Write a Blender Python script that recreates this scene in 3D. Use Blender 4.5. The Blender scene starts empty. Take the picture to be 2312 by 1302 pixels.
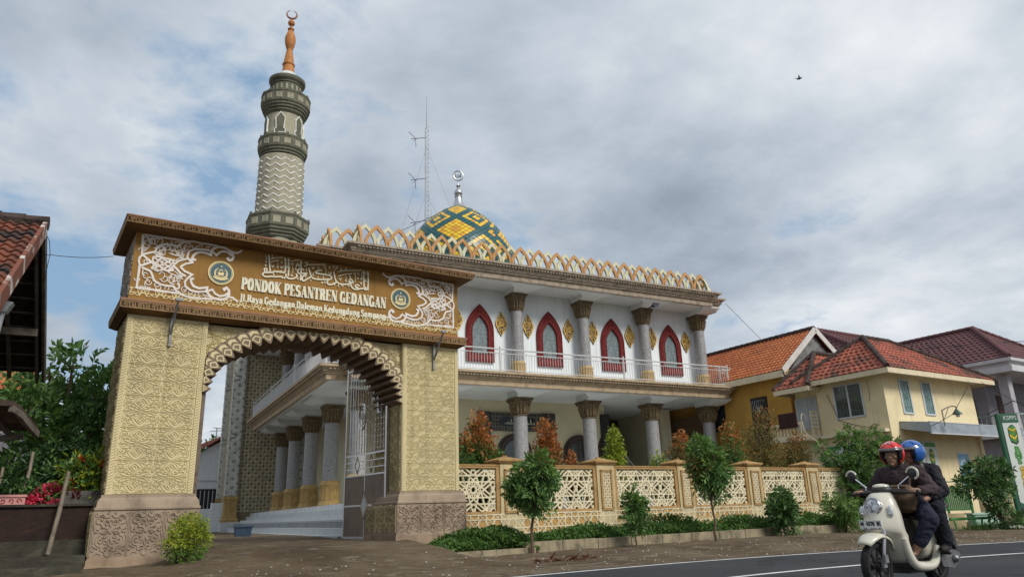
import bpy, math, random
from mathutils import Matrix, Vector
PI = math.pi
sin, cos = math.sin, math.cos
R = math.radians
scene = bpy.context.scene
COL = scene.collection

# ------------------------------------------------------------------ helpers
class MB:
    """collects shapes, then links them as ONE mesh object"""
    def __init__(s):
        s.v, s.f, s.m, s.mat, s.X = [], [], [], 0, None
    def add(s, vs, fs):
        b = len(s.v)
        if s.X is not None:
            vs = [tuple(s.X @ Vector(p)) for p in vs]
        s.v.extend(vs)
        for f in fs:
            s.f.append(tuple(i + b for i in f)); s.m.append(s.mat)
        return s
    def box(s, x0, x1, y0, y1, z0, z1):
        v = [(x, y, z) for z in (z0, z1) for y in (y0, y1) for x in (x0, x1)]
        return s.add(v, [(0, 2, 3, 1), (4, 5, 7, 6), (0, 1, 5, 4), (2, 6, 7, 3), (0, 4, 6, 2), (1, 3, 7, 5)])
    def cbox(s, x, y, z, sx, sy, sz):
        return s.box(x - sx/2, x + sx/2, y - sy/2, y + sy/2, z - sz/2, z + sz/2)
    def bar(s, a, b, w, h=None):
        """box beam from a to b, w wide, h high"""
        h = h or w
        a, b = Vector(a), Vector(b); d = (b - a).normalized()
        up = Vector((0, 0, 1)) if abs(d.z) < .95 else Vector((0, 1, 0))
        r = d.cross(up).normalized() * w / 2; u = r.cross(d).normalized() * h / 2
        v = []
        for p in (a, b):
            v += [tuple(p - r - u), tuple(p + r - u), tuple(p + r + u), tuple(p - r + u)]
        return s.add(v, [(3, 2, 1, 0), (4, 5, 6, 7), (0, 1, 5, 4), (1, 2, 6, 5), (2, 3, 7, 6), (3, 0, 4, 7)])
    def prism(s, poly, a, b, ax='y'):
        """polygon (2 coords) extruded from a to b along ax"""
        n = len(poly)
        P = {'y': lambda p, t: (p[0], t, p[1]), 'z': lambda p, t: (p[0], p[1], t), 'x': lambda p, t: (t, p[0], p[1])}[ax]
        v = [P(p, a) for p in poly] + [P(p, b) for p in poly]
        f = [tuple(range(n)), tuple(range(2*n - 1, n - 1, -1))]
        f += [(i, n + i, n + (i + 1) % n, (i + 1) % n) for i in range(n)]
        return s.add(v, f)
    def lathe(s, prof, n=24, c=(0, 0, 0), cap=True, a0=0.0, sq=None):
        v, f = [], []
        for r, z in prof:
            for k in range(n):
                a = a0 + 2*PI*k/n
                v.append((c[0] + r*cos(a), c[1] + r*sin(a), c[2] + z))
        for j in range(len(prof) - 1):
            for k in range(n):
                k2 = (k + 1) % n
                f.append((j*n + k, j*n + k2, (j+1)*n + k2, (j+1)*n + k))
        if cap:
            f.append(tuple(range(n - 1, -1, -1))); f.append(tuple((len(prof)-1)*n + k for k in range(n)))
        return s.add(v, f)
    def tube(s, pts, r, n=6, closed=False, cap=True):
        pts = [Vector(p) for p in pts]; N = len(pts)
        rs = r if isinstance(r, (list, tuple)) else [r]*N
        v, f, prev = [], [], None
        for i, p in enumerate(pts):
            if closed: d = pts[(i+1) % N] - pts[i-1]
            else: d = pts[min(i+1, N-1)] - pts[max(i-1, 0)]
            d = d.normalized() if d.length > 1e-9 else Vector((0, 0, 1))
            if prev is None:
                ref = Vector((0, 0, 1)) if abs(d.z) < .9 else Vector((1, 0, 0))
                u = d.cross(ref).normalized()
            else:
                u = (prev - d*prev.dot(d))
                u = u.normalized() if u.length > 1e-6 else d.orthogonal().normalized()
            prev = u; w = d.cross(u)
            for k in range(n):
                a = 2*PI*k/n
                v.append(tuple(p + (u*cos(a) + w*sin(a))*rs[i]))
        for i in range(N if closed else N-1):
            j = (i+1) % N
            for k in range(n):
                k2 = (k+1) % n
                f.append((i*n+k, i*n+k2, j*n+k2, j*n+k))
        if cap and not closed:
            f.append(tuple(range(n-1, -1, -1))); f.append(tuple((N-1)*n+k for k in range(n)))
        return s.add(v, f)
    def ribbon(s, pts, w, y=0.0, h=.01, closed=False, mode='f', pen=None):
        """a band along a path in the xz plane, standing h proud of y towards -y.
        mode f: flat top, r: ridge. pen=(wv, wh): width by stroke direction"""
        n = len(pts)
        if n < 2: return s
        L = []
        for i in range(n):
            if closed: a, b, c = pts[i-1], pts[i], pts[(i+1) % n]
            else: a, b, c = pts[max(i-1, 0)], pts[i], pts[min(i+1, n-1)]
            d1 = (b[0]-a[0], b[1]-a[1]); d2 = (c[0]-b[0], c[1]-b[1])
            l1 = math.hypot(*d1); l2 = math.hypot(*d2)
            if l1 < 1e-9: d1, l1 = d2, l2
            if l2 < 1e-9: d2, l2 = d1, l1
            if l1 < 1e-9: d1, d2, l1, l2 = (1, 0), (1, 0), 1, 1
            n1 = (-d1[1]/l1, d1[0]/l1); n2 = (-d2[1]/l2, d2[0]/l2)
            m = (n1[0]+n2[0], n1[1]+n2[1]); ml = math.hypot(*m)
            m = (m[0]/ml, m[1]/ml) if ml > .3 else n1
            k = 1/max(.5, m[0]*n1[0] + m[1]*n1[1])
            ww = w[i] if isinstance(w, (list, tuple)) else w
            if pen:
                t = (-m[1]*-1, m[0])
                dx, dz = m[1], -m[0]
                ww = pen[0]*abs(dz) + pen[1]*abs(dx); k = min(k, 1.15)
            L.append((b, m, ww*k/2))
        v, f = [], []
        for b, m, q in L:
            l = (b[0]+m[0]*q, b[1]+m[1]*q); r = (b[0]-m[0]*q, b[1]-m[1]*q)
            if mode == 'f':
                v += [(l[0], y, l[1]), (l[0], y-h, l[1]), (r[0], y-h, r[1]), (r[0], y, r[1])]
            elif mode == 'b':
                t = .5
                v += [(l[0], y, l[1]), (b[0]+m[0]*q*t, y-h, b[1]+m[1]*q*t), (b[0]-m[0]*q*t, y-h, b[1]-m[1]*q*t), (r[0], y, r[1])]
            else:
                v += [(l[0], y, l[1]), (b[0], y-h, b[1]), (r[0], y, r[1])]
        e = 3 if mode == 'r' else 4
        for i in range(n if closed else n-1):
            j = (i+1) % n
            for k in range(e-1):
                f.append((i*e+k, j*e+k, j*e+k+1, i*e+k+1))
        if not closed:
            f.append(tuple(range(e-1, -1, -1))); f.append(tuple((n-1)*e+k for k in range(e)))
        return s.add(v, f)
    def ball(s, c, r, n=12, m=8, sc=(1, 1, 1)):
        v = [(c[0], c[1], c[2]-r*sc[2])]; f = []
        for j in range(1, m):
            t = -PI/2 + PI*j/m
            for k in range(n):
                a = 2*PI*k/n
                v.append((c[0]+r*sc[0]*cos(t)*cos(a), c[1]+r*sc[1]*cos(t)*sin(a), c[2]+r*sc[2]*sin(t)))
        v.append((c[0], c[1], c[2]+r*sc[2]))
        for k in range(n):
            k2 = (k+1) % n
            f.append((0, 1+k2, 1+k))
            for j in range(m-2):
                f.append((1+j*n+k, 1+j*n+k2, 1+(j+1)*n+k2, 1+(j+1)*n+k))
            f.append((1+(m-2)*n+k, 1+(m-2)*n+k2, len(v)-1))
        return s.add(v, f)
    def sweep(s, path, prof, closed=False):
        """profile (outward offset, z) swept along a plan path; outward = right of travel"""
        n = len(path); L = []
        for i in range(n):
            if closed: a, b, c = path[i-1], path[i], path[(i+1) % n]
            else: a, b, c = path[max(i-1, 0)], path[i], path[min(i+1, n-1)]
            d1 = Vector((b[0]-a[0], b[1]-a[1])); d2 = Vector((c[0]-b[0], c[1]-b[1]))
            if d1.length < 1e-9: d1 = d2
            if d2.length < 1e-9: d2 = d1
            d1.normalize(); d2.normalize()
            n1 = Vector((d1.y, -d1.x)); n2 = Vector((d2.y, -d2.x))
            m = (n1+n2).normalized(); m = m / max(.35, m.dot(n1))
            L.append((Vector(b[:2]), m))
        v, f, k = [], [], len(prof)
        for b, m in L:
            for o, z in prof:
                p = b + m*o; v.append((p.x, p.y, z))
        for i in range(n if closed else n-1):
            j = (i+1) % n
            for q in range(k-1):
                f.append((i*k+q, j*k+q, j*k+q+1, i*k+q+1))
        return s.add(v, f)
    def caps(s, a, b, ra, rb, n=12):
        """tapered capsule"""
        a, b = Vector(a), Vector(b); d = b - a; l = d.length
        if l < 1e-6: return s.ball(a, ra, n)
        d.normalize(); pts, rs = [], []
        for t in (-.97, -.7, -.35): pts.append(a + d*ra*t); rs.append(ra*math.sqrt(1-t*t))
        pts.append(a); rs.append(ra); pts.append(b); rs.append(rb)
        for t in (.35, .7, .97): pts.append(b + d*rb*t); rs.append(rb*math.sqrt(1-t*t))
        return s.tube(pts, rs, n)
    def build(s, name, mats, parent=None, smooth=False, angle=40):
        me = bpy.data.meshes.new(name)
        me.from_pydata([tuple(p) for p in s.v], [], s.f)
        mats = mats if isinstance(mats, (list, tuple)) else [mats]
        for m in mats: me.materials.append(m)
        if len(mats) > 1: me.polygons.foreach_set('material_index', s.m)
        if smooth:
            me.polygons.foreach_set('use_smooth', [True]*len(me.polygons))
            me.update()
            try: me.set_sharp_from_angle(angle=R(angle))
            except Exception: pass
        me.update()
        o = bpy.data.objects.new(name, me); COL.objects.link(o)
        if parent is not None: o.parent = parent
        return o

def tag(o, label=None, cat=None, group=None, kind=None):
    if label: o['label'] = label
    if cat: o['category'] = cat
    if group: o['group'] = group
    if kind: o['kind'] = kind
    return o
def thing(name, label, cat, loc=(0, 0, 0), rz=0.0, group=None):
    o = bpy.data.objects.new(name, None); COL.objects.link(o)
    o.location = loc; o.rotation_euler = (0, 0, rz); o.empty_display_size = .2
    return tag(o, label, cat, group)
def copy_tree(o, parent=None):
    c = o.copy(); COL.objects.link(c)
    if parent is not None: c.parent = parent
    for ch in list(o.children): copy_tree(ch, c)
    return c
def inst(src, name, parent, M):
    """a copy of a part that shares its mesh"""
    o = src.copy(); COL.objects.link(o); o.name = name; o.parent = parent; o.matrix_local = M
    return o
def T(x, y, z): return Matrix.Translation((x, y, z))
def RZ(a): return Matrix.Rotation(a, 4, 'Z')
def arc(cx, cz, r, a0, a1, n=10, rz=None):
    rz = rz or r
    return [(cx + r*cos(R(a0+(a1-a0)*i/n)), cz + rz*sin(R(a0+(a1-a0)*i/n))) for i in range(n+1)]
def spline(pts, n=6):
    """Catmull-Rom through 2D points"""
    if len(pts) < 3: return pts
    o = []
    P = [pts[0]] + list(pts) + [pts[-1]]
    for i in range(1, len(P)-2):
        p0, p1, p2, p3 = P[i-1], P[i], P[i+1], P[i+2]
        for k in range(n):
            t = k/n; t2, t3 = t*t, t*t*t
            o.append(tuple(.5*((2*p1[j]) + (-p0[j]+p2[j])*t + (2*p0[j]-5*p1[j]+4*p2[j]-p3[j])*t2 + (-p0[j]+3*p1[j]-3*p2[j]+p3[j])*t3) for j in range(len(p1))))
    o.append(tuple(pts[-1]))
    return o
def clip(a, b, x0, x1, z0, z1):
    t0, t1 = 0.0, 1.0; dx, dz = b[0]-a[0], b[1]-a[1]
    for p, q in ((-dx, a[0]-x0), (dx, x1-a[0]), (-dz, a[1]-z0), (dz, z1-a[1])):
        if abs(p) < 1e-12:
            if q < 0: return None
        else:
            r = q/p
            if p < 0:
                if r > t1: return None
                t0 = max(t0, r)
            else:
                if r < t0: return None
                t1 = min(t1, r)
    if t1-t0 < 1e-4: return None
    return (a[0]+dx*t0, a[1]+dz*t0), (a[0]+dx*t1, a[1]+dz*t1)
def star_lattice(mb, x0, x1, z0, z1, px, pz, rad, w, y, h, n=12, skip=5, mode='f', org=None, both=True):
    """interlaced star rosettes: chords of {n/skip} stars at cell centres and corners, clipped to the panel"""
    ox, oz = org or ((x0+x1)/2, (z0+z1)/2)
    i0, i1 = int((x0-ox)/px)-2, int((x1-ox)/px)+2
    j0, j1 = int((z0-oz)/pz)-2, int((z1-oz)/pz)+2
    e = 0
    for i in range(i0, i1+1):
        for j in range(j0, j1+1):
            for hx, hz in (((0, 0), (.5, .5)) if both else ((0, 0),)):
                cx, cz = ox+(i+hx)*px, oz+(j+hz)*pz
                if cx < x0-rad or cx > x1+rad or cz < z0-rad or cz > z1+rad: continue
                for k in range(n):
                    a, b = 2*PI*(k+.5)/n, 2*PI*(k+.5+skip)/n
                    s = clip((cx+rad*cos(a), cz+rad*sin(a)), (cx+rad*cos(b), cz+rad*sin(b)), x0, x1, z0, z1)
                    if s: e += 1; mb.ribbon(list(s), w, y, h + (e % 7)*.0004, mode=mode)
    return mb

# ------------------------------------------------------------------ materials
MATS = {}
def nmat(name):
    m = bpy.data.materials.new(name); m.use_nodes = True
    nt = m.node_tree; b = nt.nodes['Principled BSDF']
    return m, nt, b
def node(nt, t, **k):
    n = nt.nodes.new(t)
    for a, v in k.items():
        if a.startswith('i_'): n.inputs[a[2:].replace('_', ' ')].default_value = v
        else: setattr(n, a, v)
    return n
def c4(c): return (c[0], c[1], c[2], 1.0)
def ramp(nt, src, stops):
    r = nt.nodes.new('ShaderNodeValToRGB'); el = r.color_ramp.elements
    while len(el) < len(stops): el.new(.5)
    for e, (p, c) in zip(el, stops): e.position = p; e.color = c4(c) if len(c) == 3 else c
    nt.links.new(src, r.inputs[0]); return r.outputs[0]
def mix(nt, fac, a, b, mode='MIX'):
    m = nt.nodes.new('ShaderNodeMix'); m.data_type = 'RGBA'; m.blend_type = mode
    if isinstance(fac, (int, float)): m.inputs[0].default_value = fac
    else: nt.links.new(fac, m.inputs[0])
    for i, x in ((6, a), (7, b)):
        if isinstance(x, tuple): m.inputs[i].default_value = c4(x)
        else: nt.links.new(x, m.inputs[i])
    return m.outputs[2]
def noise(nt, scale, detail=4, rough=.55, vec=None, stretch=None, dist=0):
    tc = nt.nodes.new('ShaderNodeTexCoord'); src = tc.outputs['Object']
    if stretch:
        mp = nt.nodes.new('ShaderNodeMapping'); mp.inputs['Scale'].default_value = stretch
        nt.links.new(src, mp.inputs[0]); src = mp.outputs[0]
    n = node(nt, 'ShaderNodeTexNoise', i_Scale=scale, i_Detail=detail, i_Roughness=rough, i_Distortion=dist)
    nt.links.new(vec or src, n.inputs['Vector'])
    return n.outputs['Fac']
def bump(nt, b, src, strength, dist=.02):
    n = node(nt, 'ShaderNodeBump', i_Strength=strength, i_Distance=dist)
    nt.links.new(src, n.inputs['Height']); nt.links.new(n.outputs[0], b.inputs['Normal'])
def mat(name, col, rough=.7, var=.12, sc=3.0, stain=None, streak=0.0, bmp=.15, bsc=60, metal=0.0, coat=0.0, col2=None, spec=None):
    """painted or plastered surface: two-scale colour variation, optional dark streaks and fine bump"""
    if name in MATS: return MATS[name]
    m, nt, b = nmat(name)
    lo = col2 or tuple(max(0, x*(1-var*1.6)) for x in col); hi = tuple(min(1, x*(1+var*.7)) for x in col)
    f = noise(nt, sc, 6, .6)
    c = ramp(nt, f, [(.32, lo), (.52, col), (.72, hi)])
    if streak:
        g = noise(nt, 1.0, 5, .6, stretch=(5.5, 5.5, .45), dist=.4)
        g = ramp(nt, g, [(.54, (0, 0, 0)), (.74, (1, 1, 1))])
        k = nt.nodes.new('ShaderNodeMath'); k.operation = 'MULTIPLY'; k.inputs[1].default_value = streak
        nt.links.new(g, k.inputs[0])
        c = mix(nt, k.outputs[0], c, stain or tuple(x*.3 for x in col))
    nt.links.new(c, b.inputs['Base Color'])
    b.inputs['Roughness'].default_value = rough; b.inputs['Metallic'].default_value = metal
    if coat: b.inputs['Coat Weight'].default_value = coat; b.inputs['Coat Roughness'].default_value = .08
    b.inputs['Specular IOR Level'].default_value = spec if spec is not None else (.22 if rough > .58 and not metal else .5)
    if bmp: bump(nt, b, noise(nt, bsc, 3, .6), bmp, .01)
    MATS[name] = m
    return m
def leafmat(name, cols, rough=.5, trans=.25):
    """leaves: each leaf its own tone, plus slow clumps of tone"""
    if name in MATS: return MATS[name]
    m, nt, b = nmat(name)
    g = nt.nodes.new('ShaderNodeNewGeometry')
    n = len(cols)
    c = ramp(nt, g.outputs['Random Per Island'], [(i/(n-1) if n > 1 else 0, cc) for i, cc in enumerate(cols)])
    f = noise(nt, 2.2, 2)
    c = mix(nt, ramp(nt, f, [(.35, (0, 0, 0)), (.65, (.55, .55, .55))]), c, cols[-1])
    nt.links.new(c, b.inputs['Base Color']); b.inputs['Roughness'].default_value = rough
    b.inputs['Specular IOR Level'].default_value = .35
    t = nt.nodes.new('ShaderNodeBsdfTranslucent'); nt.links.new(c, t.inputs[0])
    ms = nt.nodes.new('ShaderNodeMixShader'); ms.inputs[0].default_value = trans
    nt.links.new(b.outputs[0], ms.inputs[1]); nt.links.new(t.outputs[0], ms.inputs[2])
    nt.links.new(ms.outputs[0], nt.nodes['Material Output'].inputs[0])
    MATS[name] = m
    return m
def mottled(name, stops, sc=2.0, rough=.92):
    m, nt, b = nmat(name)
    f = mix(nt, .4, noise(nt, sc, 8, .72, dist=.8, stretch=(1, 1, 2.2)), noise(nt, sc*.35, 4, .6))
    nt.links.new(ramp(nt, f, stops), b.inputs['Base Color']); b.inputs['Roughness'].default_value = rough
    bump(nt, b, noise(nt, sc*9, 6, .7), .7, .03); return m
def glassmat(name, col, rough=.12):
    if name in MATS: return MATS[name]
    m, nt, b = nmat(name)
    f = noise(nt, 9, 3, .5)
    nt.links.new(ramp(nt, f, [(.35, tuple(x*.7 for x in col)), (.65, tuple(x*1.25 for x in col))]), b.inputs['Base Color'])
    b.inputs['Roughness'].default_value = rough; b.inputs['Specular IOR Level'].default_value = .8
    MATS[name] = m
    return m

cream   = mat('cream_relief', (.61, .52, .30), .75, .10, 1.2, stain=(.29, .215, .09), streak=.45, bmp=.08)
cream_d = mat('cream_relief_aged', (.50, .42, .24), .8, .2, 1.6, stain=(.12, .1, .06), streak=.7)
pinkish = mat('pinkish_pedestal', (.33, .255, .185), .8, .22, 2.0, stain=(.12, .09, .06), streak=.6)
plinthm = mat('pinkish_plinth', (.33, .24, .165), .8, .2, 2.5, stain=(.11, .08, .05), streak=.5)
ochre   = mat('ochre_sign', (.285, .147, .032), .62, .12, 1.1, stain=(.12, .06, .012), streak=.45)
ochre_b = mat('ochre_border', (.45, .25, .075), .65, .15, 3)
orna    = mat('pale_ornament', (.72, .66, .60), .6, .1, 5)
letterm = mat('cream_letters', (.70, .66, .50), .55, .08, 5)
starm   = mat('cream_star_band', (.74, .62, .33), .6, .1, 5)
keyd    = mat('dark_key_band', (.085, .055, .035), .8, .2, 4)
keyl    = mat('key_fret', (.34, .215, .105), .7, .2, 4)
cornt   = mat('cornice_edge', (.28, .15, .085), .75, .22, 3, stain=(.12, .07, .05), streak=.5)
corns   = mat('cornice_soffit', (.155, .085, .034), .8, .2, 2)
archtrim= mat('arch_trim', (.22, .16, .11), .75, .2, 3)
white   = mat('white_plaster', (.76, .80, .815), .7, .05, .7, stain=(.47, .47, .44), streak=.45)
soffit  = mat('soffit_plaster', (.74, .755, .745), .8, .06, .7)
fascia  = mat('grey_brown_fascia', (.36, .295, .225), .85, .25, 5, stain=(.12, .1, .08), streak=.5, bmp=.4, bsc=120)
fascia2 = mat('tan_fascia', (.44, .335, .22), .85, .22, 5, stain=(.16, .12, .08), streak=.4, bmp=.4, bsc=120)
bronze  = mat('bronze_capital', (.165, .12, .065), .6, .4, 14, bmp=.5, bsc=40)
cbase   = mat('ochre_column_base', (.45, .30, .115), .6, .2, 5, stain=(.15, .1, .05), streak=.4)
wallcream = mat('cream_wall', (.72, .66, .46), .8, .08, 1.0)
steel   = mat('stainless_steel', (.62, .61, .60), .28, .08, 8, metal=1.0, bmp=0)
steelp  = mat('grey_metal_paint', (.55, .55, .54), .4, .08, 8, bmp=0)
rust    = mat('aged_bronze_metal', (.15, .115, .085), .5, .3, 9, metal=.5, bmp=.2)
darkm   = mat('dark_wood', (.035, .022, .016), .45, .3, 8)
black   = mat('matt_black', (.018, .018, .02), .55, .2, 8)
rubber  = mat('tyre_rubber', (.022, .022, .023), .8, .2, 20)
gold    = mat('gold_leaf', (.72, .45, .10), .45, .2, 20, metal=.35)
redfr   = mat('red_carved_frame', (.19, .024, .022), .6, .3, 18, bmp=.8, bsc=45)
olive   = mat('olive_grey', (.36, .34, .25), .8, .12, 1.5, stain=(.14, .13, .1), streak=.4)
olived  = mat('dark_olive', (.135, .135, .10), .8, .2, 2, stain=(.05, .05, .04), streak=.4)
chev    = mat('pale_chevron', (.72, .72, .65), .7, .1, 4)
orangep = mat('orange_spire', (.48, .20, .065), .6, .2, 3, stain=(.2, .09, .04), streak=.5)
archo   = mat('orange_arch', (.50, .275, .115), .7, .2, 4, stain=(.2, .11, .05), streak=.4)
archc   = mat('cream_arch', (.62, .60, .42), .7, .15, 4, stain=(.28, .26, .18), streak=.4)
dgreen  = mat('dome_teal', (.02, .105, .115), .35, .25, 6, bmp=.05)
dyel    = mat('dome_yellow', (.78, .50, .03), .35, .15, 6, bmp=.05)
dora    = mat('dome_orange', (.68, .33, .04), .35, .2, 6, bmp=.05)
concrete= mat('stained_concrete', (.34, .31, .26), .9, .3, 2.5, stain=(.06, .055, .045), streak=.8, bmp=.5)
glassg  = glassmat('frosted_glass', (.135, .17, .175), .3)
glassd  = glassmat('dark_glass', (.03, .045, .045), .08)
marble  = mat('pale_marble', (.62, .65, .64), .35, .18, 2.2, bmp=.05)
bark    = mat('bark', (.13, .09, .06), .9, .3, 12, bmp=.6, bsc=30)

def granite():
    m, nt, b = nmat('grey_granite')
    v = node(nt, 'ShaderNodeTexVoronoi', i_Scale=34.0)
    tc = nt.nodes.new('ShaderNodeTexCoord'); nt.links.new(tc.outputs['Object'], v.inputs['Vector'])
    c = ramp(nt, v.outputs['Color'], [(.15, (.10, .098, .098)), (.5, (.30, .294, .292)), (.85, (.50, .495, .49))])
    c = mix(nt, noise(nt, 1.5, 3), c, (.27, .265, .262))
    nt.links.new(c, b.inputs['Base Color']); b.inputs['Roughness'].default_value = .4
    return m
granitem = granite()
ARAB = [([(-2519,6269),(-2506,6178),(-2498,6046),(-2500,5822)],1),([(-2519,6269),(-2483,6195)],0.6),([(-2631,6275),(-2611,6161),(-2599,6005),(-2593,5900),(-2541,5862),(-2551,5821),(-2597,5847),(-2673,5833),(-2765,5807),(-2843,5809),(-2891,5856),(-2919,5924)],1),([(-2631,6275),(-2592,6211)],0.6),([(-2695,5898),(-2755,5913),(-2804,5882),(-2780,5857),(-2733,5853),(-2798,5808)],0.9),([(-2919,5924),(-2861,5939),(-2862,5978),(-2917,6035),(-2944,5992),(-2901,5953),(-2848,5928)],0.8),([(-2919,5924),(-2958,5961),(-2928,5994)],0.8),([(-2926,5916),(-3028,5885),(-3157,5875),(-3228,5910),(-3269,5968),(-3308,6130)],1),([(-3228,5910),(-3309,5853),(-3402,5822),(-3451,5864),(-3432,5924)],1),([(-3432,5918),(-3358,5967),(-3373,6023),(-3443,6038),(-3582,6036),(-3719,6046),(-3660,6107),(-3573,6127)],1),([(-3358,5961),(-3489,5928),(-3638,5906),(-3749,5908),(-3807,5949),(-3842,6033),(-3871,6133)],1),([(-3806,5943),(-3883,5887),(-3971,5821),(-4005,5856),(-3992,5921),(-3914,6002),(-4034,5977)],1),([(-4058,6271),(-4036,6065),(-4037,5823)],1),([(-4058,6271),(-4016,6208)],0.6),([(-3975,6060),(-4041,6102),(-4096,6056),(-4108,6003),(-4070,5972),(-4009,5975)],0.9),([(-4147,5953),(-4115,5920),(-4165,5856),(-4265,5826),(-4338,5855),(-4362,5925)],1),([(-4325,6277),(-4302,6085),(-4304,5882)],1),([(-4325,6277),(-4289,6226)],0.6),([(-4399,6280),(-4376,6136),(-4378,5973),(-4425,5934),(-4457,5966),(-4478,5932),(-4521,5956),(-4542,5928),(-4584,5946),(-4651,5902),(-4684,5930),(-4709,6081),(-4735,6278)],1),([(-4399,6280),(-4362,6220)],0.6),([(-4684,5927),(-4734,5885),(-4790,5907),(-4810,5951),(-4783,5980),(-4757,5959),(-4763,5911),(-4821,5863),(-4833,5824),(-4774,5793),(-4651,5816),(-4570,5821),(-4441,5848)],1),([(-4804,5870),(-4691,5888)],0.6),([(-4699,6188),(-4597,6239),(-4440,6276)],0.7),([(-4695,6126),(-4604,6173),(-4521,6192)],0.7),([(-4264,6215),(-4194,6248),(-4084,6278)],0.7),([(-3977,6157),(-3887,6206),(-3498,6273)],0.7),([(-3212,6143),(-3117,6189),(-2671,6272)],0.7),([(-3208,6047),(-3088,6100),(-2888,6158)],0.7),([(-3309,6156),(-3248,6231),(-3221,6259),(-3243,6278),(-3259,6253),(-3223,6238)],0.5),([(-4671,6065),(-4650,6038),(-4638,6018),(-4630,6049),(-4611,6070)],0.5),([(-3809,6168),(-3788,6141),(-3775,6120),(-3766,6152),(-3745,6174)],0.5),([(-3350,6276),(-3328,6248),(-3314,6227),(-3306,6260),(-3283,6281)],0.5),([(-3192,6009),(-3170,5981),(-3156,5960),(-3147,5992),(-3125,6014)],0.5),([(-3970,5958),(-3949,5931),(-3936,5911),(-3927,5942),(-3907,5963)],0.5),([(-3320,5879),(-3299,5852),(-3285,5831),(-3276,5863),(-3254,5884)],0.5),([(-4266,6182),(-4245,6155),(-4232,6134),(-4224,6166),(-4204,6187)],0.5),([(-3551,6236),(-3529,6209),(-3516,6188),(-3507,6220),(-3485,6242)],0.5),([(-2854,6192),(-2832,6164),(-2818,6142),(-2809,6175),(-2785,6198)],0.5),([(-2702,5992),(-2680,5963),(-2666,5942),(-2656,5975),(-2633,5997)],0.5),([(-4656,6284),(-4668,6249),(-4657,6226),(-4641,6239)],0.5),([(-4457,6199),(-4469,6164),(-4458,6141),(-4442,6154)],0.5),([(-4339,6112),(-4351,6077),(-4340,6054),(-4324,6066)],0.5),([(-3656,6205),(-3669,6169),(-3658,6145),(-3641,6158)],0.5),([(-3406,6255),(-3420,6219),(-3409,6195),(-3391,6208)],0.5),([(-3144,6262),(-3158,6226),(-3146,6202),(-3129,6215)],0.5),([(-2561,6264),(-2576,6227),(-2564,6202),(-2546,6216)],0.5),([(-2555,6079),(-2570,6042),(-2559,6017),(-2541,6031)],0.5),([(-3917,6117),(-3930,6082),(-3919,6059),(-3902,6071)],0.5),([(-4147,6099),(-4159,6064),(-4148,6041),(-4132,6054)],0.5),([(-3765,6033),(-3778,5998),(-3767,5975),(-3751,5987)],0.5),([(-2930,6126),(-2945,6090),(-2933,6065),(-2916,6079)],0.5),([(-3497,5896),(-3511,5861),(-3500,5837),(-3483,5850)],0.5),([(-3186,5866),(-3200,5830),(-3189,5806),(-3171,5819)],0.5),([(-2733,6210),(-2748,6173),(-2736,6149),(-2718,6162)],0.5),([(-4608,5906),(-4620,5872),(-4609,5850),(-4594,5862)],0.5),([(-3651,5981),(-3664,5946),(-3653,5922),(-3637,5935)],0.5),([(-3534,6000),(-3547,5964),(-3536,5940),(-3519,5953)],0.5),([(-4554,6146),(-4534,6101),(-4543,6052)],0.45),([(-4802,6264),(-4781,6196),(-4787,6123)],0.45),([(-3042,6079),(-3020,6030),(-3029,5976)],0.45),([(-2674,6215),(-2654,6147),(-2665,6074)],0.45),([(-3503,6177),(-3484,6121),(-3495,6060)],0.45),([(-4228,6104),(-4210,6033),(-4220,5958)],0.45),([(-2815,6130),(-2799,6052),(-2815,5970)],0.45),([(-3831,5882),(-3811,5859),(-3819,5831)],0.45),([(-4482,6076),(-4470,6035),(-4454,6043),(-4454,6073),(-4447,6044),(-4428,6045),(-4421,6083)],0.5),([(-3959,6264),(-3947,6222),(-3930,6230),(-3930,6261),(-3923,6231),(-3903,6232),(-3896,6272)],0.5),([(-3423,6113),(-3411,6071),(-3393,6079),(-3392,6111),(-3386,6081),(-3366,6081),(-3357,6121)],0.5),([(-4135,6181),(-4118,6184),(-4101,6186)],1.3),([(-4159,6140),(-4142,6143),(-4125,6146)],1.3),([(-4106,6149),(-4089,6152),(-4073,6154)],1.3),([(-4248,5906),(-4232,5908),(-4215,5911)],1.3),([(-4803,6038),(-4787,6041),(-4771,6043)],1.3),([(-4441,5826),(-4425,5829),(-4408,5831)],1.3),([(-4394,5827),(-4378,5830),(-4361,5832)],1.3),([(-3577,5842),(-3560,5845),(-3543,5847)],1.3),([(-3060,6246),(-3043,6267),(-3024,6252),(-3041,6231),(-3060,6246)],0.4),([(-4559,6041),(-4543,6061),(-4526,6046),(-4541,6026),(-4559,6041)],0.4),([(-2765,6065),(-2747,6086),(-2728,6071),(-2746,6049),(-2765,6065)],0.4),([(-3122,5835),(-3105,5856),(-3086,5841),(-3103,5820),(-3122,5835)],0.4),([(-4802,6112),(-4787,6132),(-4770,6118),(-4785,6098),(-4802,6112)],0.4),([(-2683,6064),(-2665,6086),(-2646,6070),(-2664,6049),(-2683,6064)],0.4),([(-2974,5857),(-2957,5878),(-2938,5862),(-2955,5842),(-2974,5857)],0.4),([(-3043,5964),(-3026,5985),(-3007,5969),(-3024,5948),(-3043,5964)],0.4),([(-4116,5851),(-4100,5871),(-4083,5856),(-4098,5836),(-4116,5851)],0.4)]
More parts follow.
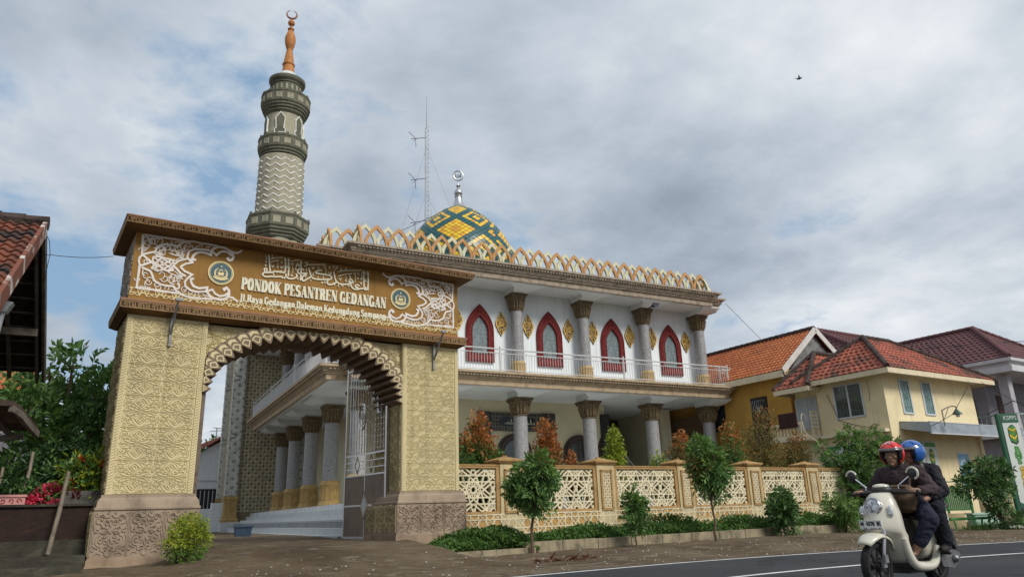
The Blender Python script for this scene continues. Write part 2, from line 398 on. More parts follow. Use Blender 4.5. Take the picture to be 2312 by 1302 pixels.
ORN = [([(-7136,6284),(-6768,6291),(-6390,6297)],1),([(-7136,6284),(-7111,5884),(-6902,5730),(-6821,5677)],1),([(-7087,5888),(-6986,5935),(-6889,5974),(-6876,6035),(-6827,6111),(-6729,6157),(-6614,6165),(-6495,6156),(-6450,6232),(-6362,6282),(-6232,6311),(-6028,6302),(-5768,6303)],1),([(-6185,5871),(-6261,5904),(-6313,5970),(-6291,6087),(-6203,6144),(-6084,6169),(-5908,6178)],1),([(-6144,5931),(-6224,5933),(-6198,6020),(-6144,6083),(-6066,6112),(-5970,6105),(-5880,6083),(-5873,6168),(-5831,6238),(-5738,6285),(-5627,6282),(-5525,6238),(-5464,6178),(-5441,6112),(-5467,6046),(-5515,6027),(-5552,6057),(-5527,6090)],1.15),([(-5510,6233),(-5409,6207),(-5340,6231),(-5287,6288)],0.9),([(-5852,6157),(-5771,6097),(-5715,6166),(-5635,6208),(-5549,6195),(-5474,6130)],1),([(-6536,5768),(-6466,5854),(-6379,5899),(-6290,5936)],1),([(-6417,5743),(-6332,5817),(-6198,5869)],1),([(-6417,5743),(-6331,5668),(-6188,5616),(-6260,5538)],1),([(-6575,5769),(-6476,5689),(-6404,5612),(-6302,5566)],1),([(-6260,5538),(-6308,5450),(-6289,5364),(-6191,5293),(-6058,5277),(-5894,5311)],1),([(-6148,5541),(-6202,5525),(-6190,5453),(-6141,5386),(-6039,5357),(-5888,5396),(-5891,5319),(-5834,5235),(-5742,5191),(-5619,5175),(-5513,5219),(-5462,5305),(-5471,5394),(-5524,5444),(-5572,5412),(-5546,5375)],1.15),([(-5488,5256),(-5391,5257),(-5291,5185)],0.9),([(-5862,5323),(-5792,5370),(-5730,5289),(-5639,5250),(-5545,5278),(-5481,5340)],1),([(-6918,5764),(-7128,5639),(-7131,5212),(-6772,5207),(-6404,5202)],1),([(-7089,5619),(-6935,5572),(-6889,5492),(-6854,5396),(-6748,5340),(-6633,5321),(-6506,5332),(-6447,5254),(-6337,5182),(-6178,5146),(-5994,5154),(-5761,5173)],1),([(-7109,5862),(-7147,5812),(-7151,5739),(-7132,5670),(-7087,5656)],0.9),([(-6916,5866),(-6539,5664)],0.8),([(-6791,5881),(-6534,5754)],0.8),([(-6919,5778),(-6662,5615)],0.8),([(-6661,5866),(-6537,5842)],0.8),([(-6892,5637),(-6762,5599)],0.8),([(-6892,5695),(-6754,5894)],0.8),([(-6903,5620),(-6559,5868)],0.8),([(-6787,5595),(-6526,5800)],0.8),([(-6662,5615),(-6554,5691)],0.8),([(-6925,5835),(-6891,5871)],0.8),([(-6910,5867),(-6779,5890),(-6713,5872),(-6636,5870),(-6542,5856),(-6573,5747),(-6537,5650),(-6612,5623),(-6715,5636),(-6812,5591),(-6917,5633),(-6886,5696),(-6919,5778),(-6910,5867)],0.8),([(-7007,6110),(-7015,6168),(-6989,6213),(-6948,6223),(-6918,6198),(-6913,6160),(-6930,6132),(-6955,6129),(-6970,6144),(-6970,6163)],0.5),([(-6874,6253),(-6904,6267),(-6934,6269),(-6961,6261),(-6982,6245),(-6996,6224),(-7003,6201),(-7002,6181),(-6996,6164),(-6987,6154)],0.5),([(-6473,6055),(-6494,5993),(-6541,5968),(-6585,5987),(-6600,6031),(-6586,6071),(-6556,6085),(-6531,6073),(-6524,6048),(-6534,6029)],0.5),([(-6718,6053),(-6710,6099),(-6682,6128),(-6648,6130),(-6625,6109),(-6619,6079),(-6630,6055),(-6649,6046),(-6664,6051),(-6670,6065)],0.5),([(-6523,6062),(-6508,6009),(-6471,5982),(-6430,5988),(-6404,6019),(-6401,6057),(-6417,6083),(-6440,6089),(-6458,6078),(-6464,6061)],0.5),([(-6346,6158),(-6356,6205),(-6336,6245),(-6302,6257),(-6274,6240),(-6268,6208),(-6281,6184),(-6302,6178),(-6316,6189),(-6317,6205)],0.5),([(-6242,6227),(-6236,6199),(-6220,6180),(-6200,6172),(-6181,6175),(-6167,6186),(-6159,6202),(-6159,6217),(-6164,6227),(-6172,6232)],0.5),([(-6123,6211),(-6119,6235),(-6108,6253),(-6093,6263),(-6077,6264),(-6065,6258),(-6058,6247),(-6057,6235),(-6060,6225),(-6066,6220)],0.5),([(-6886,5363),(-6903,5312),(-6942,5292),(-6978,5309),(-6992,5345),(-6980,5378),(-6955,5390),(-6934,5379),(-6929,5358),(-6936,5343)],0.5),([(-6894,5235),(-6928,5232),(-6958,5241),(-6981,5259),(-6997,5282),(-7005,5307),(-7005,5331),(-6998,5350),(-6987,5364),(-6975,5370)],0.5),([(-6481,5384),(-6538,5371),(-6581,5403),(-6590,5457),(-6565,5497),(-6528,5505),(-6501,5484),(-6498,5452),(-6513,5431),(-6531,5430)],0.5),([(-6746,5444),(-6714,5403),(-6672,5395),(-6637,5418),(-6623,5456),(-6633,5490),(-6656,5507),(-6679,5503),(-6692,5486),(-6692,5468)],0.5),([(-6353,5487),(-6375,5526),(-6410,5538),(-6442,5524),(-6457,5494),(-6453,5464),(-6435,5447),(-6415,5447),(-6403,5460),(-6401,5475)],0.5),([(-6322,5241),(-6351,5275),(-6349,5319),(-6324,5347),(-6292,5346),(-6273,5323),(-6275,5295),(-6291,5280),(-6308,5282),(-6316,5295)],0.5),([(-6227,5259),(-6217,5237),(-6201,5224),(-6183,5220),(-6167,5226),(-6156,5238),(-6152,5252),(-6154,5264),(-6160,5272),(-6167,5275)],0.5),([(-6769,5433),(-6723,5440),(-6690,5472),(-6678,5515),(-6687,5553),(-6710,5576),(-6737,5580),(-6758,5567),(-6767,5547),(-6764,5530)],0.5),([(-6743,5911),(-6760,5944),(-6788,5958),(-6815,5953),(-6835,5934),(-6841,5909),(-6835,5888),(-6822,5876),(-6809,5876),(-6799,5883)],0.5),([(-6809,5913),(-6818,5958),(-6805,5999),(-6779,6024),(-6749,6028),(-6726,6014),(-6715,5990),(-6717,5967),(-6728,5952),(-6742,5949)],0.5),([(-6379,5923),(-6411,5913),(-6438,5927),(-6450,5955),(-6444,5983),(-6426,5998),(-6407,5998),(-6396,5985),(-6395,5970),(-6401,5960)],0.5),([(-6815,5263),(-6794,5234),(-6765,5223),(-6739,5231),(-6722,5253),(-6719,5278),(-6727,5297),(-6741,5307),(-6755,5305),(-6763,5297)],0.5),([(-6651,5253),(-6646,5283),(-6629,5304),(-6608,5310),(-6589,5303),(-6578,5288),(-6577,5270),(-6583,5257),(-6594,5251),(-6602,5253)],0.5),([(-7115,6063),(-7125,6026),(-7117,5992),(-7097,5971),(-7073,5967),(-7053,5978),(-7043,5998),(-7044,6017),(-7052,6029),(-7063,6032)],0.5),([(-6871,6174),(-6865,6213),(-6845,6241),(-6818,6251),(-6794,6243),(-6780,6223),(-6778,6200),(-6787,6183),(-6799,6175),(-6810,6178)],0.5),([(-6707,6197),(-6690,6173),(-6667,6161),(-6644,6163),(-6626,6176),(-6615,6194),(-6614,6213),(-6619,6227),(-6628,6235),(-6638,6236)],0.5),([(-6954,5424),(-6992,5411),(-7026,5423),(-7047,5452),(-7050,5486),(-7038,5513),(-7019,5526),(-6999,5525),(-6987,5513),(-6984,5498)],0.5),([(-7042,5704),(-7059,5721),(-7064,5745),(-7059,5766),(-7046,5779),(-7030,5782),(-7019,5775),(-7013,5763),(-7015,5752),(-7020,5745)],0.5),([(-6105,5214),(-6101,5239),(-6089,5258),(-6072,5268),(-6055,5268),(-6041,5261),(-6034,5249),(-6033,5236),(-6036,5226),(-6043,5221)],0.5),([(-7030,6178),(-7006,6182),(-6986,6195),(-6972,6214),(-6965,6235),(-6965,6254),(-6970,6270),(-6980,6281),(-6990,6285),(-7000,6284)],0.5),([(-7096,6262),(-7015,6217),(-6929,6234),(-6843,6265)],0.6),([(-6568,6226),(-6492,6255),(-6465,6245)],0.6),([(-6648,5987),(-6542,5961),(-6385,5958)],0.6),([(-6518,5846),(-6459,5915),(-6370,5945)],0.6),([(-6510,5639),(-6427,5579),(-6346,5547)],0.6),([(-7086,5247),(-7000,5246),(-6901,5246)],0.6),([(-6693,5669),(-6609,5594),(-6477,5556),(-6371,5543)],0.6),([(-5981,6226),(-5902,6256)],0.6),([(-5976,5247),(-5866,5218)],0.6),([(-6833,6043),(-6780,6023),(-6706,6051)],0.6),([(-7060,5580),(-7063,5494),(-7012,5473)],0.6),([(-6537,5255),(-6473,5250)],0.6)]
# ------------------------------------------------------------------ lettering
def glyphs():
    G = {}
    A = arc
    def o(cx, cz, rx, rz): return A(cx, cz, rx, 90, 450, 20, rz)
    # width, strokes; a stroke is a list of points or (points, pen override)
    TH = (.075, .075)
    def sf(x0, x1, z): return ([(x0, z), (x1, z)], TH)
    G['P'] = (.60, [[(.17, 0), (.17, 1)], [(.17, .96)]+A(.3, .715, .2, 90, -90, 10, .245)+[(.17, .47)], sf(.02, .36, .035), sf(.02, .2, .965)])
    G['R'] = (.66, [[(.17, 0), (.17, 1)], [(.17, .96)]+A(.3, .735, .19, 90, -90, 10, .225)+[(.17, .51)], [(.34, .5), (.45, .36), (.49, .1), (.53, 0)], sf(.02, .34, .035), sf(.02, .2, .965), sf(.5, .66, .035)])
    G['O'] = (.66, [o(.33, .5, .2, .46)])
    G['D'] = (.68, [[(.17, 0), (.17, 1)], [(.17, .96)]+A(.28, .5, .26, 90, -90, 14, .46)+[(.17, .04)], sf(.02, .2, .035), sf(.02, .2, .965)])
    G['N'] = (.70, [([(.13, 0), (.13, 1)], TH), ([(.14, .98), (.56, .02)], (.2, .2)), ([(.58, 0), (.58, 1)], TH), sf(.02, .26, .035), sf(.02, .24, .965), sf(.45, .70, .965)])
    G['K'] = (.70, [[(.17, 0), (.17, 1)], ([(.26, .48), (.56, .97)], TH), ([(.3, .55), (.57, .04)], (.19, .19)), sf(.02, .34, .035), sf(.02, .34, .965), sf(.46, .68, .965), sf(.44, .70, .035)])
    G['E'] = (.60, [[(.17, 0), (.17, 1)], sf(.02, .54, .035), sf(.02, .52, .965), sf(.2, .42, .5), ([(.535, 0), (.515, .22)], TH), ([(.515, 1), (.50, .8)], TH), ([(.42, .4), (.42, .6)], TH)])
    G['S'] = (.56, [A(.28, .735, .16, 40, 230, 10, .225)+A(.28, .265, .17, 65, -140, 12, .225), ([(.45, .98), (.43, .7)], TH), ([(.09, .3), (.08, .02)], TH)])
    G['A'] = (.68, [([(.11, 0), (.33, .98)], TH), ([(.33, .98), (.55, 0)], (.2, .2)), ([(.18, .3), (.46, .3)], TH), sf(.0, .24, .035), sf(.42, .69, .035)])
    G['T'] = (.62, [[(.31, 0), (.31, 1)], sf(.04, .58, .965), ([(.06, .97), (.04, .74)], TH), ([(.56, .97), (.58, .74)], TH), sf(.15, .47, .035)])
    G['G'] = (.68, [A(.33, .5, .21, 52, 300, 18, .46)+[(.47, .1), (.5, .18)], [(.52, .02), (.52, .4)], sf(.38, .66, .41), ([(.52, .98), (.5, .68)], TH)])
    # lower case (x height .62)
    def stem(x, z1=.6): return [(x, 0), (x, z1)]
    G['J'] = (.44, [[(.27, 1), (.27, .12), (.2, -.06), (.08, -.1)], sf(.12, .42, .965)])
    G['l'] = (.30, [stem(.15, 1), sf(.03, .28, .035), sf(.03, .15, .965)])
    G['.'] = (.26, [[(.13, 0), (.13, .15)]])
    G[':'] = (.26, [[(.13, 0), (.13, .15)], [(.13, .42), (.13, .57)]])
    G['a'] = (.50, [[(.08, .46)]+A(.22, .43, .13, 130, 0, 8, .16)+[(.35, 0)], A(.22, .17, .13, 80, 360, 12, .15), sf(.33, .47, .035)])
    G['y'] = (.52, [([(.08, .6), (.27, .05)], (.17, .17)), ([(.46, .6), (.26, 0), (.16, -.2), (.06, -.22)], TH), sf(.0, .2, .585), sf(.34, .54, .585)])
    G['e'] = (.48, [A(.24, .3, .15, 0, 320, 14, .29)+[], ([(.1, .32), (.39, .32)], TH)])
    G['d'] = (.54, [A(.22, .3, .14, 0, 360, 14, .28), stem(.37, 1), sf(.26, .38, .965), sf(.36, .52, .035)])
    G['n'] = (.58, [stem(.15), [(.15, .46), (.22, .56), (.33, .58), (.41, .48), (.43, .35), (.43, 0)], sf(.03, .27, .035), sf(.03, .15, .57), sf(.32, .55, .035)])
    G['m'] = (.84, [stem(.15), [(.15, .46), (.22, .56), (.32, .58), (.39, .48), (.41, .35), (.41, 0)], [(.41, .46), (.48, .56), (.58, .58), (.66, .48), (.68, .35), (.68, 0)], sf(.03, .27, .035), sf(.03, .15, .57), sf(.31, .52, .035), sf(.58, .8, .035)])
    G['g'] = (.52, [A(.23, .4, .12, 0, 360, 12, .19), [(.14, .2), (.12, .12), (.2, .08), (.36, .06), (.42, -.06), (.34, -.2), (.18, -.22), (.07, -.13), (.12, .02)], ([(.32, .54), (.46, .6)], TH)])
    G['u'] = (.58, [[(.14, .6), (.14, .2), (.2, .06), (.3, .03), (.4, .12)], stem(.42), sf(.02, .15, .575), sf(.3, .43, .575), sf(.41, .56, .035)])
    G['p'] = (.56, [[(.15, -.26), (.15, .6)], A(.32, .3, .14, 180, -180, 14, .28), sf(.03, .28, -.235), sf(.03, .15, .575)])
    G['w'] = G['y']
    return G
GLY = glyphs()
def write(mb, text, x0, x1, z, H, y, h, pen=(.2, .075), gap=.02, space=.26):
    W = sum(space if ch == ' ' else GLY[ch][0]+gap for ch in text)
    k = (x1-x0)/W; x = x0
    for ch in text:
        if ch == ' ': x += space*k; continue
        w, st = GLY[ch]
        for i, s in enumerate(st):
            pts, pn = s if isinstance(s, tuple) else (s, pen)
            pts = [(x+px*k, z+pz*H) for px, pz in pts]
            mb.ribbon(pts, .1, y, h + i*.0006, pen=(pn[0]*k, pn[1]*H))
        x += (w+gap)*k
    return mb

# ------------------------------------------------------------------ relief tiles
def spiral(cx, cz, r, a0, turn, n=12, end=.2):
    return [(cx+r*(1-(1-end)*i/n)*cos(a0+turn*i/n), cz+r*(1-(1-end)*i/n)*sin(a0+turn*i/n)) for i in range(n+1)]
def leaf_tile():
    """half of the arabesque tile (x 0..300, z 0..300 mm); the other half is its mirror"""
    S = [([(0, 8), (40, 30), (95, 75), (128, 120), (120, 165), (75, 205), (25, 232), (0, 262)], 26),
         ([(0, 60), (30, 82), (62, 110), (70, 140), (45, 180), (14, 205), (0, 225)], 15),
         ([(0, 100), (18, 120), (22, 150), (0, 190)], 14),
         ([(0, 18), (60, 26), (120, 52), (170, 76), (215, 70), (245, 40)], 22),
         (spiral(252, 52, 42, 3.6, 7.2), 15), ([(20, 4), (110, 12), (190, 14)], 13), ([(90, 38), (140, 40), (190, 32)], 12),
         (spiral(190, 120, 34, -1.2, 6.5), 13), (spiral(225, 175, 36, 2.6, -6.5), 13), (spiral(150, 195, 30, 3.6, 6), 12),
         ([(128, 120), (165, 150), (215, 140), (250, 110)], 13), ([(75, 205), (130, 225), (190, 215), (245, 225)], 14),
         ([(296, 95), (292, 150), (296, 215)], 26), ([(270, 95), (258, 130), (276, 165), (262, 205)], 13),
         ([(0, 262), (30, 282), (70, 290), (130, 284), (185, 262), (225, 244)], 17), (spiral(255, 258, 34, 2.8, -6.5), 14),
         ([(0, 290), (40, 262), (90, 250), (130, 252)], 13), (spiral(40, 245, 18, 0, 5), 10), ([(150, 285), (210, 292), (296, 294)], 14),
         ([(35, 145), (50, 120), (85, 140), (60, 170)], 10), ([(100, 110), (92, 140), (104, 160)], 10), (spiral(105, 235, 16, 1, 5), 9),
         ([(165, 165), (180, 185), (160, 215)], 10), ([(235, 130), (262, 150), (240, 160)], 10)]
    return [(spline(p, 3), w) for p, w in S]
def plinth_tile():
    """half of the pedestal tile (x 0..260, z 0..640 mm)"""
    S = [([(0, 5), (40, 30), (60, 80), (110, 95), (120, 150), (170, 165), (200, 220), (190, 280), (140, 310), (120, 350), (60, 370), (0, 330)], 24),
         ([(0, 330), (50, 400), (110, 420), (150, 470), (200, 480), (215, 540), (180, 590), (120, 600), (90, 560), (40, 560), (0, 600)], 24),
         (spiral(140, 540, 48, 0, 7), 15), (spiral(130, 235, 52, 2, 7.5), 15), (spiral(60, 470, 40, 3, -6.5), 14), (spiral(60, 200, 40, 0, 6.5), 14),
         (spiral(60, 290, 38, 2, -6), 13), (spiral(190, 380, 44, 1, -6.5), 14), (spiral(215, 110, 44, 2.5, -6.5), 15), (spiral(40, 110, 36, 0.5, 6), 13),
         (spiral(215, 605, 34, 4, 6), 13), ([(0, 420), (25, 470), (0, 530)], 16), ([(0, 150), (22, 200), (0, 260)], 16), (spiral(60, 630, 30, 2, 5), 12),
         ([(225, 190), (240, 260), (220, 330), (240, 430), (225, 500)], 13), ([(100, 40), (160, 60), (200, 30)], 13), ([(150, 120), (185, 135), (235, 170)], 12),
         ([(30, 370), (90, 330), (150, 350)], 12), ([(110, 480), (80, 520), (30, 510)], 12), (spiral(120, 400, 26, 0, 5), 10),
         ([(254, 0), (254, 640)], 20)]
    return [(spline(p, 3), w) for p, w in S]
LEAF, PLIN = leaf_tile(), plinth_tile()
def tile_field(mb, strokes, x0, x1, z0, z1, tw, th, y, h, flip=True):
    """fills a field with mirrored tiles; strokes are in mm of a half tile 300 or 260 wide"""
    nx = max(1, round((x1-x0)/tw)); nz = max(1, round((z1-z0)/th)); tw = (x1-x0)/nx; th = (z1-z0)/nz
    hw = 300 if strokes is LEAF else 260; hh = 300 if strokes is LEAF else 640
    for i in range(nx):
        cx = x0+(i+.5)*tw
        for j in range(nz):
            zb = z0+j*th; up = not (flip and j % 2)
            for q, (p, w) in enumerate(strokes):
                for sg in (1, -1):
                    pts = [(cx+sg*px/hw*tw/2*.985, zb+(pz if up else hh-pz)/hh*th) for px, pz in p]
                    mb.ribbon(pts, .78*w/1000*tw/(hw/500), y, h*(.7+.3*((q*7) % 5)/4), mode='b')
    return mb
def rope(mb, x, z0, z1, w, y, h, step=.05):
    n = int((z1-z0)/step)
    for i in range(n):
        z = z0+(i+.5)*(z1-z0)/n
        mb.ribbon([(x-w/2, z-step*.35), (x+w/2, z+step*.35)], step*.55, y, h, mode='r')

# ------------------------------------------------------------------ the sign gate
GA = R(6.24834)
gate = thing('gateway_arch', 'cream carved gateway with a brown name board over its scalloped arch', 'gateway', (6.962, 15.626, 0), GA)
def side_frame(x, left):
    """local frame that lays a facing (drawn in xz, facing -y) on a side wall at x"""
    if left: return T(x, 0, 0) @ RZ(-PI/2)      # faces -x ; u runs towards -y
    return T(x, 0, 0) @ RZ(PI/2)
PD = 1.45
for x0, x1, zb in ((-7.22, -5.79, .2), (-1.6, -.16, .36)):
    mb = MB(); mb.box(x0, x1, 0, PD, 1.44, 4.7)
    pil = mb.build('pillar', cream, gate)
    ped = MB(); ped.box(x0-.14, x1+.12, -.11, PD+.1, zb, 1.19)
    pe = ped.build('pedestal', pinkish, pil)
    cp = MB(); cp.sweep([(x0, 0), (x1, 0), (x1, PD), (x0, PD)][::1], [(.115, 1.19), (.135, 1.20), (.135, 1.235), (.11, 1.25), (.10, 1.34), (.06, 1.40), (.05, 1.405), (.05, 1.45), (.0, 1.455)], True)
    cp.build('pedestal_cap', pinkish, pil, True, 30)
    pl = MB(); zt = .40 if x0 < -5 else .56
    pl.box(x0-.17, x1+.15, -.14, PD+.12, zb-.1, zt)
    if x0 < -5: pl.box(x0-.23, x1+.21, -.20, PD+.14, zb-.12, zt-.1); pl.box(x0-.15, x1+.13, -.12, PD+.11, zt, zt+.03)
    pl.build('plinth', plinthm, pil)
    # front relief
    rl = MB(); rl.box(x0+.012, x0+.10, -.022, .002, 1.46, 4.66); rl.box(x1-.10, x1-.012, -.022, .002, 1.46, 4.66)
    rope(rl, x0+.055, 1.5, 4.6, .05, -.021, .014); rope(rl, x1-.055, 1.5, 4.6, .05, -.021, .014)
    tile_field(rl, LEAF, x0+.12, x1-.12, 1.47, 4.65, .6, .3, .001, .017)
    for j in range(0, 11, 2): rl.ribbon([(x0+.11, 1.47+3.18*j/11), (x1-.11, 1.47+3.18*j/11)], .022, 0, .016, mode='r')
    rl.build('relief_panel', cream, pil)
    rp = MB(); tile_field(rp, PLIN, x0-.13, x1+.11, zt+.035, 1.17, .5, .62, -.109, .022, flip=False)
    rp.build('pedestal_relief', pinkish, pil)
    # the side facing the viewer
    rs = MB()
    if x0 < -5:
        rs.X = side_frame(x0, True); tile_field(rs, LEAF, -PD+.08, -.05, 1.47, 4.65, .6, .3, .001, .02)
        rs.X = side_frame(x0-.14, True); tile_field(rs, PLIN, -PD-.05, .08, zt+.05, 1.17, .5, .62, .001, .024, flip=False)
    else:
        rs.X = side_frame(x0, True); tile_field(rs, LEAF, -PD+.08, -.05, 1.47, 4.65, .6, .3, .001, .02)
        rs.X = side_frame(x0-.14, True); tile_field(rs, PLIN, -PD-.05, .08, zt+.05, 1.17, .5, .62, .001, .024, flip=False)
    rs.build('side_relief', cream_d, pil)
# spandrel wall over the opening
CX, ZS = -3.695, 3.32
def ell(a, b, t):
    return (max(-2.088, min(2.088, a*cos(t)))+CX, ZS+b*sin(t))
mb = MB(); N = 60
lo = [ell(2.16, 1.38, PI-PI*i/N) for i in range(N+1)]
yf, yb = .10, 1.3
v, f = [], []
for x, z in lo: v += [(x, yf, z), (x, yf, 4.68), (x, yb, z), (x, yb, 4.68)]
for i in range(N):
    a, b = 4*i, 4*(i+1)
    f += [(a, b, b+1, a+1), (a+2, a+3, b+3, b+2), (a, a+2, b+2, b)]
mb.add(v, f); gr = mb
def above(p): # keep pattern outside the arch
    q = (p[0]-CX)/2.25, (p[1]-ZS)/1.50
    return q[0]**2+q[1]**2 > 1
tmp = MB(); star_lattice(tmp, -5.78, -1.61, 3.3, 4.66, .42, .42, .26, .03, yf+.002, .022, n=12, skip=4, mode='r')
for fc in range(0, len(tmp.f), 4):
    ids = sorted({i for q in tmp.f[fc:fc+4] for i in q}); P = [tmp.v[i] for i in ids]
    if all(above((p[0], p[2])) for p in P):
        b = {i: k for k, i in enumerate(ids)}; gr.add(P, [tuple(b[i] for i in q) for q in tmp.f[fc:fc+4]])
gr.build('arch_wall', cream, gate)
# scalloped arch trim
NL = 27
tr, fi, ln = MB(), MB(), MB()
front = -.05
for i in range(NL):
    t0, t1 = PI-PI*(i-.02)/NL, PI-PI*(i+1.02)/NL; tm = (t0+t1)/2
    side = 1 if i < NL/2 else -1
    tip = t1 if False else tm
    def E(k, t): return ell(1.95+.40*k, 1.19+.40*k, t)   # k=0 tooth tips, 1 outer edge
    d = t1-t0
    outer = [E(.86, t0), E(.95, t0+.2*d), E(1.0, tm), E(.95, t1-.2*d), E(.86, t1)]
    inner = [E(.40, t1), E(.30, t1-.12*d), E(.12, t1-.30*d), E(0, tm), E(.12, t0+.30*d), E(.30, t0+.12*d), E(.40, t0)]
    # deep tooth: front ring piece joined through the wall thickness
    tr.prism(outer[::-1]+inner[::-1], front, yb-.05)
    fi.prism([E(.58, t0+.13*d), E(.82, t0+.15*d), E(.90, tm), E(.82, t1-.15*d), E(.58, t1-.13*d), E(.66, t1-.25*d), E(.74, tm), E(.66, t0+.25*d)][::-1], front-.006, front+.01)
    ln.ribbon([E(.40, t0+.22*d), E(.28, tm-.15*d), E(.20, tm), E(.28, tm+.15*d), E(.40, t1-.22*d)], .022, front+.001, .005)
    ln.ribbon([E(.40, t0+.10*d), E(.50, tm-.24*d), E(.58, tm), E(.50, tm+.24*d), E(.40, t1-.10*d)], .026, front+.001, .005)
trim = tr.build('scalloped_trim', archtrim, gate)
fi.build('scallop_fill', cream, trim); ln.build('scallop_outline', cream, trim)
# name board
SX0, SX1 = -7.25, -.17
mb = MB(); mb.box(SX0, SX1, -.03, 1.48, 4.9, 6.36)
board = mb.build('name_board', ochre, gate)
mb = MB(); write(mb, 'PONDOK PESANTREN GEDANGAN', -5.25, -2.05, 5.452, .255, -.029, .03, (.245, .075), gap=.0)
tag(mb.build('lettering', letterm, board), 'raised cream serif capitals spelling the school name')
mb = MB(); write(mb, 'Jl.Raya Gedangan Daleman Kedungdung Sampang', -5.26, -2.05, 5.205, .150, -.029, .022, (.21, .115), gap=.0, space=.16)
tag(mb.build('lettering', letterm, board), 'smaller cream serif address line')
mb = MB()
for p, w in ARAB:
    q = [(a/1000, b/1000) for a, b in p]
    q = spline(q, 4) if len(q) > 3 else q
    mb.ribbon(q, .026*w if w < .8 else .03*w, -.029, .026+.004*(w < .8))
tag(mb.build('lettering', letterm, board), 'raised cream Arabic calligraphy line')
for mir in (0, 1):
    mb = MB()
    for k, (p, w) in enumerate(ORN):
        q = [(-7.431-a/1000 if mir else a/1000, b/1000) for a, b in p]
        q = spline(q, 4) if (w < .75 and len(q) > 2) else q
        mb.ribbon(q, (.040 if w > .75 else .030)*w, -.029, .016+(k % 6)*.0012)
    rg = random.Random(33); strands = [p for p, w in ORN if w > .75]
    for k in range(90):
        fx_, fz_ = rg.uniform(-7.13, -6.30), rg.uniform(5.30, 6.22)
        if fx_ > -6.75 and abs(fz_-5.76) < .22: continue
        if min((fx_-a/1000)**2+(fz_-b/1000)**2 for p in strands for a, b in p) < .0022: continue
        if mir: fx_ = -7.431-fx_
        tr_ = rg.choice((-1, 1)); mb.ribbon(spiral(fx_, fz_, rg.uniform(.05, .085), rg.uniform(0, 6), tr_*rg.uniform(3, 6), 8, .25), .016, -.029, .013+(k % 7)*.0006)
    mb.build('corner_ornament', orna, board)
blue = mat('emblem_blue', (.012, .075, .105), .5, .2, 8)
for ex in (-5.655, -1.69):
    ez = 5.735
    d = MB(); d.prism(arc(ex, ez, .215, 0, 350, 35), -.045, -.02)
    em = d.build('emblem', blue, gate)
    d = MB(); d.ribbon(arc(ex, ez, .235, 0, 351, 39), .026, -.028, .026, True); d.ribbon(arc(ex, ez, .207, 0, 351, 39), .008, -.028, .024, True)
    d.build('emblem_ring', starm, em)
    d = MB()
    cr = arc(ex, ez-.01, .118, 118, 422, 30)
    d.ribbon(cr, [.004+.034*sin(PI*i/30)**.7 for i in range(31)], -.044, .012)
    st = [(ex+(.030 if k % 2 == 0 else .012)*cos(PI/2+PI*k/5), ez+.135+(.030 if k % 2 == 0 else .012)*sin(PI/2+PI*k/5)) for k in range(10)]
    d.prism(st[::-1], -.056, -.044)
    for k in range(9):
        a = R(-5+190*k/8); d.cbox(ex+.083*cos(a), -.048, ez+.0+.083*sin(a), .014, .01, .014)
    for sg in (-1, 1):
        d.prism([(ex, ez-.055), (ex+sg*.06, ez-.045), (ex+sg*.05, ez+.015), (ex, ez+.008)][::sg], -.056, -.044)
        d.ribbon([(ex, ez-.085), (ex+sg*.05, ez-.068), (ex+sg*.105, ez-.075)], .014, -.044, .012)
        d.ribbon([(ex, ez-.108), (ex+sg*.05, ez-.094), (ex+sg*.1, ez-.09)], .008, -.044, .012)
        d.ribbon([(ex, ez-.145), (ex+sg*.07, ez-.13), (ex+sg*.14, ez-.095)], .03, -.044, .010)
    d.ribbon([(ex-.035, ez+.03), (ex-.02, ez+.05), (ex, ez+.062), (ex+.02, ez+.05), (ex+.035, ez+.03)], .018, -.044, .012)
    d.build('emblem_figure', starm, em)
mb = MB(); star_lattice(mb, SX0+.01, SX1-.01, 5.062, 5.205, .30, .30, .185, .012, -.029, .014, n=10, skip=4, both=False, org=((SX0+SX1)/2, 5.06))
mb.ribbon([(SX0, 5.21), (SX1, 5.21)], .012, -.029, .012)
mb.build('star_band', starm, board)
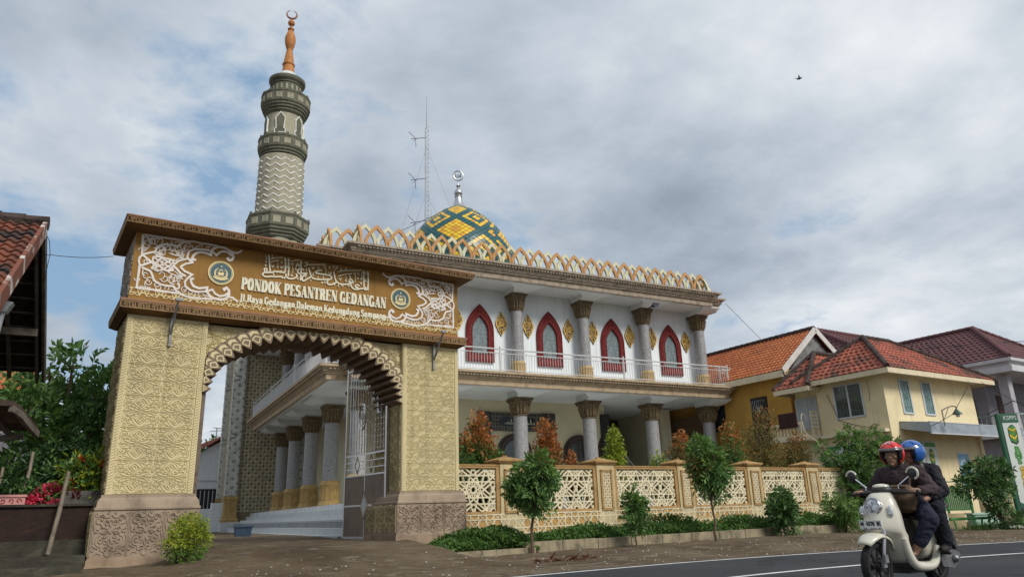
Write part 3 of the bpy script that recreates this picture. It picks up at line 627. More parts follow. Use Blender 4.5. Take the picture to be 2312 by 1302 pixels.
# side of the name board: aged tiles
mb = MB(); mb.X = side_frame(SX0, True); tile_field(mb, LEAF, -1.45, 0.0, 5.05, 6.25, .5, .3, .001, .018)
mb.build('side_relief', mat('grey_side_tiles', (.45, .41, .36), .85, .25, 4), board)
def ring(mb, loops):
    """loops: (front, side, back offsets, z) rectangles joined into a moulding"""
    v = []
    for fr, sd, bk, z in loops:
        v += [(SX0-sd, -fr, z), (SX1+sd, -fr, z), (SX1+sd, 1.48+bk, z), (SX0-sd, 1.48+bk, z)]
    f = []
    for j in range(len(loops)-1):
        for k in range(4): f.append((4*j+k, 4*j+(k+1) % 4, 4*j+4+(k+1) % 4, 4*j+4+k))
    return mb.add(v, f)
def fret(mb, u0, u1, z0, z1, slope=0):
    """key fret lines between z0 and z1, facing -y at y 0; slope leans the band back"""
    n = max(1, round((u1-u0)/.235)); p = (u1-u0)/n; H = z1-z0
    for i in range(n):
        a = u0+i*p
        A = [(0, .15), (0, .62), (.62, .62), (.62, .88)]; B = [(.2, .12), (.2, .4), (.5, .4), (.5, .12), (.8, .12), (.8, .62), (1.0, .62)]
        for L in ([(.0, .86), (.0, .14), (.42, .14), (.42, .42), (.2, .42)], [(.2, .64), (.62, .64), (.62, .14), (1.0, .14)], [(.2, .86), (.82, .86), (.82, .36), (1.0, .36)]):
            pts = [(a+x*p, z0+z*H) for x, z in L]
            mb.ribbon(pts, .02, 0, .008)
    mb.ribbon([(u0, z0+.01), (u1, z0+.01)], .014, 0, .009); mb.ribbon([(u0, z1-.01), (u1, z1-.01)], .014, 0, .009)
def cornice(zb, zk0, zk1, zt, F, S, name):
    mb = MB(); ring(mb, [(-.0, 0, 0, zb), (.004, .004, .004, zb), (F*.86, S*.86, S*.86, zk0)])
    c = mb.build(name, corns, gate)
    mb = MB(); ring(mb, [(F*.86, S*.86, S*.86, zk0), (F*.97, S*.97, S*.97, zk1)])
    kb = mb.build('key_band', keyd, c)
    mb = MB(); ring(mb, [(F*.97, S*.97, S*.97, zk1), (F, S, S, zk1+.008), (F, S, S, zt-.012), (F*.95, S*.95, S*.95, zt), (.0, 0, 0, zt+.02)])
    if zt > 6: mb.box(SX0-.02, SX1+.02, -.02, 1.5, zt-.02, zt+.015)
    mb.build('edge_moulding', cornt, c)
    fm = MB(); t = math.atan2(F*.11, zk1-zk0)
    fm.X = T(0, -F*.86-.003, zk0) @ Matrix.Rotation(t, 4, 'X')
    fret(fm, SX0-S*.9, SX1+S*.9, .0, (zk1-zk0)/cos(t))
    fm.X = T(SX0-S*.86-.003, 0, zk0) @ RZ(-PI/2) @ Matrix.Rotation(math.atan2(S*.11, zk1-zk0), 4, 'X')
    fret(fm, -1.48-S*.8, F*.8, .0, zk1-zk0)
    fm.build('key_fret', keyl, c)
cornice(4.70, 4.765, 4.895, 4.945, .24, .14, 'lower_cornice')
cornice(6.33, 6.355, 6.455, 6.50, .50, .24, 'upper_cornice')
# two lamp brackets on the lower cornice, lamps missing
for bx in (-6.46, -.83):
    mb = MB(); zt = 4.86
    mb.cbox(bx, -.045, 4.46, .045, .05, .62); mb.bar((bx, -.07, 4.38), (bx-.0, -.52, 4.93), .035, .03)
    mb.bar((bx, -.02, 4.74), (bx+.0, -.30, 4.72), .03, .03); mb.cbox(bx+.02, -.5, 4.95, .13, .07, .05)
    b = mb.build('lamp_bracket', mat('bracket_metal', (.24, .24, .24), .45, .25, 8, metal=.3), gate)
    mb = MB(); mb.tube([(bx-.02, -.06, 4.6), (bx-.10, -.1, 4.66), (bx-.13, -.12, 4.75), (bx-.07, -.2, 4.9), (bx-.06, -.28, 5.0)], .006, 5)
    mb.build('cable', black, b)

# ------------------------------------------------------------------ steel gate leaves
def gate_leaf(label, hx, hy, ang, w=2.0, steel=steel):
    t = thing('gate_leaf', label, 'metal gate', (6.962+cos(GA)*hx-sin(GA)*hy, 15.626+sin(GA)*hx+cos(GA)*hy, .47), GA+ang, 'steel leaves of the gateway')
    h1, h0 = 4.17, 2.90
    mb = MB(); mb.box(-.035, .035, -.035, .035, 0, h0+.03); mb.box(w-.025, w+.025, -.025, .025, 0.02, h1-.04)
    top = [(w, h1-.03), (w-.42, h1-.03)] + [(w-.42-1.12*sin(R(a)), h1-.03-.95*(1-cos(R(a)))) for a in range(10, 91, 10)] + [(.44, h0-.12), (.26, h0-.12), (.26, h0+.05), (0, h0+.02)]
    top2 = [(x-.0, z-.17) for x, z in top[:2]] + [(w-.42-.97*sin(R(a)), h1-.20-.86*(1-cos(R(a)))) for a in range(10, 91, 10)]
    for P in (top, top2): mb.tube([(x, 0, z) for x, z in P], .034, 8)
    for k in range(4): mb.bar((0, 0, 1.42+.16*k), (w, 0, 1.42+.16*k), .03, .035 if k in (0, 3) else .02)
    mb.bar((0, 0, .03), (w, 0, .03), .03, .06); mb.bar((0, 0, .74), (w, 0, .74), .035, .04); mb.bar((w/2, -.004, .03), (w/2, -.004, 1.4), .03, .03)
    mb.build('frame', steel, t, True)
    mb = MB(); mb.box(.03, w-.02, -.006, .006, .05, 1.40); mb.build('sheet_panel', mat('brown_sheet', (.21, .165, .12), .5, .2, 3, metal=.3), t)
    mb = MB()
    for k in range(14):
        x = .16+k*(w-.3)/13
        z = h1-.21 if x > w-.42 else h1-.20-.86*(1-math.sqrt(max(0, 1-((w-.42-x)/.97)**2))) if x > w-1.38 else h0-.15
        if x < .62: z = h0-.14
        mb.tube([(x, 0, 1.9), (x, 0, z)], .012, 5)
        for q in range(6): mb.ball((x, 0, 2.0+(z-2.1)*q/5), .018, 6, 4)
    mb.build('twisted_bars', steel, t, True)
    mb = MB()
    for dx, dz, s in ((w/2, .74, .26),): mb.tube([(dx-s*.62, 0, dz), (dx, 0, dz+s*1.15), (dx+s*.62, 0, dz), (dx, 0, dz-s*1.15)], .026, 6, True)
    bd = mb.build('diamond_badge', steel, t, True)
    for dx in (w*.36, w*.7):
        mb = MB(); mb.tube([(dx-.11, 0, 1.66), (dx, 0, 1.86), (dx+.11, 0, 1.66), (dx, 0, 1.46)], .016, 6, True); mb.build('diamond_frame', steel, t, True)
    mb = MB(); mb.tube([(w*.6+.17*cos(a), 0, 2.78+.30*sin(a)) for a in [2*PI*i/20 for i in range(20)]], .022, 6, True)
    mb.tube([(w*.6+.12*cos(a), 0, 2.80+.2*sin(a)) for a in [2*PI*i/16 for i in range(16)]], .014, 6, True)
    mb.build('oval_ring', steel, t, True)
    mb = MB()
    for i in range(6):
        a = R(5+15*i); mb.tube([(w-.42-1.05*sin(a)+.05*cos(q), 0, h1-.115-.91*(1-cos(a))+.05*sin(q)) for q in [2*PI*k/10 for k in range(10)]], .008, 5, True)
    mb.build('scroll_rings', steel, t, True)
    mb = MB(); mb.prism([(w/2-.13, .74), (w/2, .49), (w/2+.13, .74), (w/2, .99)], -.02, .02); mb.build('badge_plate', steelp, bd); mb = MB(); mb.ball((w*.6, 0, 2.8), .09, 10, 8, (.7, .4, 1.2)); mb.build('medallion', steelp, t)
    mb = MB(); mb.tube([(w+.03, -.04, 1.5), (w+.07, -.06, 1.52), (w+.07, -.06, 2.05), (w+.03, -.04, 2.08)], .016, 6); mb.build('pull_handle', steel, t)
    return t
gate_leaf('open steel gate leaf with diamond badge standing before the porch columns', -1.66, .62, R(95))
gate_leaf('brown edged gate leaf folded back behind the pillar beside the yellow green bush', -5.745, .09, R(93), steel=rust)
# ------------------------------------------------------------------ the mosque
mosque = thing('mosque', 'two storey white mosque with grey columns, red arched windows and a teal and yellow dome', 'mosque', (0, 0, 0))
FX0, FX1, FY0, FY1 = 6.0, 25.5, 25.36, 43.6      # fascia lines
def notch(x0, x1, y0, y1, n=.75, m=.55):
    """plan of a slab with stepped front corners, front edge first (right of travel is outward)"""
    return [(x0, y1), (x0, y0+m+.5), (x0+.0, y0+m), (x0+n, y0+m), (x0+n, y0), (x1-n, y0), (x1-n, y0+m), (x1, y0+m), (x1, y1)]
def notch2(x0, x1, y0, y1, n, m):
    return [(x0, y1), (x0, y0+m), (x0+n, y0+m), (x0+n, y0), (x1-n, y0), (x1-n, y0+m), (x1, y0+m), (x1, y1)]
FL, FR = 6.2, 25.5
roofp = notch2(5.95, 25.42, 25.36, 44.5, .95, .75)
slabp = notch2(6.15, 25.55, 25.33, 42.4, .75, .55)
def slab(name, path, zb, zt, zf, m, steps):
    mb = MB(); mb.prism(path, zb, zt-.02, 'z'); o = mb.build(name, soffit, mosque)
    mb = MB(); mb.sweep(path, [(-.12, zb-.03), (.004, zb-.03), (.02, zb), (.02, zf)] + steps)
    # dentil line
    for i in range(len(path)-1):
        a, b = Vector(path[i]), Vector(path[i+1]); d = (b-a); L = d.length
        if L < .3: continue
        d.normalize(); nrm = Vector((d.y, -d.x)); n = int(L/.14)
        off = steps[-4][0]+.004
        for k in range(n):
            p = a+d*(k+.5)*L/n+nrm*off
            mb.X = T(p.x, p.y, steps[-4][1]) @ RZ(math.atan2(d.y, d.x)); mb.box(-.045, .045, -.03, .02, -.075, -.012)
    mb.X = None; mb.build('cornice', m, o)
    return o
roof = slab('roof_slab', roofp, 10.19, 10.78, 10.40, fascia, [(.10, 10.405), (.10, 10.45), (.14, 10.46), (.14, 10.50), (.19, 10.51), (.19, 10.56), (.23, 10.57), (.23, 10.655), (.27, 10.665), (.29, 10.71), (.37, 10.72), (.37, 10.80), (.0, 10.81)])
bal = slab('balcony_slab', slabp, 5.755, 6.25, 5.93, fascia2, [(.06, 5.935), (.09, 5.97), (.09, 6.01), (.15, 6.02), (.15, 6.10), (.20, 6.11), (.22, 6.15), (.32, 6.165), (.32, 6.255), (.0, 6.265)])
mb = MB(); mb.prism([(x+.3 if x < 10 else x-.3, y+.3) for x, y in roofp], 10.74, 10.86, 'z'); mb.build('roof_deck', concrete, mosque)
# walls
CXS = [7.55+3.385*k for k in range(6)]; CY = 26.5; LYS = [30.4, 34.1, 37.8, 41.0]
UWY, ULX = 26.9, 8.1
mb = MB(); mb.box(ULX, 24.75, UWY, 44.0, 6.24, 10.2); mb.build('upper_wall', white, mosque)
mb = MB(); mb.box(9.6, 20.2, 28.9, 43.5, 1.42, 5.8); mb.box(24.2, 24.6, 29.6, 43.5, 1.42, 5.8); mb.box(20.2, 24.6, 33.5, 43.6, 1.42, 5.8); mb.build('lower_wall', wallcream, mosque)
mb = MB(); mb.box(6.45, 13.5, 20.6, 44, .2, 1.42); mb.box(13.5, 25.2, 23.9, 44, .2, 1.42); mb.build('floor_base', marble, mosque)
# marble steps on the gateway side and the front
mb = MB()
for k in range(5):
    mb.box(6.45-.30*(5-k)+.02, 13.5+.30*(5-k), 20.6-.30*(5-k)+.02, 42.6-.003*k, .2, .52+.18*k)
    mb.box(13.0, 25.0+.003*k, 23.9-.30*(5-k)+.02, 26, .19, .517+.18*k)
def tiles():
    m, nt, b = nmat('marble_tiles')
    tc = nt.nodes.new('ShaderNodeTexCoord'); mp = nt.nodes.new('ShaderNodeMapping'); mp.inputs['Rotation'].default_value = (PI/2, 0, PI/2)
    nt.links.new(tc.outputs['Object'], mp.inputs[0])
    br = node(nt, 'ShaderNodeTexBrick', i_Scale=1.0, i_Mortar_Size=.014, i_Brick_Width=.45, i_Row_Height=.18)
    br.offset = 0; br.inputs['Color1'].default_value = (.62, .65, .65, 1); br.inputs['Color2'].default_value = (.45, .49, .50, 1); br.inputs['Mortar'].default_value = (.14, .15, .15, 1)
    nt.links.new(mp.outputs[0], br.inputs['Vector'])
    c = mix(nt, ramp(nt, noise(nt, 3, 6, .65, dist=1.2), [(.45, (0, 0, 0)), (.7, (.6, .6, .6))]), br.outputs['Color'], (.33, .37, .38))
    nt.links.new(c, b.inputs['Base Color']); b.inputs['Roughness'].default_value = .35
    return m
mb.build('marble_steps', tiles(), mosque)
# columns
def column(z0, z1, r, zb, zc, kb=1.0):
    """ochre fluted base z0..zb, granite shaft, bronze capital zc..z1"""
    s = MB(); s.lathe([(r, zb-.02), (r*.99, (zb+zc)/2), (r*.95, zc+.02)], 24, cap=False); sh = s.build('column', granitem, mosque, True)
    b = MB()
    hb = zb-z0
    b.lathe([(r*q*(kb if q > 1.1 else 1), z*hb) for q, z in ((1.62, 0), (1.62, .10), (1.5, .13), (1.38, .2), (1.30, .24), (1.26, .76), (1.34, .80), (1.42, .86), (1.30, .93), (1.05, 1))], 16, (0, 0, z0), True)
    for k in range(16):
        a = 2*PI*(k+.5)/16; b.cbox(r*1.27*kb*cos(a), r*1.27*kb*sin(a), z0+hb*.5, .03, .03, hb*.5)
    b.build('column_base', cbase, sh)
    c = MB(); h = z1-zc
    c.lathe([(r*.95, 0), (r*1.12, .02*h), (r*1.12, .07*h), (r*.98, .09*h), (r*1.02, .14*h), (r*1.12, .4*h), (r*1.35, .62*h), (r*1.62, .78*h)], 16, (0, 0, zc), False)
    q = r*1.42; c.lathe([(q*1.16, 0), (q*1.3, .05*h), (q*1.3, .11*h), (q*1.42, .13*h), (q*1.42, .24*h)], 4, (0, 0, zc+.76*h), True, PI/4)
    for k in range(16):
        a = 2*PI*k/16; rr = 1.04 if k % 2 else 1.1
        p = [(r*(rr+dr)*cos(a), r*(rr+dr)*sin(a), zc+h*t) for t, dr in ((.12, 0), (.35, .07), (.55, .22), (.66, .36), (.62, .46))]
        c.tube(p, [.05*r/.3, .075*r/.3, .07*r/.3, .05*r/.3, .02*r/.3], 5)
    c.build('capital', bronze, sh)
    return sh
def place(src, xs):
    for i, (x, y) in enumerate(xs):
        o = src if i == 0 else copy_tree(src)
        o.parent = mosque; o.location = (x, y, 0)
lowc = column(1.42, 5.47, .30, 2.45, 4.74)
place(lowc, [(x, CY) for x in CXS] + [(CXS[0], y) for y in LYS])
upc = column(6.24, 9.95, .262, 7.02, 9.2, .87)
place(upc, [(x, CY) for x in CXS] + [(CXS[0], y) for y in LYS])
# low flared beams over each column, out to the fascia
def flare(zc, zt, yedge, xedge, wallgap):
    mb = MB(); v, f = [], []
    S = [(.45, .34, 0.0), (-.30, .34, 0.0)] + [(-.30-(abs(yedge)-.30)*sin(R(a)), .34+xedge*(1-cos(R(a))), 1-cos(R(a))) for a in range(10, 91, 10)]
    for y, w_, k in S:
        zb = zc+(zt-.012-zc)*k; v += [(-w_, y, zt-.003), (-w_, y, zb), (w_, y, zb), (w_, y, zt-.003)]
    for i in range(len(S)-1):
        for k in range(3): f.append((4*i+k, 4*i+k+1, 4*i+5+k, 4*i+4+k))
    f += [(0, 3, 2, 1)]; mb.add(v, f)
    return mb
for nm, zc, zt in (('upper', 9.95, 10.19), ('lower', 5.47, 5.755)):
    s = flare(zc, zt, -1.1, .75, 0).build('soffit_bracket', soffit, mosque, True, 50)
    s2 = flare(zc, zt, -1.1, .25, 0).build('soffit_bracket', soffit, mosque, True, 50); s2.location = (CXS[5], CY, 0)
    spots = [(x, CY, 0) for x in CXS[1:5]] + [(CXS[0], y, -PI/2) for y in LYS]
    for i, (x, y, a) in enumerate(spots):
        o = s if i == 0 else copy_tree(s)
        o.parent = mosque; o.location = (x, y, 0); o.rotation_euler = (0, 0, a)
# red windows
def parch(w, zs, za, z0, n=8):
    """pointed arch outline: half width w, spring zs, apex za, sill z0"""
    L = [(-w, z0), (-w, zs)]; H = za-zs
    for i in range(1, n+1):
        t = i/n; L.append((-w*(1-t**2.1), zs+H*t))
    return L + [(-x, z) for x, z in L[-2::-1]]
def window(full=True):
    z0, z1 = 6.98, 9.47
    f = MB(); out = parch(.64, 8.30, z1, z0); inn = parch(.36, 8.28, z1-.52, z0+.36)
    n = len(out); v = [(x, -.10, z) for x, z in out]+[(x, -.10, z) for x, z in inn]+[(x, 0, z) for x, z in out]+[(x, .0, z) for x, z in inn]
    fs = []
    for i in range(n-1):
        fs += [(i, i+1, n+i+1, n+i), (2*n+i, 2*n+i+1, i+1, i), (n+i, n+i+1, 3*n+i+1, 3*n+i)]
    fs += [(0, n, 2*n-1, n-1), (0, n-1, 3*n-1, 2*n), (n, 3*n, 4*n-1, 2*n-1)]
    f.add(v, fs)
    f.ribbon(parch(.60, 8.30, z1-.05, z0+.05), .045, -.10, .03, True, 'r'); f.ribbon(parch(.39, 8.28, z1-.50, z0+.34), .04, -.10, .03, True, 'r')
    w = f.build('window', redfr, mosque)
    c = MB()
    mid = parch(.51, 8.29, z1-.28, z0+.2)
    for i in range(len(mid)-1):
        a, b = mid[i], mid[i+1]; L = math.hypot(b[0]-a[0], b[1]-a[1]); k = max(1, int(L/.13))
        for q in range(k):
            x, z = a[0]+(b[0]-a[0])*(q+.5)/k, a[1]+(b[1]-a[1])*(q+.5)/k
            c.ribbon(spiral(x, z, .07, q*2.0+i, 6, 8), .022, -.10, .02, mode='r')
    c.build('carving', redfr, w)
    g = MB(); g.prism(parch(.365, 8.28, z1-.515, z0+.355), -.03, -.012); p = g.build('pane', glassg, w)
    g = MB()
    for k in range(4):
        z = z0+.65+.26*k; g.ribbon(spiral(0.06*(-1)**k, z, .13, k*1.3, 6, 10), .010, -.03, .0015, mode='r')
    g.build('etched_scrolls', glassg, w)
    return w
win = window()
ws = [(x+1.79, UWY, 0) for x in CXS[:5]] + [(ULX, (a+b)/2, -PI/2) for a, b in zip([CY]+LYS[:-1], LYS)]
for i, (x, y, a) in enumerate(ws):
    o = win if i == 0 else copy_tree(win)
    o.parent = mosque; o.location = (x, y, 0); o.rotation_euler = (0, 0, a)
# gilded medallions between the windows, each with its own calligraphy
rng = random.Random(5)
for i, (x, y, a) in enumerate([(cx+.09+s*.66, UWY, 0) for cx in CXS[1:] for s in (-1, 1)][:-1]):
    mb = MB(); zc = 8.70
    def lens(k):
        P = []
        for t in range(33):
            u = 2*PI*t/32; r = .275*k
            px, pz = r*sin(u), r*cos(u)
            if abs(cos(u)) > .80: pz = math.copysign(.55*k*(1-abs(sin(u))**.75*.62), cos(u))
            P.append((px, pz+zc))
        return P[:-1]
    mb.mat = 0; mb.prism(lens(1)[::-1], -.05, 0)
    mb.mat = 1; mb.ribbon(lens(.93), .03, -.05, .012, True); mb.ribbon(arc(0, zc, .225, 0, 349, 31), .022, -.05, .012, True)
    for sg in (1, -1):
        for q in (-1, 1): mb.ribbon(spiral(q*.07, zc+sg*.31, .06, q*1.5, q*6, 9), .02, -.05, .012)
        mb.ribbon([(-.04, zc+sg*.4), (0, zc+sg*.5), (.04, zc+sg*.4)], .02, -.05, .012)
    for k in range(6):
        zz = zc-.13+.055*k; pts = [(-.16+.32*t/5+rng.uniform(-.02, .02), zz+rng.uniform(-.045, .045)) for t in range(6)]
        mb.ribbon(spline(pts, 3), .022, -.05, .013)
    for k in range(3): xx = rng.uniform(-.12, .12); mb.ribbon([(xx, zc-.12), (xx+.02, zc+.15)], .024, -.05, .013)
    o = mb.build('medallion', [darkm, gold], mosque); o.location = (x, y, 0); o.rotation_euler = (0, 0, a)
# balcony railing
rp = [(6.42, 42.2), (6.42, 25.98+.1), (7.1, 26.08), (7.1, 25.52), (24.65, 25.52), (24.65, 26.05), (25.3, 26.05), (25.3, 31.5)]
rp = [(6.10, 42.2), (6.10, 25.86), (6.85, 25.86), (6.85, 25.28), (24.85, 25.28), (24.85, 25.80), (25.52, 25.80), (25.52, 33)]
rail = MB(); balu = MB(); posts = []
for i in range(len(rp)-1):
    a, b = Vector((*rp[i], 0)), Vector((*rp[i+1], 0)); L = (b-a).length; d = (b-a)/L
    for z, w in ((7.2, .03), (7.03, .018), (6.36, .018)):
        rail.tube([tuple(a+Vector((0, 0, z))), tuple(b+Vector((0, 0, z)))], w, 6)
    n = max(2, int(L/.125))
    for k in range(n):
        p = a+d*(k+.5)*L/n; balu.tube([(p.x, p.y, 6.36), (p.x, p.y, 7.03)], .0105, 4)
        if k % 12 == 6: balu.tube([(p.x+d.x*.055*cos(u), p.y+d.y*.055*cos(u), 7.115+.055*sin(u)) for u in [2*PI*q/10 for q in range(10)]], .01, 4, True)
    m = max(1, round(L/5.2))
    for k in range(m+1):
        p = a+d*k*L/m; posts.append((p.x, p.y))
bz = rail.build('balcony_rail', steelp, mosque, True); balu.build('balusters', steelp, bz)
for x, y in sorted(set((round(x, 3), round(y, 3)) for x, y in posts)):
    mb = MB(); mb.tube([(x, y, 6.25), (x, y, 7.24)], .032, 8); mb.ball((x, y, 7.27), .045, 8, 6); mb.build('rail_post', steelp, bz, True)
# parapet of interlaced pointed arches
def parch_obj(m):
    mb = MB(); P = parch(.43, .12, .92, 0, 8)
    mb.X = T(0, .05, 0)
    mb.ribbon(P, .125, 0, .10)
    return mb.build('parapet_arch', m, mosque)
def parapet(path, flipstart=0):
    src = [parch_obj(archo), parch_obj(archc)]; used = [False, False]; q = 0
    for i in range(len(path)-1):
        a, b = Vector((*path[i], 0)), Vector((*path[i+1], 0)); L = (b-a).length; d = (b-a)/L; n = max(1, round(L/.452))
        for k in range(n):
            p = a+d*(k+.5)*L/n; w = q % 2; q += 1
            o = src[w] if not used[w] else src[w].copy()
            if used[w]: COL.objects.link(o)
            used[w] = True; o.parent = mosque
            o.matrix_local = T(p.x, p.y, 10.80+(.0 if w else .004)) @ RZ(math.atan2(d.y, d.x)) @ T(0, .02*w, 0)
pp = notch2(5.95+.2, 25.42-.2, 25.56, 34.0, .95, .75)
parapet(pp)
# loudspeaker, hooks under the roof
mb = MB(); mb.tube([(21.2, 26.0, 10.0), (21.2, 25.9, 10.0), (21.2, 25.55, 10.02)], [.05, .07, .17], 12); mb.cbox(21.2, 26.1, 10.05, .12, .2, .2)
mb.build('loudspeaker', mat('speaker_blue_black', (.03, .04, .07), .5), mosque)
# dome
DX, DY = 15.4, 35.0
mb = MB(); mb.lathe([(3.05, 10.8), (3.05, 13.3), (3.2, 13.35), (3.2, 13.5), (3.1, 13.55)], 40, (DX, DY, 0)); drum = mb.build('dome_drum', white, mosque, True)
PR = [(3.1, 13.5), (3.15, 13.9), (3.12, 14.35), (2.99, 14.85), (2.78, 15.35), (2.50, 15.85), (2.15, 16.3), (1.72, 16.75), (1.22, 17.17), (.62, 17.56)]
def prof_at(t):
    """arc-length parameter 0..1 along the dome profile"""
    d = [0]
    for p, q in zip(PR, PR[1:]): d.append(d[-1]+math.hypot(q[0]-p[0], q[1]-p[1]))
    s = t*d[-1]
    for i in range(len(PR)-1):
        if s <= d[i+1]+1e-9:
            u = (s-d[i])/(d[i+1]-d[i]); return (PR[i][0]+(PR[i+1][0]-PR[i][0])*u, PR[i][1]+(PR[i+1][1]-PR[i][1])*u)
    return PR[-1]
mb = MB(); mb.lathe([(r-.03, z-.02) for r, z in PR], 48, (DX, DY, 0)); dome = mb.build('dome', mat('dome_joints', (.03, .035, .03), .7), mosque, True)
NT, NR = 50, 36
mb = MB()
def dp(k, j, sh=.0):
    r, z = prof_at(min(1, max(0, j/NR))); a = 2*PI*(k/2)/NT - R(70)
    return Vector((DX+r*cos(a), DY+r*sin(a), z))
for j in range(-1, NR, 1):
    for k in range(NT):
        kk = 2*k+(j % 2)
        P = [dp(kk, j), dp(kk+1, j+1), dp(kk, j+2), dp(kk-1, j+1)]
        if j+2 > NR+1: continue
        c = sum(P, Vector())/4
        P = [c+(p-c)*.90 for p in P]
        a, b = (kk+j)//2, (kk-j)//2
        A, B = a % 16, b % 16
        u, v2 = (A if A < 8 else 15-A), (B if B < 8 else 15-B)
        # nested diamonds: orange core, teal ring, yellow frame, teal field
        A8, B8 = (a+2) % 8, (b+6) % 8
        big = ((a+2)//8 + (b+6)//8) % 2
        m = min(A8, B8, 7-A8, 7-B8)
        if big: mt = 0 if m == 0 else (2 if m == 3 or (m == 1 and (A8+B8) % 3 == 0) else 1)
        else:
            mt = [0, 1, 0, 1][m] if (A8+B8) % 5 else 2 if m == 1 else [0, 1, 0, 1][m]
        if j > NR-12 and big and m == 1: mt = 1
        mb.mat = mt; mb.add([tuple(p) for p in P], [(0, 1, 2, 3)])
mb.build('dome_tiles', [dgreen, dyel, dora], dome)
silver = mat('polished_tin', (.50, .51, .52), .38, .08, 6, metal=1.0, bmp=0)
mb = MB(); n = 28
prf = [(.82, 17.40), (.84, 17.48), (.72, 17.52), (.62, 17.60), (.46, 17.82), (.34, 18.08), (.27, 18.3), (.25, 18.5), (.30, 18.52), (.30, 18.56), (.18, 18.6), (.30, 18.72), (.33, 18.86), (.27, 19.02), (.14, 19.2), (.08, 19.3), (.17, 19.36), (.18, 19.40), (.06, 19.44), (.03, 19.55), (.035, 19.72)]
mb.lathe([(r*.74, 17.42+(z-17.4)*.80) for r, z in prf], n, (DX, DY, 0)); fin = mb.build('dome_finial', silver, mosque, True, 50)
mb = MB(); cz = 19.67
mb.X = T(DX, DY, 0) @ RZ(R(-18))
mb.tube([(.27*cos(a), 0, cz+.30*sin(a)) for a in [2*PI*i/28 for i in range(28)]], .045, 8, True)
mb.tube([(0, 0, 19.95), (0, 0, 20.3)], [.02, .006], 6)
mb.build('finial_ring', silver, fin, True)
mb = MB(); mb.X = T(DX, DY, 0) @ RZ(R(-18))
for P in ([(-.2, -.1), (-.22, .14)], [(-.2, -.12), (-.1, -.16), (-.08, .1)], [(-.08, -.14), (.04, -.16), (.05, .12)], [(.05, -.14), (.14, -.1), (.16, .02), (.1, -.02)], [(.18, .18), (.2, -.12)]):
    mb.tube([(x*.75, 0, cz+z*.75) for x, z in P], .022, 6)
mb.build('finial_script', mat('dark_script', (.05, .05, .055), .5), fin)
# lower porch: arched doors, panel, leaf ornaments
for i, x in enumerate((12.0, 15.25, 18.62)):
    mb = MB(); out = [(-.85, 1.42), (-.85, 3.45)] + [(-.85*cos(R(a)), 3.45+.86*sin(R(a))) for a in range(10, 171, 10)] + [(.85, 3.45), (.85, 1.42)]
    mb.prism(out[::-1], -.12, .0); d = mb.build('door', darkm, mosque); d.location = (x, 28.9, 0)
    mb = MB(); inn = [(x2*.72, 1.42+(z-1.42)*.9) for x2, z in out]; mb.prism(inn[::-1], -.135, -.12); g = mb.build('door_pane', glassd, d)
    mb = MB(); mb.ribbon([(x2*.86, 1.42+(z-1.42)*.95) for x2, z in out], .06, -.12, .05); mb.box(-.03, .03, -.16, -.12, 1.42, 4.1); mb.build('door_frame', mat('brown_frame', (.10, .05, .035), .5, .3, 8), d)
for x in (14.05, 16.55, 17.25, 19.85):
    mb = MB(); P = [(0, 4.2), (.14, 3.85), (.26, 3.45), (.2, 3.05), (.08, 2.8), (0, 2.6)]
    mb.mat = 0; mb.prism((P+[(-a, b) for a, b in P[-2:0:-1]]), -.04, 0)
    mb.mat = 1
    for k in range(6):
        for q in (-1, 1): mb.ribbon(spiral(q*.07, 2.9+.2*k, .07, q, q*6, 8), .02, -.04, .012)
    o = mb.build('leaf_ornament', [darkm, bronze], mosque); o.location = (x, 28.9, 0)
mb = MB(); mb.box(13.5, 14.1, 28.82, 28.9, 2.0, 5.25); mb.build('dark_pilaster', mat('dark_stone', (.04, .042, .045), .3, .3, 10), mosque); mb = MB(); mb.box(16.75, 17.4, 28.82, 28.9, 2.0, 5.25); mb.build('dark_pilaster', MATS['dark_stone'], mosque)
mb = MB(); mb.mat = 0; mb.box(14.1, 16.75, 28.8, 28.9, 4.42, 5.22); mb.mat = 1; mb.X = T(0, 28.8, 0)
star_lattice(mb, 14.13, 16.72, 4.45, 5.19, .3, .3, .17, .012, 0, .01, n=8, skip=3)
mb.mat = 0; mb.prism([(14.5, 4.82), (14.62, 4.98), (14.85, 5.03), (16.0, 5.03), (16.23, 4.98), (16.35, 4.82), (16.23, 4.66), (16.0, 4.61), (14.85, 4.61), (14.62, 4.66)], -.03, .0)
mb.mat = 2; rng = random.Random(8)
for k in range(9):
    x = 14.75+.165*k; mb.ribbon(spline([(x, 4.70+rng.uniform(0, .1)), (x+.05, 4.76), (x+.12, 4.72), (x+.17, 4.95 if k % 2 else 4.82), (x+.2, 4.7)], 3), .022, -.03, .01)
mb.build('calligraphy_panel', [mat('panel_navy', (.012, .02, .03), .35), mat('panel_tracery', (.25, .23, .18), .6), letterm], mosque)
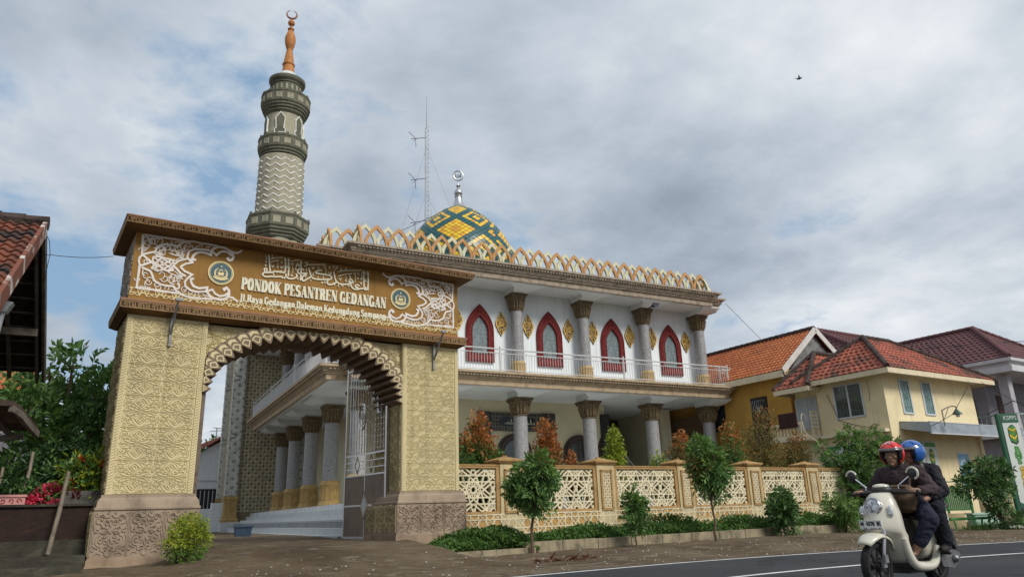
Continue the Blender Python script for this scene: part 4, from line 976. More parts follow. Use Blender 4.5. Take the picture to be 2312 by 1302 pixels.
# recess with the stair on the right of the porch
stm = mat('stair_plaster', (.42, .42, .40), .7)
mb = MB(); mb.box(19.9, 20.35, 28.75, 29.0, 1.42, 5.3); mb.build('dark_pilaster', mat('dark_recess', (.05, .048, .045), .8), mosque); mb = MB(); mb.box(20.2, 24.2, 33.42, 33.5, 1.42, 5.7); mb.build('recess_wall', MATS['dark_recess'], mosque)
mb = MB()
for k in range(12): mb.box(20.35+.0+(11-k)*.22, 20.35+(12-k)*.22, 30.0, 31.3, 1.42, 1.6+.25*k)
stair = mb.build('stair', stm, mosque)
mb = MB()
for k in range(12): xx = 20.46+(11-k)*.22; mb.tube([(xx, 30.02, 1.6+.25*k), (xx, 30.02, 2.5+.25*k)], .018, 5)
mb.tube([(23.0, 30.02, 2.5), (20.4, 30.02, 5.3)], .03, 6); mb.build('stair_rail', steelp, stair)
bsm = mat('brown_screen', (.12, .075, .045), .8, .4, 20)
mb = MB(); mb.box(23.75, 24.2, 28.95, 29.2, 1.42, 5.7); mb.build('lower_wall', wallcream, mosque)
for a in ((24.6, 24.68, 26.9, 29.6, 1.42, 5.2), (23.0, 25.0, 33.30, 33.4, 1.42, 5.4)):
    mb = MB(); mb.box(*a); mb.build('side_screen', bsm, mosque)

# ------------------------------------------------------------------ the minaret, standing at the back corner of the mosque
minaret = thing('minaret', 'tall olive grey minaret with chevron bands and an orange spire', 'minaret', (7.2, 45.2, 0))
lat_l = mat('pale_lattice', (.60, .60, .54), .75, .12, 3); lat_b = mat('lattice_recess', (.22, .18, .115), .85, .2, 6); lat_c = mat('screen_lattice', (.52, .46, .31), .8, .15, 4)
mb = MB(); mb.box(-1.85, 1.85, -1.85, 1.85, .3, 17.0); body = mb.build('tower_base', lat_b, minaret)
mb = MB()
for X in (Matrix.Identity(4), RZ(-PI/2)):
    mb.X = X @ T(0, -1.85, 0); star_lattice(mb, -1.5, 1.5, 1.5, 16.6, .38, .38, .226, .03, 0, .035, n=8, skip=3)
mb.build('star_screen', lat_c, body)
for sx, sy in ((-1, -1), (1, -1), (-1, 1)):
    mb = MB(); lt = MB(); mb.box(sx*1.80-.30, sx*1.80+.30, sy*1.80-.30, sy*1.80+.30, 1.2, 17.2)
    for X in (Matrix.Identity(4), RZ(-PI/2)):
        c = X.inverted() @ Vector((sx*1.8, sy*1.8, 0))
        lt.X = X @ T(c.x, c.y-.30, 0); star_lattice(lt, -.29, .29, 2.35, 17, .58, .46, .30, .045, 0, .03, n=8, skip=3)
    pc = mb.build('corner_pier', mat('pier_back', (.34, .34, .30), .8), minaret); lt.build('pier_lattice', lat_l, pc)
    mb = MB(); mb.lathe([(.62, 1.0), (.62, 1.12), (.52, 1.2), (.46, 1.5), (.44, 2.1), (.5, 2.18), (.5, 2.3), (.42, 2.34)], 4, (sx*1.8, sy*1.8, 0), True, PI/4)
    mb.build('pier_base', cbase, pc)
mb = MB(); mb.box(-2.25, 2.25, -2.25, 2.25, .2, 1.0); mb.build('marble_podium', marble, minaret)
def gallery(name, zb, zt, r, n, r_in):
    mb = MB(); a0 = PI/n
    h = zt-zb
    mb.lathe([(r_in, 0), (r_in+.02, .0), (r*.84, .08*h), (r*.84, .16*h), (r*.90, .20*h), (r*.90, .28*h), (r*.95, .32*h), (r*.95, .40*h), (r*1.0, .46*h), (r*1.0, .90*h), (r*1.02, .92*h), (r*1.02, 1.0*h), (r*.93, 1.0*h), (r*.93, .5*h)], n, (0, 0, zb), False, a0)
    p = mb; p.mat = 1; m = n if n <= 16 else 14
    for k in range(m):
        a = 2*PI*k/m if n <= 16 else 2*PI*(k+.5)/m
        rr = r*cos(PI/n)
        for w in ([-.38, .38] if n <= 8 else [0]):
            p.X = RZ(a) @ T(rr-.015, w, zb+.67*h) @ RZ(PI/2)
            s = .20 if n > 8 else .22
            p.box(-s, s, -.035, .0, -s, s); p.ribbon([(-s*.75, -s*.75), (s*.75, -s*.75), (s*.75, s*.75), (-s*.75, s*.75)], .04, -.035, .015, True)
            p.ribbon(arc(0, 0, s*.4, 0, 345, 12), .04, -.035, .015, True)
    p.mat = 0; p.X = None
    for k in range(m):
        a = 2*PI*(k+.5)/m
        p.lathe([(.10, 0), (.07, .12), (.0, .2)], 4, (r*.97*cos(a), r*.97*sin(a), zt), False)
    return p.build(name, [olived, olive], minaret)
mb = MB(); mb.lathe([(1.46, 17.0), (1.46, 19.4), (1.42, 23.6)], 40, cap=False); sh = mb.build('shaft', olive, minaret, True)
mb = MB()
for j in range(9):
    z = 19.75+.43*j; n = 14; pts = []
    for k in range(n*2):
        a = 2*PI*k/(n*2); rr = 1.455-.01*j/2; pts.append((rr*cos(a), rr*sin(a), z+(.11 if k % 2 else -.11)))
    P = []
    for i in range(len(pts)):
        a, b = Vector(pts[i]), Vector(pts[(i+1) % len(pts)])
        for t in (0, .25, .5, .75):
            q = a.lerp(b, t); s = (1.455-.005*j)/math.hypot(q.x, q.y); P.append((q.x*s, q.y*s, q.z))
    mb.tube(P, .05, 5, True)
mb.build('chevron_bands', chev, sh)
gallery('lower_gallery', 17.75, 19.35, 1.98, 8, 1.5)
gallery('middle_gallery', 23.42, 24.95, 1.56, 28, 1.4)
gallery('upper_gallery', 26.75, 28.25, 1.58, 28, 1.2)
mb = MB(); mb.lathe([(1.19, 23.9), (1.18, 26.9)], 40, cap=False); ms = mb.build('middle_shaft', olive, minaret, True)
lamp = [(-.19, 25.2), (-.34, 25.32), (-.34, 25.5), (-.22, 25.6), (-.28, 26.25), (0, 26.72), (.28, 26.25), (.22, 25.6), (.34, 25.5), (.34, 25.32), (.19, 25.2)]
lamp = [(-.34, 25.18), (-.34, 25.42), (-.24, 25.5), (-.30, 26.25), (0, 26.68), (.30, 26.25), (.24, 25.5), (.34, 25.42), (.34, 25.18)]
for k in range(6):
    mb = MB(); a = R(-112+60*k)
    mb.X = RZ(a) @ T(1.18, 0, 0) @ RZ(PI/2)
    mb.mat = 0; mb.ribbon(lamp, .055, .03, .10, True); mb.mat = 1; mb.prism(lamp[::-1], -.045, .05)
    mb.build('niche_window', [chev, olived], minaret)
mb = MB(); mb.lathe([(.98, 27.2), (.98, 29.15), (1.04, 29.2), (1.04, 29.3), (1.16, 29.4), (1.20, 29.5), (1.20, 29.66), (1.05, 29.74), (.7, 29.78)], 40); us = mb.build('upper_shaft', olived, minaret, True)
mb = MB()
for k in range(18):
    a = 2*PI*k/18; mb.X = RZ(a) @ T(.975, 0, 0) @ RZ(PI/2)
    mb.prism([(-.07, 28.3), (.07, 28.3), (.07, 28.95), (0, 29.05), (-.07, 28.95)], -.03, .02)
mb.build('shaft_slots', olive, us)
mb = MB(); mb.lathe([(.78, 29.74), (.76, 29.95), (.62, 30.1), (.50, 30.32)], 24); mb.build('spire_foot', mat('grey_white', (.6, .6, .58), .7), minaret, True)
mb = MB(); mb.lathe([(.50, 30.28), (.42, 30.42), (.36, 30.95), (.42, 31.0), (.42, 31.08), (.35, 31.12), (.28, 31.75), (.19, 32.25), (.22, 32.32), (.31, 32.6), (.37, 33.0), (.35, 33.3), (.24, 33.66), (.14, 33.85), (.22, 33.92), (.22, 33.98), (.10, 34.04), (.07, 34.2), (.1, 34.26)], 24); mb.ball((0, 0, 34.48), .235, 20, 14); sp = mb.build('spire', orangep, minaret, True, 50)
mb = MB(); mb.tube([(0, 0, 34.65), (0, 0, 34.9)], .05, 8)
mb.X = RZ(R(-10)); P = [(.34*cos(R(a)), 0, 35.2+.34*sin(R(a))) for a in range(102, 438+1, 8)]
mb.tube(P, [.012+.065*sin(PI*i/(len(P)-1)) for i in range(len(P))], 8); mb.build('crescent', mat('copper_crescent', (.30, .12, .08), .5, .2), sp, True)

# ------------------------------------------------------------------ radio mast behind the mosque
galv = mat('galvanised_steel', (.34, .35, .36), .5, .1, metal=.4, bmp=0)
mast = thing('radio_mast', 'thin lattice radio mast with four antennas and guy wires behind the mosque', 'radio mast', (18.45, 48, 0))
mb = MB(); tri = [(.2*cos(R(a)), .2*sin(R(a))) for a in (90, 210, 330)]
for x, y in tri: mb.tube([(x, y, .5), (x, y, 30.4)], .016, 5)
for j in range(36):
    z = 16+.4*j
    for k in range(3):
        a, b = tri[k], tri[(k+1) % 3]; mb.tube([(*a, z), (*b, z+.4)], .007, 4); mb.tube([(*a, z), (*b, z)], .007, 4)
lm = mb.build('lattice_tower', galv, mast)
mb = MB(); mb.tube([(0, 0, 30.2), (0, 0, 33.2)], [.03, .012], 6); mb.build('whip_antenna', galv, mast)
src = None
for j, z in enumerate((29.4, 25.9, 22.4, 19.0+.0)):
    mb = MB(); a = R(198)
    arm = Vector((cos(a), sin(a), -.42))
    mb.tube([(0, 0, 0), tuple(arm*.75), tuple(arm*1.5)], .03, 5)
    e = arm*1.1
    mb.tube([(e.x-.55, e.y, e.z+.45), tuple(e), (e.x+.05, e.y, e.z-.75)], .022, 5); mb.tube([(e.x-.3, e.y-.3, e.z-.45), (e.x+.25, e.y+.2, e.z+.2)], .022, 5)
    o = mb.build('antenna', mat('dark_antenna', (.10, .10, .11), .5), mast); o.location = (0, 0, z)
mb = MB(); mb.tube([(-.45, 0, 29.6), (-.45, 0, 30.5), (.45, 0, 30.5), (.45, 0, 29.4)], .011, 5); mb.tube([(0, 0, 22.6), (1.2, -.3, 22.7)], .02, 5); mb.build('top_bracket', galv, mast)
mb = MB()
for z in (28.6, 24.6, 21.2):
    for x, y in ((-5.5, -3.5), (4.5, -4.5)): mb.tube([(0, 0, z), (x, y, 11.0)], .008, 3)
mb.build('guy_wires', mat('thin_wire', (.2, .2, .21), .5), mast)
mb = MB(); mb.tube([(0, 0, 0), (.0, 0, 3.55)], [.022, .01], 5); mb.tube([(-.02, -.6, .02), (-3.5, 6, -.4)], .02, 4); mb.tube([(-.02, -.6, -.8), (-3.2, 6, -1.1)], .02, 4)
w = mb.build('aerial', galv); w.location = (14.05, 35.6, 17.0); w.rotation_euler = (0, R(-7), 0)
mb = MB(); mb.bar((0, 0, 13.3), (0, 0, 17.05), .05); 
tag(w, 'slim whip aerial leaning beside the dome finial', 'aerial')
# ------------------------------------------------------------------ camera and measured points
CAMZ = .9
YAW, PIT, ROL = R(28.0857), R(17.2572), R(-1.96356)
fwd = Vector((sin(YAW)*cos(PIT), cos(YAW)*cos(PIT), sin(PIT))); r0 = Vector((cos(YAW), -sin(YAW), 0)); u0 = r0.cross(fwd)
rgt = cos(ROL)*r0+sin(ROL)*u0; upv = -sin(ROL)*r0+cos(ROL)*u0
FPX = 1639.085
cam = bpy.data.cameras.new('camera'); cam.sensor_width = 36; cam.sensor_fit = 'HORIZONTAL'; cam.lens = 36*FPX/2312
cam.clip_start = .1; cam.clip_end = 3000
co = bpy.data.objects.new('camera', cam); COL.objects.link(co)
co.matrix_world = Matrix(((rgt.x, upv.x, -fwd.x, 0), (rgt.y, upv.y, -fwd.y, 0), (rgt.z, upv.z, -fwd.z, CAMZ), (0, 0, 0, 1)))
scene.camera = co
def ray(px, py): return rgt*((px-1156)/FPX)+upv*((651-py)/FPX)+fwd
def at(px, py, D):
    """survey: the place D metres ahead that the photograph shows at a pixel"""
    return Vector((0, 0, CAMZ))+ray(px, py)*D
def onz(px, py, z):
    d = ray(px, py); return Vector((0, 0, CAMZ))+d*((z-CAMZ)/d.z)
GO = Vector((6.962, 15.626)); GD = Vector((cos(GA), sin(GA))); GN = Vector((-sin(GA), cos(GA)))
def gl(s, t, z=0): p = GO+GD*s+GN*t; return Vector((p.x, p.y, z))
def st(x, y): d = Vector((x, y))-GO; return d.dot(GD), d.dot(GN)

# ------------------------------------------------------------------ ground, road
EDGE = [(-300, -20), (-60, 5.0), (-20, 8.4), (-5, 9.6), (5.35, 10.45), (8.6, 10.72), (10.5, 10.66), (12.5, 10.45), (15.3, 9.92), (17.2, 9.45), (22, 8.0), (30, 4.6), (60, -14), (120, -60), (300, -240)]
def yedge(x):
    for (a, b), (c, d) in zip(EDGE, EDGE[1:]):
        if x <= c: return b+(d-b)*(x-a)/(c-a)
    return EDGE[-1][1]
def sm(a, b, x): t = max(0, min(1, (x-a)/(b-a))); return t*t*(3-2*t)
def zg(x, y):
    d = y-yedge(x); s, t = st(x, y)
    if d < .05: return -.012
    sh = .13*sm(.3, 4.2, d)*(1-.5*sm(14, 22, x))
    ramp = .45*sm(-4.3, .1, t)+.02*sm(0, .6, d)
    left = .27*sm(-3.6, -.5, t)+.06*sm(0, 2, t)
    k = sm(-1.5, -.75, s)                       # right of the ramp
    z = ramp*(1-k)+sh*k
    kl = sm(-5.4, -6.6, s); z = z*(1-kl)+left*kl
    inside = sm(-.15, .15, t)*(1-sm(17, 18, s))
    if s > -1.2: z = z*(1-inside)+.46*inside
    else: z = z*(1-inside)+(.46 if s > -6.2 else .35)*inside
    far = sm(0, 9, t); z += .05*far*(1-sm(17, 18, s))
    return z
xs = [-1500, -600, -250, -120, -60, -35]+[-24+.75*i for i in range(24)]+[-6+.28*i for i in range(86)]+[18.2+.7*i for i in range(30)]+[40, 46, 54, 64, 80, 110, 160, 300, 700, 1500]
ys = [-1500, -600, -250, -100, -40, -15, -5, 0, 4]+[5+.6*i for i in range(7)]+[9+.22*i for i in range(60)]+[22.3+.8*i for i in range(32)]+[50, 60, 80, 120, 200, 400, 800, 1500]
rng = random.Random(3)
v = []; f = []
for y in ys:
    for x in xs:
        z = zg(x, y)
        if abs(x) < 40 and 0 < y < 50 and y-yedge(x) > .4: z += rng.uniform(-.012, .012)
        v.append((x, y, z))
nx = len(xs)
for j in range(len(ys)-1):
    for i in range(nx-1): f.append((j*nx+i, j*nx+i+1, (j+1)*nx+i+1, (j+1)*nx+i))
def dirt():
    m, nt, b = nmat('packed_dirt')
    a = ramp(nt, noise(nt, .55, 7, .65), [(.3, (.066, .046, .027)), (.5, (.118, .086, .053)), (.7, (.17, .13, .086))])
    g = ramp(nt, noise(nt, 1.1, 8, .7, stretch=(1, 2.2, 1), dist=1.5), [(.52, (0, 0, 0)), (.66, (.85, .85, .85))])
    c = mix(nt, g, a, (.235, .20, .15))
    g2 = ramp(nt, noise(nt, .8, 6, .7, dist=.8, stretch=(1.3, 1, 1)), [(.55, (0, 0, 0)), (.72, (.8, .8, .8))])
    c = mix(nt, g2, c, (.05, .036, .026))
    p = ramp(nt, noise(nt, 38, 3, .6), [(.62, (0, 0, 0)), (.70, (.7, .7, .7))])
    c = mix(nt, p, c, (.27, .24, .20))
    nt.links.new(c, b.inputs['Base Color']); b.inputs['Roughness'].default_value = .95; b.inputs['Specular IOR Level'].default_value = .15
    bump(nt, b, noise(nt, 14, 8, .7), .8, .05)
    return m
mb = MB(); mb.add(v, f); tag(mb.build('ground', dirt(), None, True), kind='structure')
def asphalt():
    m, nt, b = nmat('asphalt')
    a = ramp(nt, noise(nt, .4, 6, .6), [(.3, (.040, .042, .046)), (.7, (.062, .064, .069))])
    s = ramp(nt, noise(nt, 90, 2, .7), [(.5, (0, 0, 0)), (.75, (.5, .5, .5))])
    c = mix(nt, s, a, (.085, .085, .09))
    c = mix(nt, ramp(nt, noise(nt, .9, 5, .6, stretch=(.25, 2.2, 1)), [(.5, (0, 0, 0)), (.8, (.6, .6, .6))]), c, (.040, .041, .044))
    v = node(nt, 'ShaderNodeTexVoronoi', i_Scale=.55); v.feature = 'DISTANCE_TO_EDGE'
    tc = nt.nodes.new('ShaderNodeTexCoord'); nz = node(nt, 'ShaderNodeTexNoise', i_Scale=2.5, i_Detail=5.0); nt.links.new(tc.outputs['Object'], nz.inputs['Vector'])
    nt.links.new(mix(nt, .35, tc.outputs['Object'], nz.outputs['Color']), v.inputs['Vector'])
    k = ramp(nt, v.outputs['Distance'], [(.0, (.75, .75, .75)), (.012, (0, 0, 0))])
    g = ramp(nt, noise(nt, .35, 3, .5), [(.48, (0, 0, 0)), (.56, (1, 1, 1))])
    c = mix(nt, mix(nt, 1.0, k, g, 'MULTIPLY'), c, (.018, .018, .019))
    c = mix(nt, ramp(nt, noise(nt, 1.7, 6, .7), [(.60, (0, 0, 0)), (.74, (.5, .5, .5))]), c, (.06, .056, .05))
    nt.links.new(c, b.inputs['Base Color']); b.inputs['Roughness'].default_value = .95; b.inputs['Specular IOR Level'].default_value = .12
    bump(nt, b, noise(nt, 120, 3, .7), .5, .01)
    return m
rx = [-300, -150, -60, -30]+[-20+1.0*i for i in range(60)]+[45, 60, 80, 120, 300]
def strip(off0, off1, z, jit=0, x0=-300, x1=300):
    v, f = [], []
    X = [x for x in rx if x0 <= x <= x1]
    for x in X:
        e = yedge(x); j = rng.uniform(-jit, jit); w = 1
        v += [(x, e+off1+j, z), (x, e+off0, z)]
    for i in range(len(X)-1): f.append((2*i, 2*i+1, 2*i+3, 2*i+2))
    return v, f
mb = MB(); mb.add(*strip(-6.3, .12, 0, .05)); tag(mb.build('road', asphalt()), kind='structure')
paint = mat('road_paint', (.72, .72, .70), .6, .12, 6, stain=(.2, .2, .2), streak=.5)
mb = MB(); mb.add(*strip(-.14, -.035, .004)); mb.add(*strip(-2.78, -2.67, .004)); mb.add(*strip(-6.2, -6.08, .004)); tag(mb.build('road_markings', paint), kind='structure')

# ------------------------------------------------------------------ leaves and plants
def leaf(mb, p, d, n, L, W, fold=.25):
    d = d.normalized(); s = d.cross(n)
    s = s.normalized() if s.length > 1e-4 else d.orthogonal().normalized()
    n = s.cross(d)
    m = p+d*L*.45
    mb.add([tuple(p), tuple(m+s*W/2+n*W*fold), tuple(p+d*L), tuple(m-s*W/2+n*W*fold)], [(0, 1, 2), (0, 2, 3)])
def rvec(rng):
    while True:
        q = Vector((rng.uniform(-1, 1), rng.uniform(-1, 1), rng.uniform(-1, 1)))
        if .05 < q.length < 1: return q.normalized()
def foliage(mb, blobs, n, L, W, rng, droop=.25, shell=.45, matf=None, sprig=1):
    """blobs: (centre, radii). leaves in small sprigs through the volume, denser towards the outside"""
    wt = [b[1][0]*b[1][1]+b[1][2]*b[1][0] for b in blobs]; tot = sum(wt)
    for _ in range(n//sprig):
        k = rng.uniform(0, tot)
        for b, w in zip(blobs, wt):
            k -= w
            if k <= 0: break
        c, r = Vector(b[0]), b[1]; q = rvec(rng); rad = shell+(1-shell)*rng.random()**.6
        rad *= rng.uniform(.82, 1.12)
        p = c+Vector((q.x*r[0], q.y*r[1], q.z*r[2]))*rad
        if sprig > 2:      # a twig with leaves on both sides
            tw = (q*.9+rvec(rng)*.8+Vector((0, 0, .15-droop*.6))).normalized(); sd = tw.cross(rvec(rng)).normalized(); up = sd.cross(tw)
            for s in range(sprig):
                t = (s+1)/sprig; bp = p+tw*L*1.5*t-Vector((0, 0, droop*L*t*t)); sg = 1 if s % 2 else -1
                d = (tw*.7+sd*sg*.75-Vector((0, 0, droop*.5))+rvec(rng)*.25).normalized(); k = rng.uniform(.7, 1.2)
                if matf: mb.mat = matf(p, q, rng)
                leaf(mb, bp, d, (up+rvec(rng)*.4).normalized(), L*k, W*k)
            continue
        for s in range(sprig):
            d = (q*.8+rvec(rng)*.9+Vector((0, 0, .25-droop))).normalized()
            nn = (Vector((0, 0, 1))+rvec(rng)*.7+q*.3).normalized()
            k = rng.uniform(.7, 1.25)
            if matf: mb.mat = matf(p, q, rng)
            leaf(mb, p+rvec(rng)*L*.5, d, nn, L*k, W*k)
    return mb
def stems(mb, base, blobs, r, rng, fork=.45, wig=.04, top=None):
    base = Vector(base); cs = [Vector(b[0]) for b in blobs]; mean = sum(cs, Vector())/len(cs)
    f = base.lerp(mean, fork)
    pts = [base+(f-base)*t+Vector((rng.uniform(-wig, wig), rng.uniform(-wig, wig), 0))*(t*(1-t)*4) for t in (0, .25, .5, .75, 1)]
    mb.tube([tuple(p) for p in pts], [r*1.25, r, r*.92, r*.85, r*.8], 7)
    for c, b in zip(cs, blobs):
        m = f.lerp(c, .5)+Vector((rng.uniform(-wig, wig), rng.uniform(-wig, wig), 0))
        e = c+Vector((0, 0, b[1][2]*.5))
        mb.tube([tuple(f-(f-base).normalized()*r), tuple(m), tuple(c), tuple(e)], [r*.6, r*.42, r*.28, r*.1], 5)
        for _ in range(4):
            q = rvec(rng); mb.tube([tuple(c), tuple(c+Vector((q.x*b[1][0], q.y*b[1][1], q.z*b[1][2]))*.9)], [r*.2, r*.06], 4)
    return mb
g_dark = leafmat('leaves_dark', [(.028, .066, .024), (.05, .112, .036), (.075, .155, .05), (.042, .095, .032)])
g_mid  = leafmat('leaves_mid', [(.052, .125, .03), (.10, .205, .05), (.16, .285, .07), (.075, .16, .042)])
g_lite = leafmat('leaves_light', [(.08, .17, .03), (.14, .25, .04), (.22, .33, .06), (.10, .19, .035)])
g_yel  = leafmat('leaves_yellow_green', [(.20, .27, .024), (.34, .40, .03), (.45, .47, .045), (.18, .25, .024)])
g_red  = leafmat('leaves_red_tips', [(.44, .085, .022), (.58, .17, .035), (.52, .24, .06), (.34, .13, .04)])
g_bro  = leafmat('leaves_bronze', [(.24, .11, .04), (.30, .17, .05), (.18, .17, .05), (.12, .15, .05)])
g_hedge = leafmat('leaves_hedge', [(.04, .10, .02), (.08, .17, .032), (.13, .24, .045), (.06, .135, .026)])
def plant(name, label, cat, base, blobs, n, L, W, mats, seed, r=.03, fork=.45, wig=.04, group=None, matf=None, droop=.25, shell=.45, sprig=1, crown='crown', trunk='trunk'):
    """base in world, blobs relative to it"""
    rng = random.Random(seed); t = thing(name, label, cat, tuple(base), 0, group)
    mb = MB(); foliage(mb, blobs, n, L, W, rng, droop, shell, matf, sprig); mb.build(crown, mats, t)
    mb = MB(); stems(mb, (0, 0, -.05), blobs, r, rng, fork, wig); mb.build(trunk, bark, t, True)
    t.rotation_euler = (0, 0, -YAW)
    return t
def blobs_for(w, h0, h1, k, rng, dep=None):
    """an uneven crown of k clumps between heights h0 and h1"""
    o = []
    for i in range(k):
        t = (i+.5)/k; z = h0+(h1-h0)*t; ww = w*math.sqrt(max(.12, 1-(2*t-.9)**2))
        a = i*2.4+rng.uniform(-.4, .4); rr = ww*rng.uniform(.3, .72)
        s = ww*rng.uniform(.36, .62)
        o.append(((rr*cos(a), rr*sin(a), z), (s, s, (h1-h0)/k*rng.uniform(.75, 1.15))))
    return o
def ground_at(px, py, z): p = onz(px, py, z); return Vector((p.x, p.y, zg(p.x, p.y)))

# young street trees along the kerb, in front of the fence
def street(px, s_t, w, h0, h1, k, n, mats, seed, label, L=.13, W=.045, r=.035, lean=0, matf=None, name='young_tree', cat='tree', droop=.35, fork=.5, group='young trees along the kerb'):
    n = int(n*1.6); W *= 1.2
    # stands where the fence-parallel line s_t metres in front of the gateway meets the measured column of the photo
    lo, hi = 0.0, 60.0
    for _ in range(50):
        D = (lo+hi)/2; p = at(px, 1215, D); s, t = st(p.x, p.y)
        if t < s_t: lo = D
        else: hi = D
    rng = random.Random(seed+50)
    b = blobs_for(w, h0, h1, k, rng)
    for _ in range(5): a = rng.uniform(0, 6.3); b.append(((w*.8*cos(a), w*.8*sin(a), h0+(h1-h0)*rng.uniform(.35, 1.0)), (.16*w/.5, .16*w/.5, .14)))
    base = Vector((p.x, p.y, zg(p.x, p.y)))
    return plant(name, label, cat, base, b, n, L, W, mats, seed, r, fork, .04, group, matf, droop, .35, 6)
tipf = lambda lim, pr: (lambda p, q, rng: 1 if (p.z > lim and rng.random() < pr) else 0)
street(1203, -1.75, .44, .95, 1.85, 8, 2300, [g_mid, g_lite], 11, 'bushy young tree with a dense dark crown nearest the gateway', matf=lambda p, q, r: 1 if p.z > 1.6 and r.random() < .45 else 0)
street(1437, -1.95, .17, .45, 1.22, 6, 700, [g_mid, g_lite], 12, 'small thin sapling before the second full fence panel', L=.12, r=.02, matf=tipf(.9, .5))
street(1617, -2.0, .32, 1.25, 2.35, 8, 2000, [g_mid, g_lite, g_bro], 13, 'tall young tree with feathery crown and a brown patch', L=.17, W=.04, r=.032, droop=.6, matf=lambda p, q, r: 2 if (p.x < -.05 and 1.6 < p.z < 2.2 and r.random() < .65) else (1 if p.z > 1.9 and r.random() < .4 else 0))
street(1775, -1.9, .27, .25, 1.12, 6, 1000, [g_mid, g_dark], 14, 'low leafy sapling between the feathery tree and the scooter', L=.15, W=.055, r=.025, matf=lambda p, q, r: 1 if r.random() < .4 else 0)
street(1915, -1.7, .40, .12, .9, 7, 1200, [g_lite, g_mid], 15, 'wispy low green bush beside the scooter front', L=.14, W=.035, r=.025, name='bush', cat='bush', matf=lambda p, q, r: 1 if r.random() < .6 else 0)

# planter and hedge in front of the fence
kerbm = mat('kerb_concrete', (.30, .25, .165), .9, .35, 3.0, stain=(.06, .05, .04), streak=.9, bmp=.5)
mb = MB()
def kerb_run(mb, s0, s1, t, zt, zb):
    n = max(1, int((s1-s0)/1.0))
    for i in range(n):
        a, b = gl(s0+(s1-s0)*i/n, t), gl(s0+(s1-s0)*(i+1)/n-.02, t)
        mb.X = T(a.x, a.y, 0) @ RZ(GA); L = (b-a).length; mb.box(0, L, -.09, .09, zb, zt+rng.uniform(-.012, .012))
kerb_run(mb, -1.15, .75, -1.55, .24, -.1)
kerb_run(mb, .55, 15.6, -1.42, .32, -.1); mb.X = None
tag(mb.build('kerb', kerbm), kind='structure')
soil = MB(); soil.X = T(6.962, 15.626, 0) @ RZ(GA); soil.box(-1.0, .75, -1.48, .2, -.05, .17); soil.box(.75, 15.6, -1.35, .2, -.05, .24); tag(soil.build('soil', mat('dark_soil', (.06, .045, .03), .95, .3, 5)), kind='structure')
rng = random.Random(21); mb = MB()
def hedge(s0, s1, t0, t1, z0, z1, n):
    for _ in range(n):
        s = rng.uniform(s0, s1); u = rng.random(); t = t0+(t1-t0)*u
        edge = min(1, (s-s0)/.4, (s1-s)/.4+.3)
        top = z0+(z1-z0)*max(.25, edge)*(.72+.20*sin(s*2.3+1)+.16*sin(s*5.1+t*4)+.10*sin(s*11+t*7))*(1-.45*abs(2*u-1)**3)
        z = z0+(top-z0)*rng.random()**.35
        p = gl(s, t, z); q = rvec(rng); L = rng.uniform(.05, .10)
        leaf(mb, p, q+Vector((0, 0, .5)), Vector((0, 0, 1))+rvec(rng)*.8, L, L*.6)
hedge(-1.45, .9, -1.55, -.12, .15, .66, 9500)
hedge(.9, 3.7, -1.35, .05, .2, .60, 7500); hedge(3.7, 7.4, -1.35, .05, .2, .70, 9500); hedge(7.5, 15.7, -1.35, .05, .2, .66, 15000)
tag(mb.build('hedge', g_hedge), 'low clipped green hedge in the planter along the foot of the fence', 'hedge')

# ------------------------------------------------------------------ lattice fence
fence = thing('lattice_fence', 'cream star lattice fence with ochre frames and capped posts beside the gateway', 'fence', tuple(gl(0, .3)), GA)
fo = mat('fence_ochre', (.40, .245, .10), .7, .18, 3, stain=(.16, .09, .03), streak=.5)
fy_ = mat('fence_post_cream', (.53, .43, .24), .75, .15, 2, stain=(.2, .15, .07), streak=.5)
fl = mat('fence_lattice', (.72, .64, .44), .7, .1, 4, stain=(.3, .25, .15), streak=.4)
POS = [1.42, 4.43, 7.42, 10.46, 13.41, 16.3]
ends = [-.35]+POS
for i in range(6):
    a = ends[i]+.30 if i else -.3; b = ends[i+1]-.30
    mb = MB()
    for x0, x1, z0, z1, yy in ((a, b, 1.97, 2.04, .12), (a, b, .93, .985, .11), (a, a+.10, .985, 1.97, .10), (b-.10, b, .985, 1.97, .10)):
        mb.box(x0, x1, -.02, yy, z0, z1)
    mb.box(a, b, -.035, .13, 2.025, 2.055)
    p = mb.build('panel_frame', fo, fence)
    mb = MB(); c = (a+b)/2
    star_lattice(mb, a+.09, b-.09, .98, 1.98, 1.08, 1.0, .575, .033, .075, .05, n=10, skip=4, org=(c, 1.48))
    star_lattice(mb, a+.09, b-.09, .98, 1.98, 1.08, 1.0, .215, .024, .0745, .048, n=10, skip=4, org=(c, 1.48))
    mb.build('star_lattice', fl, p)
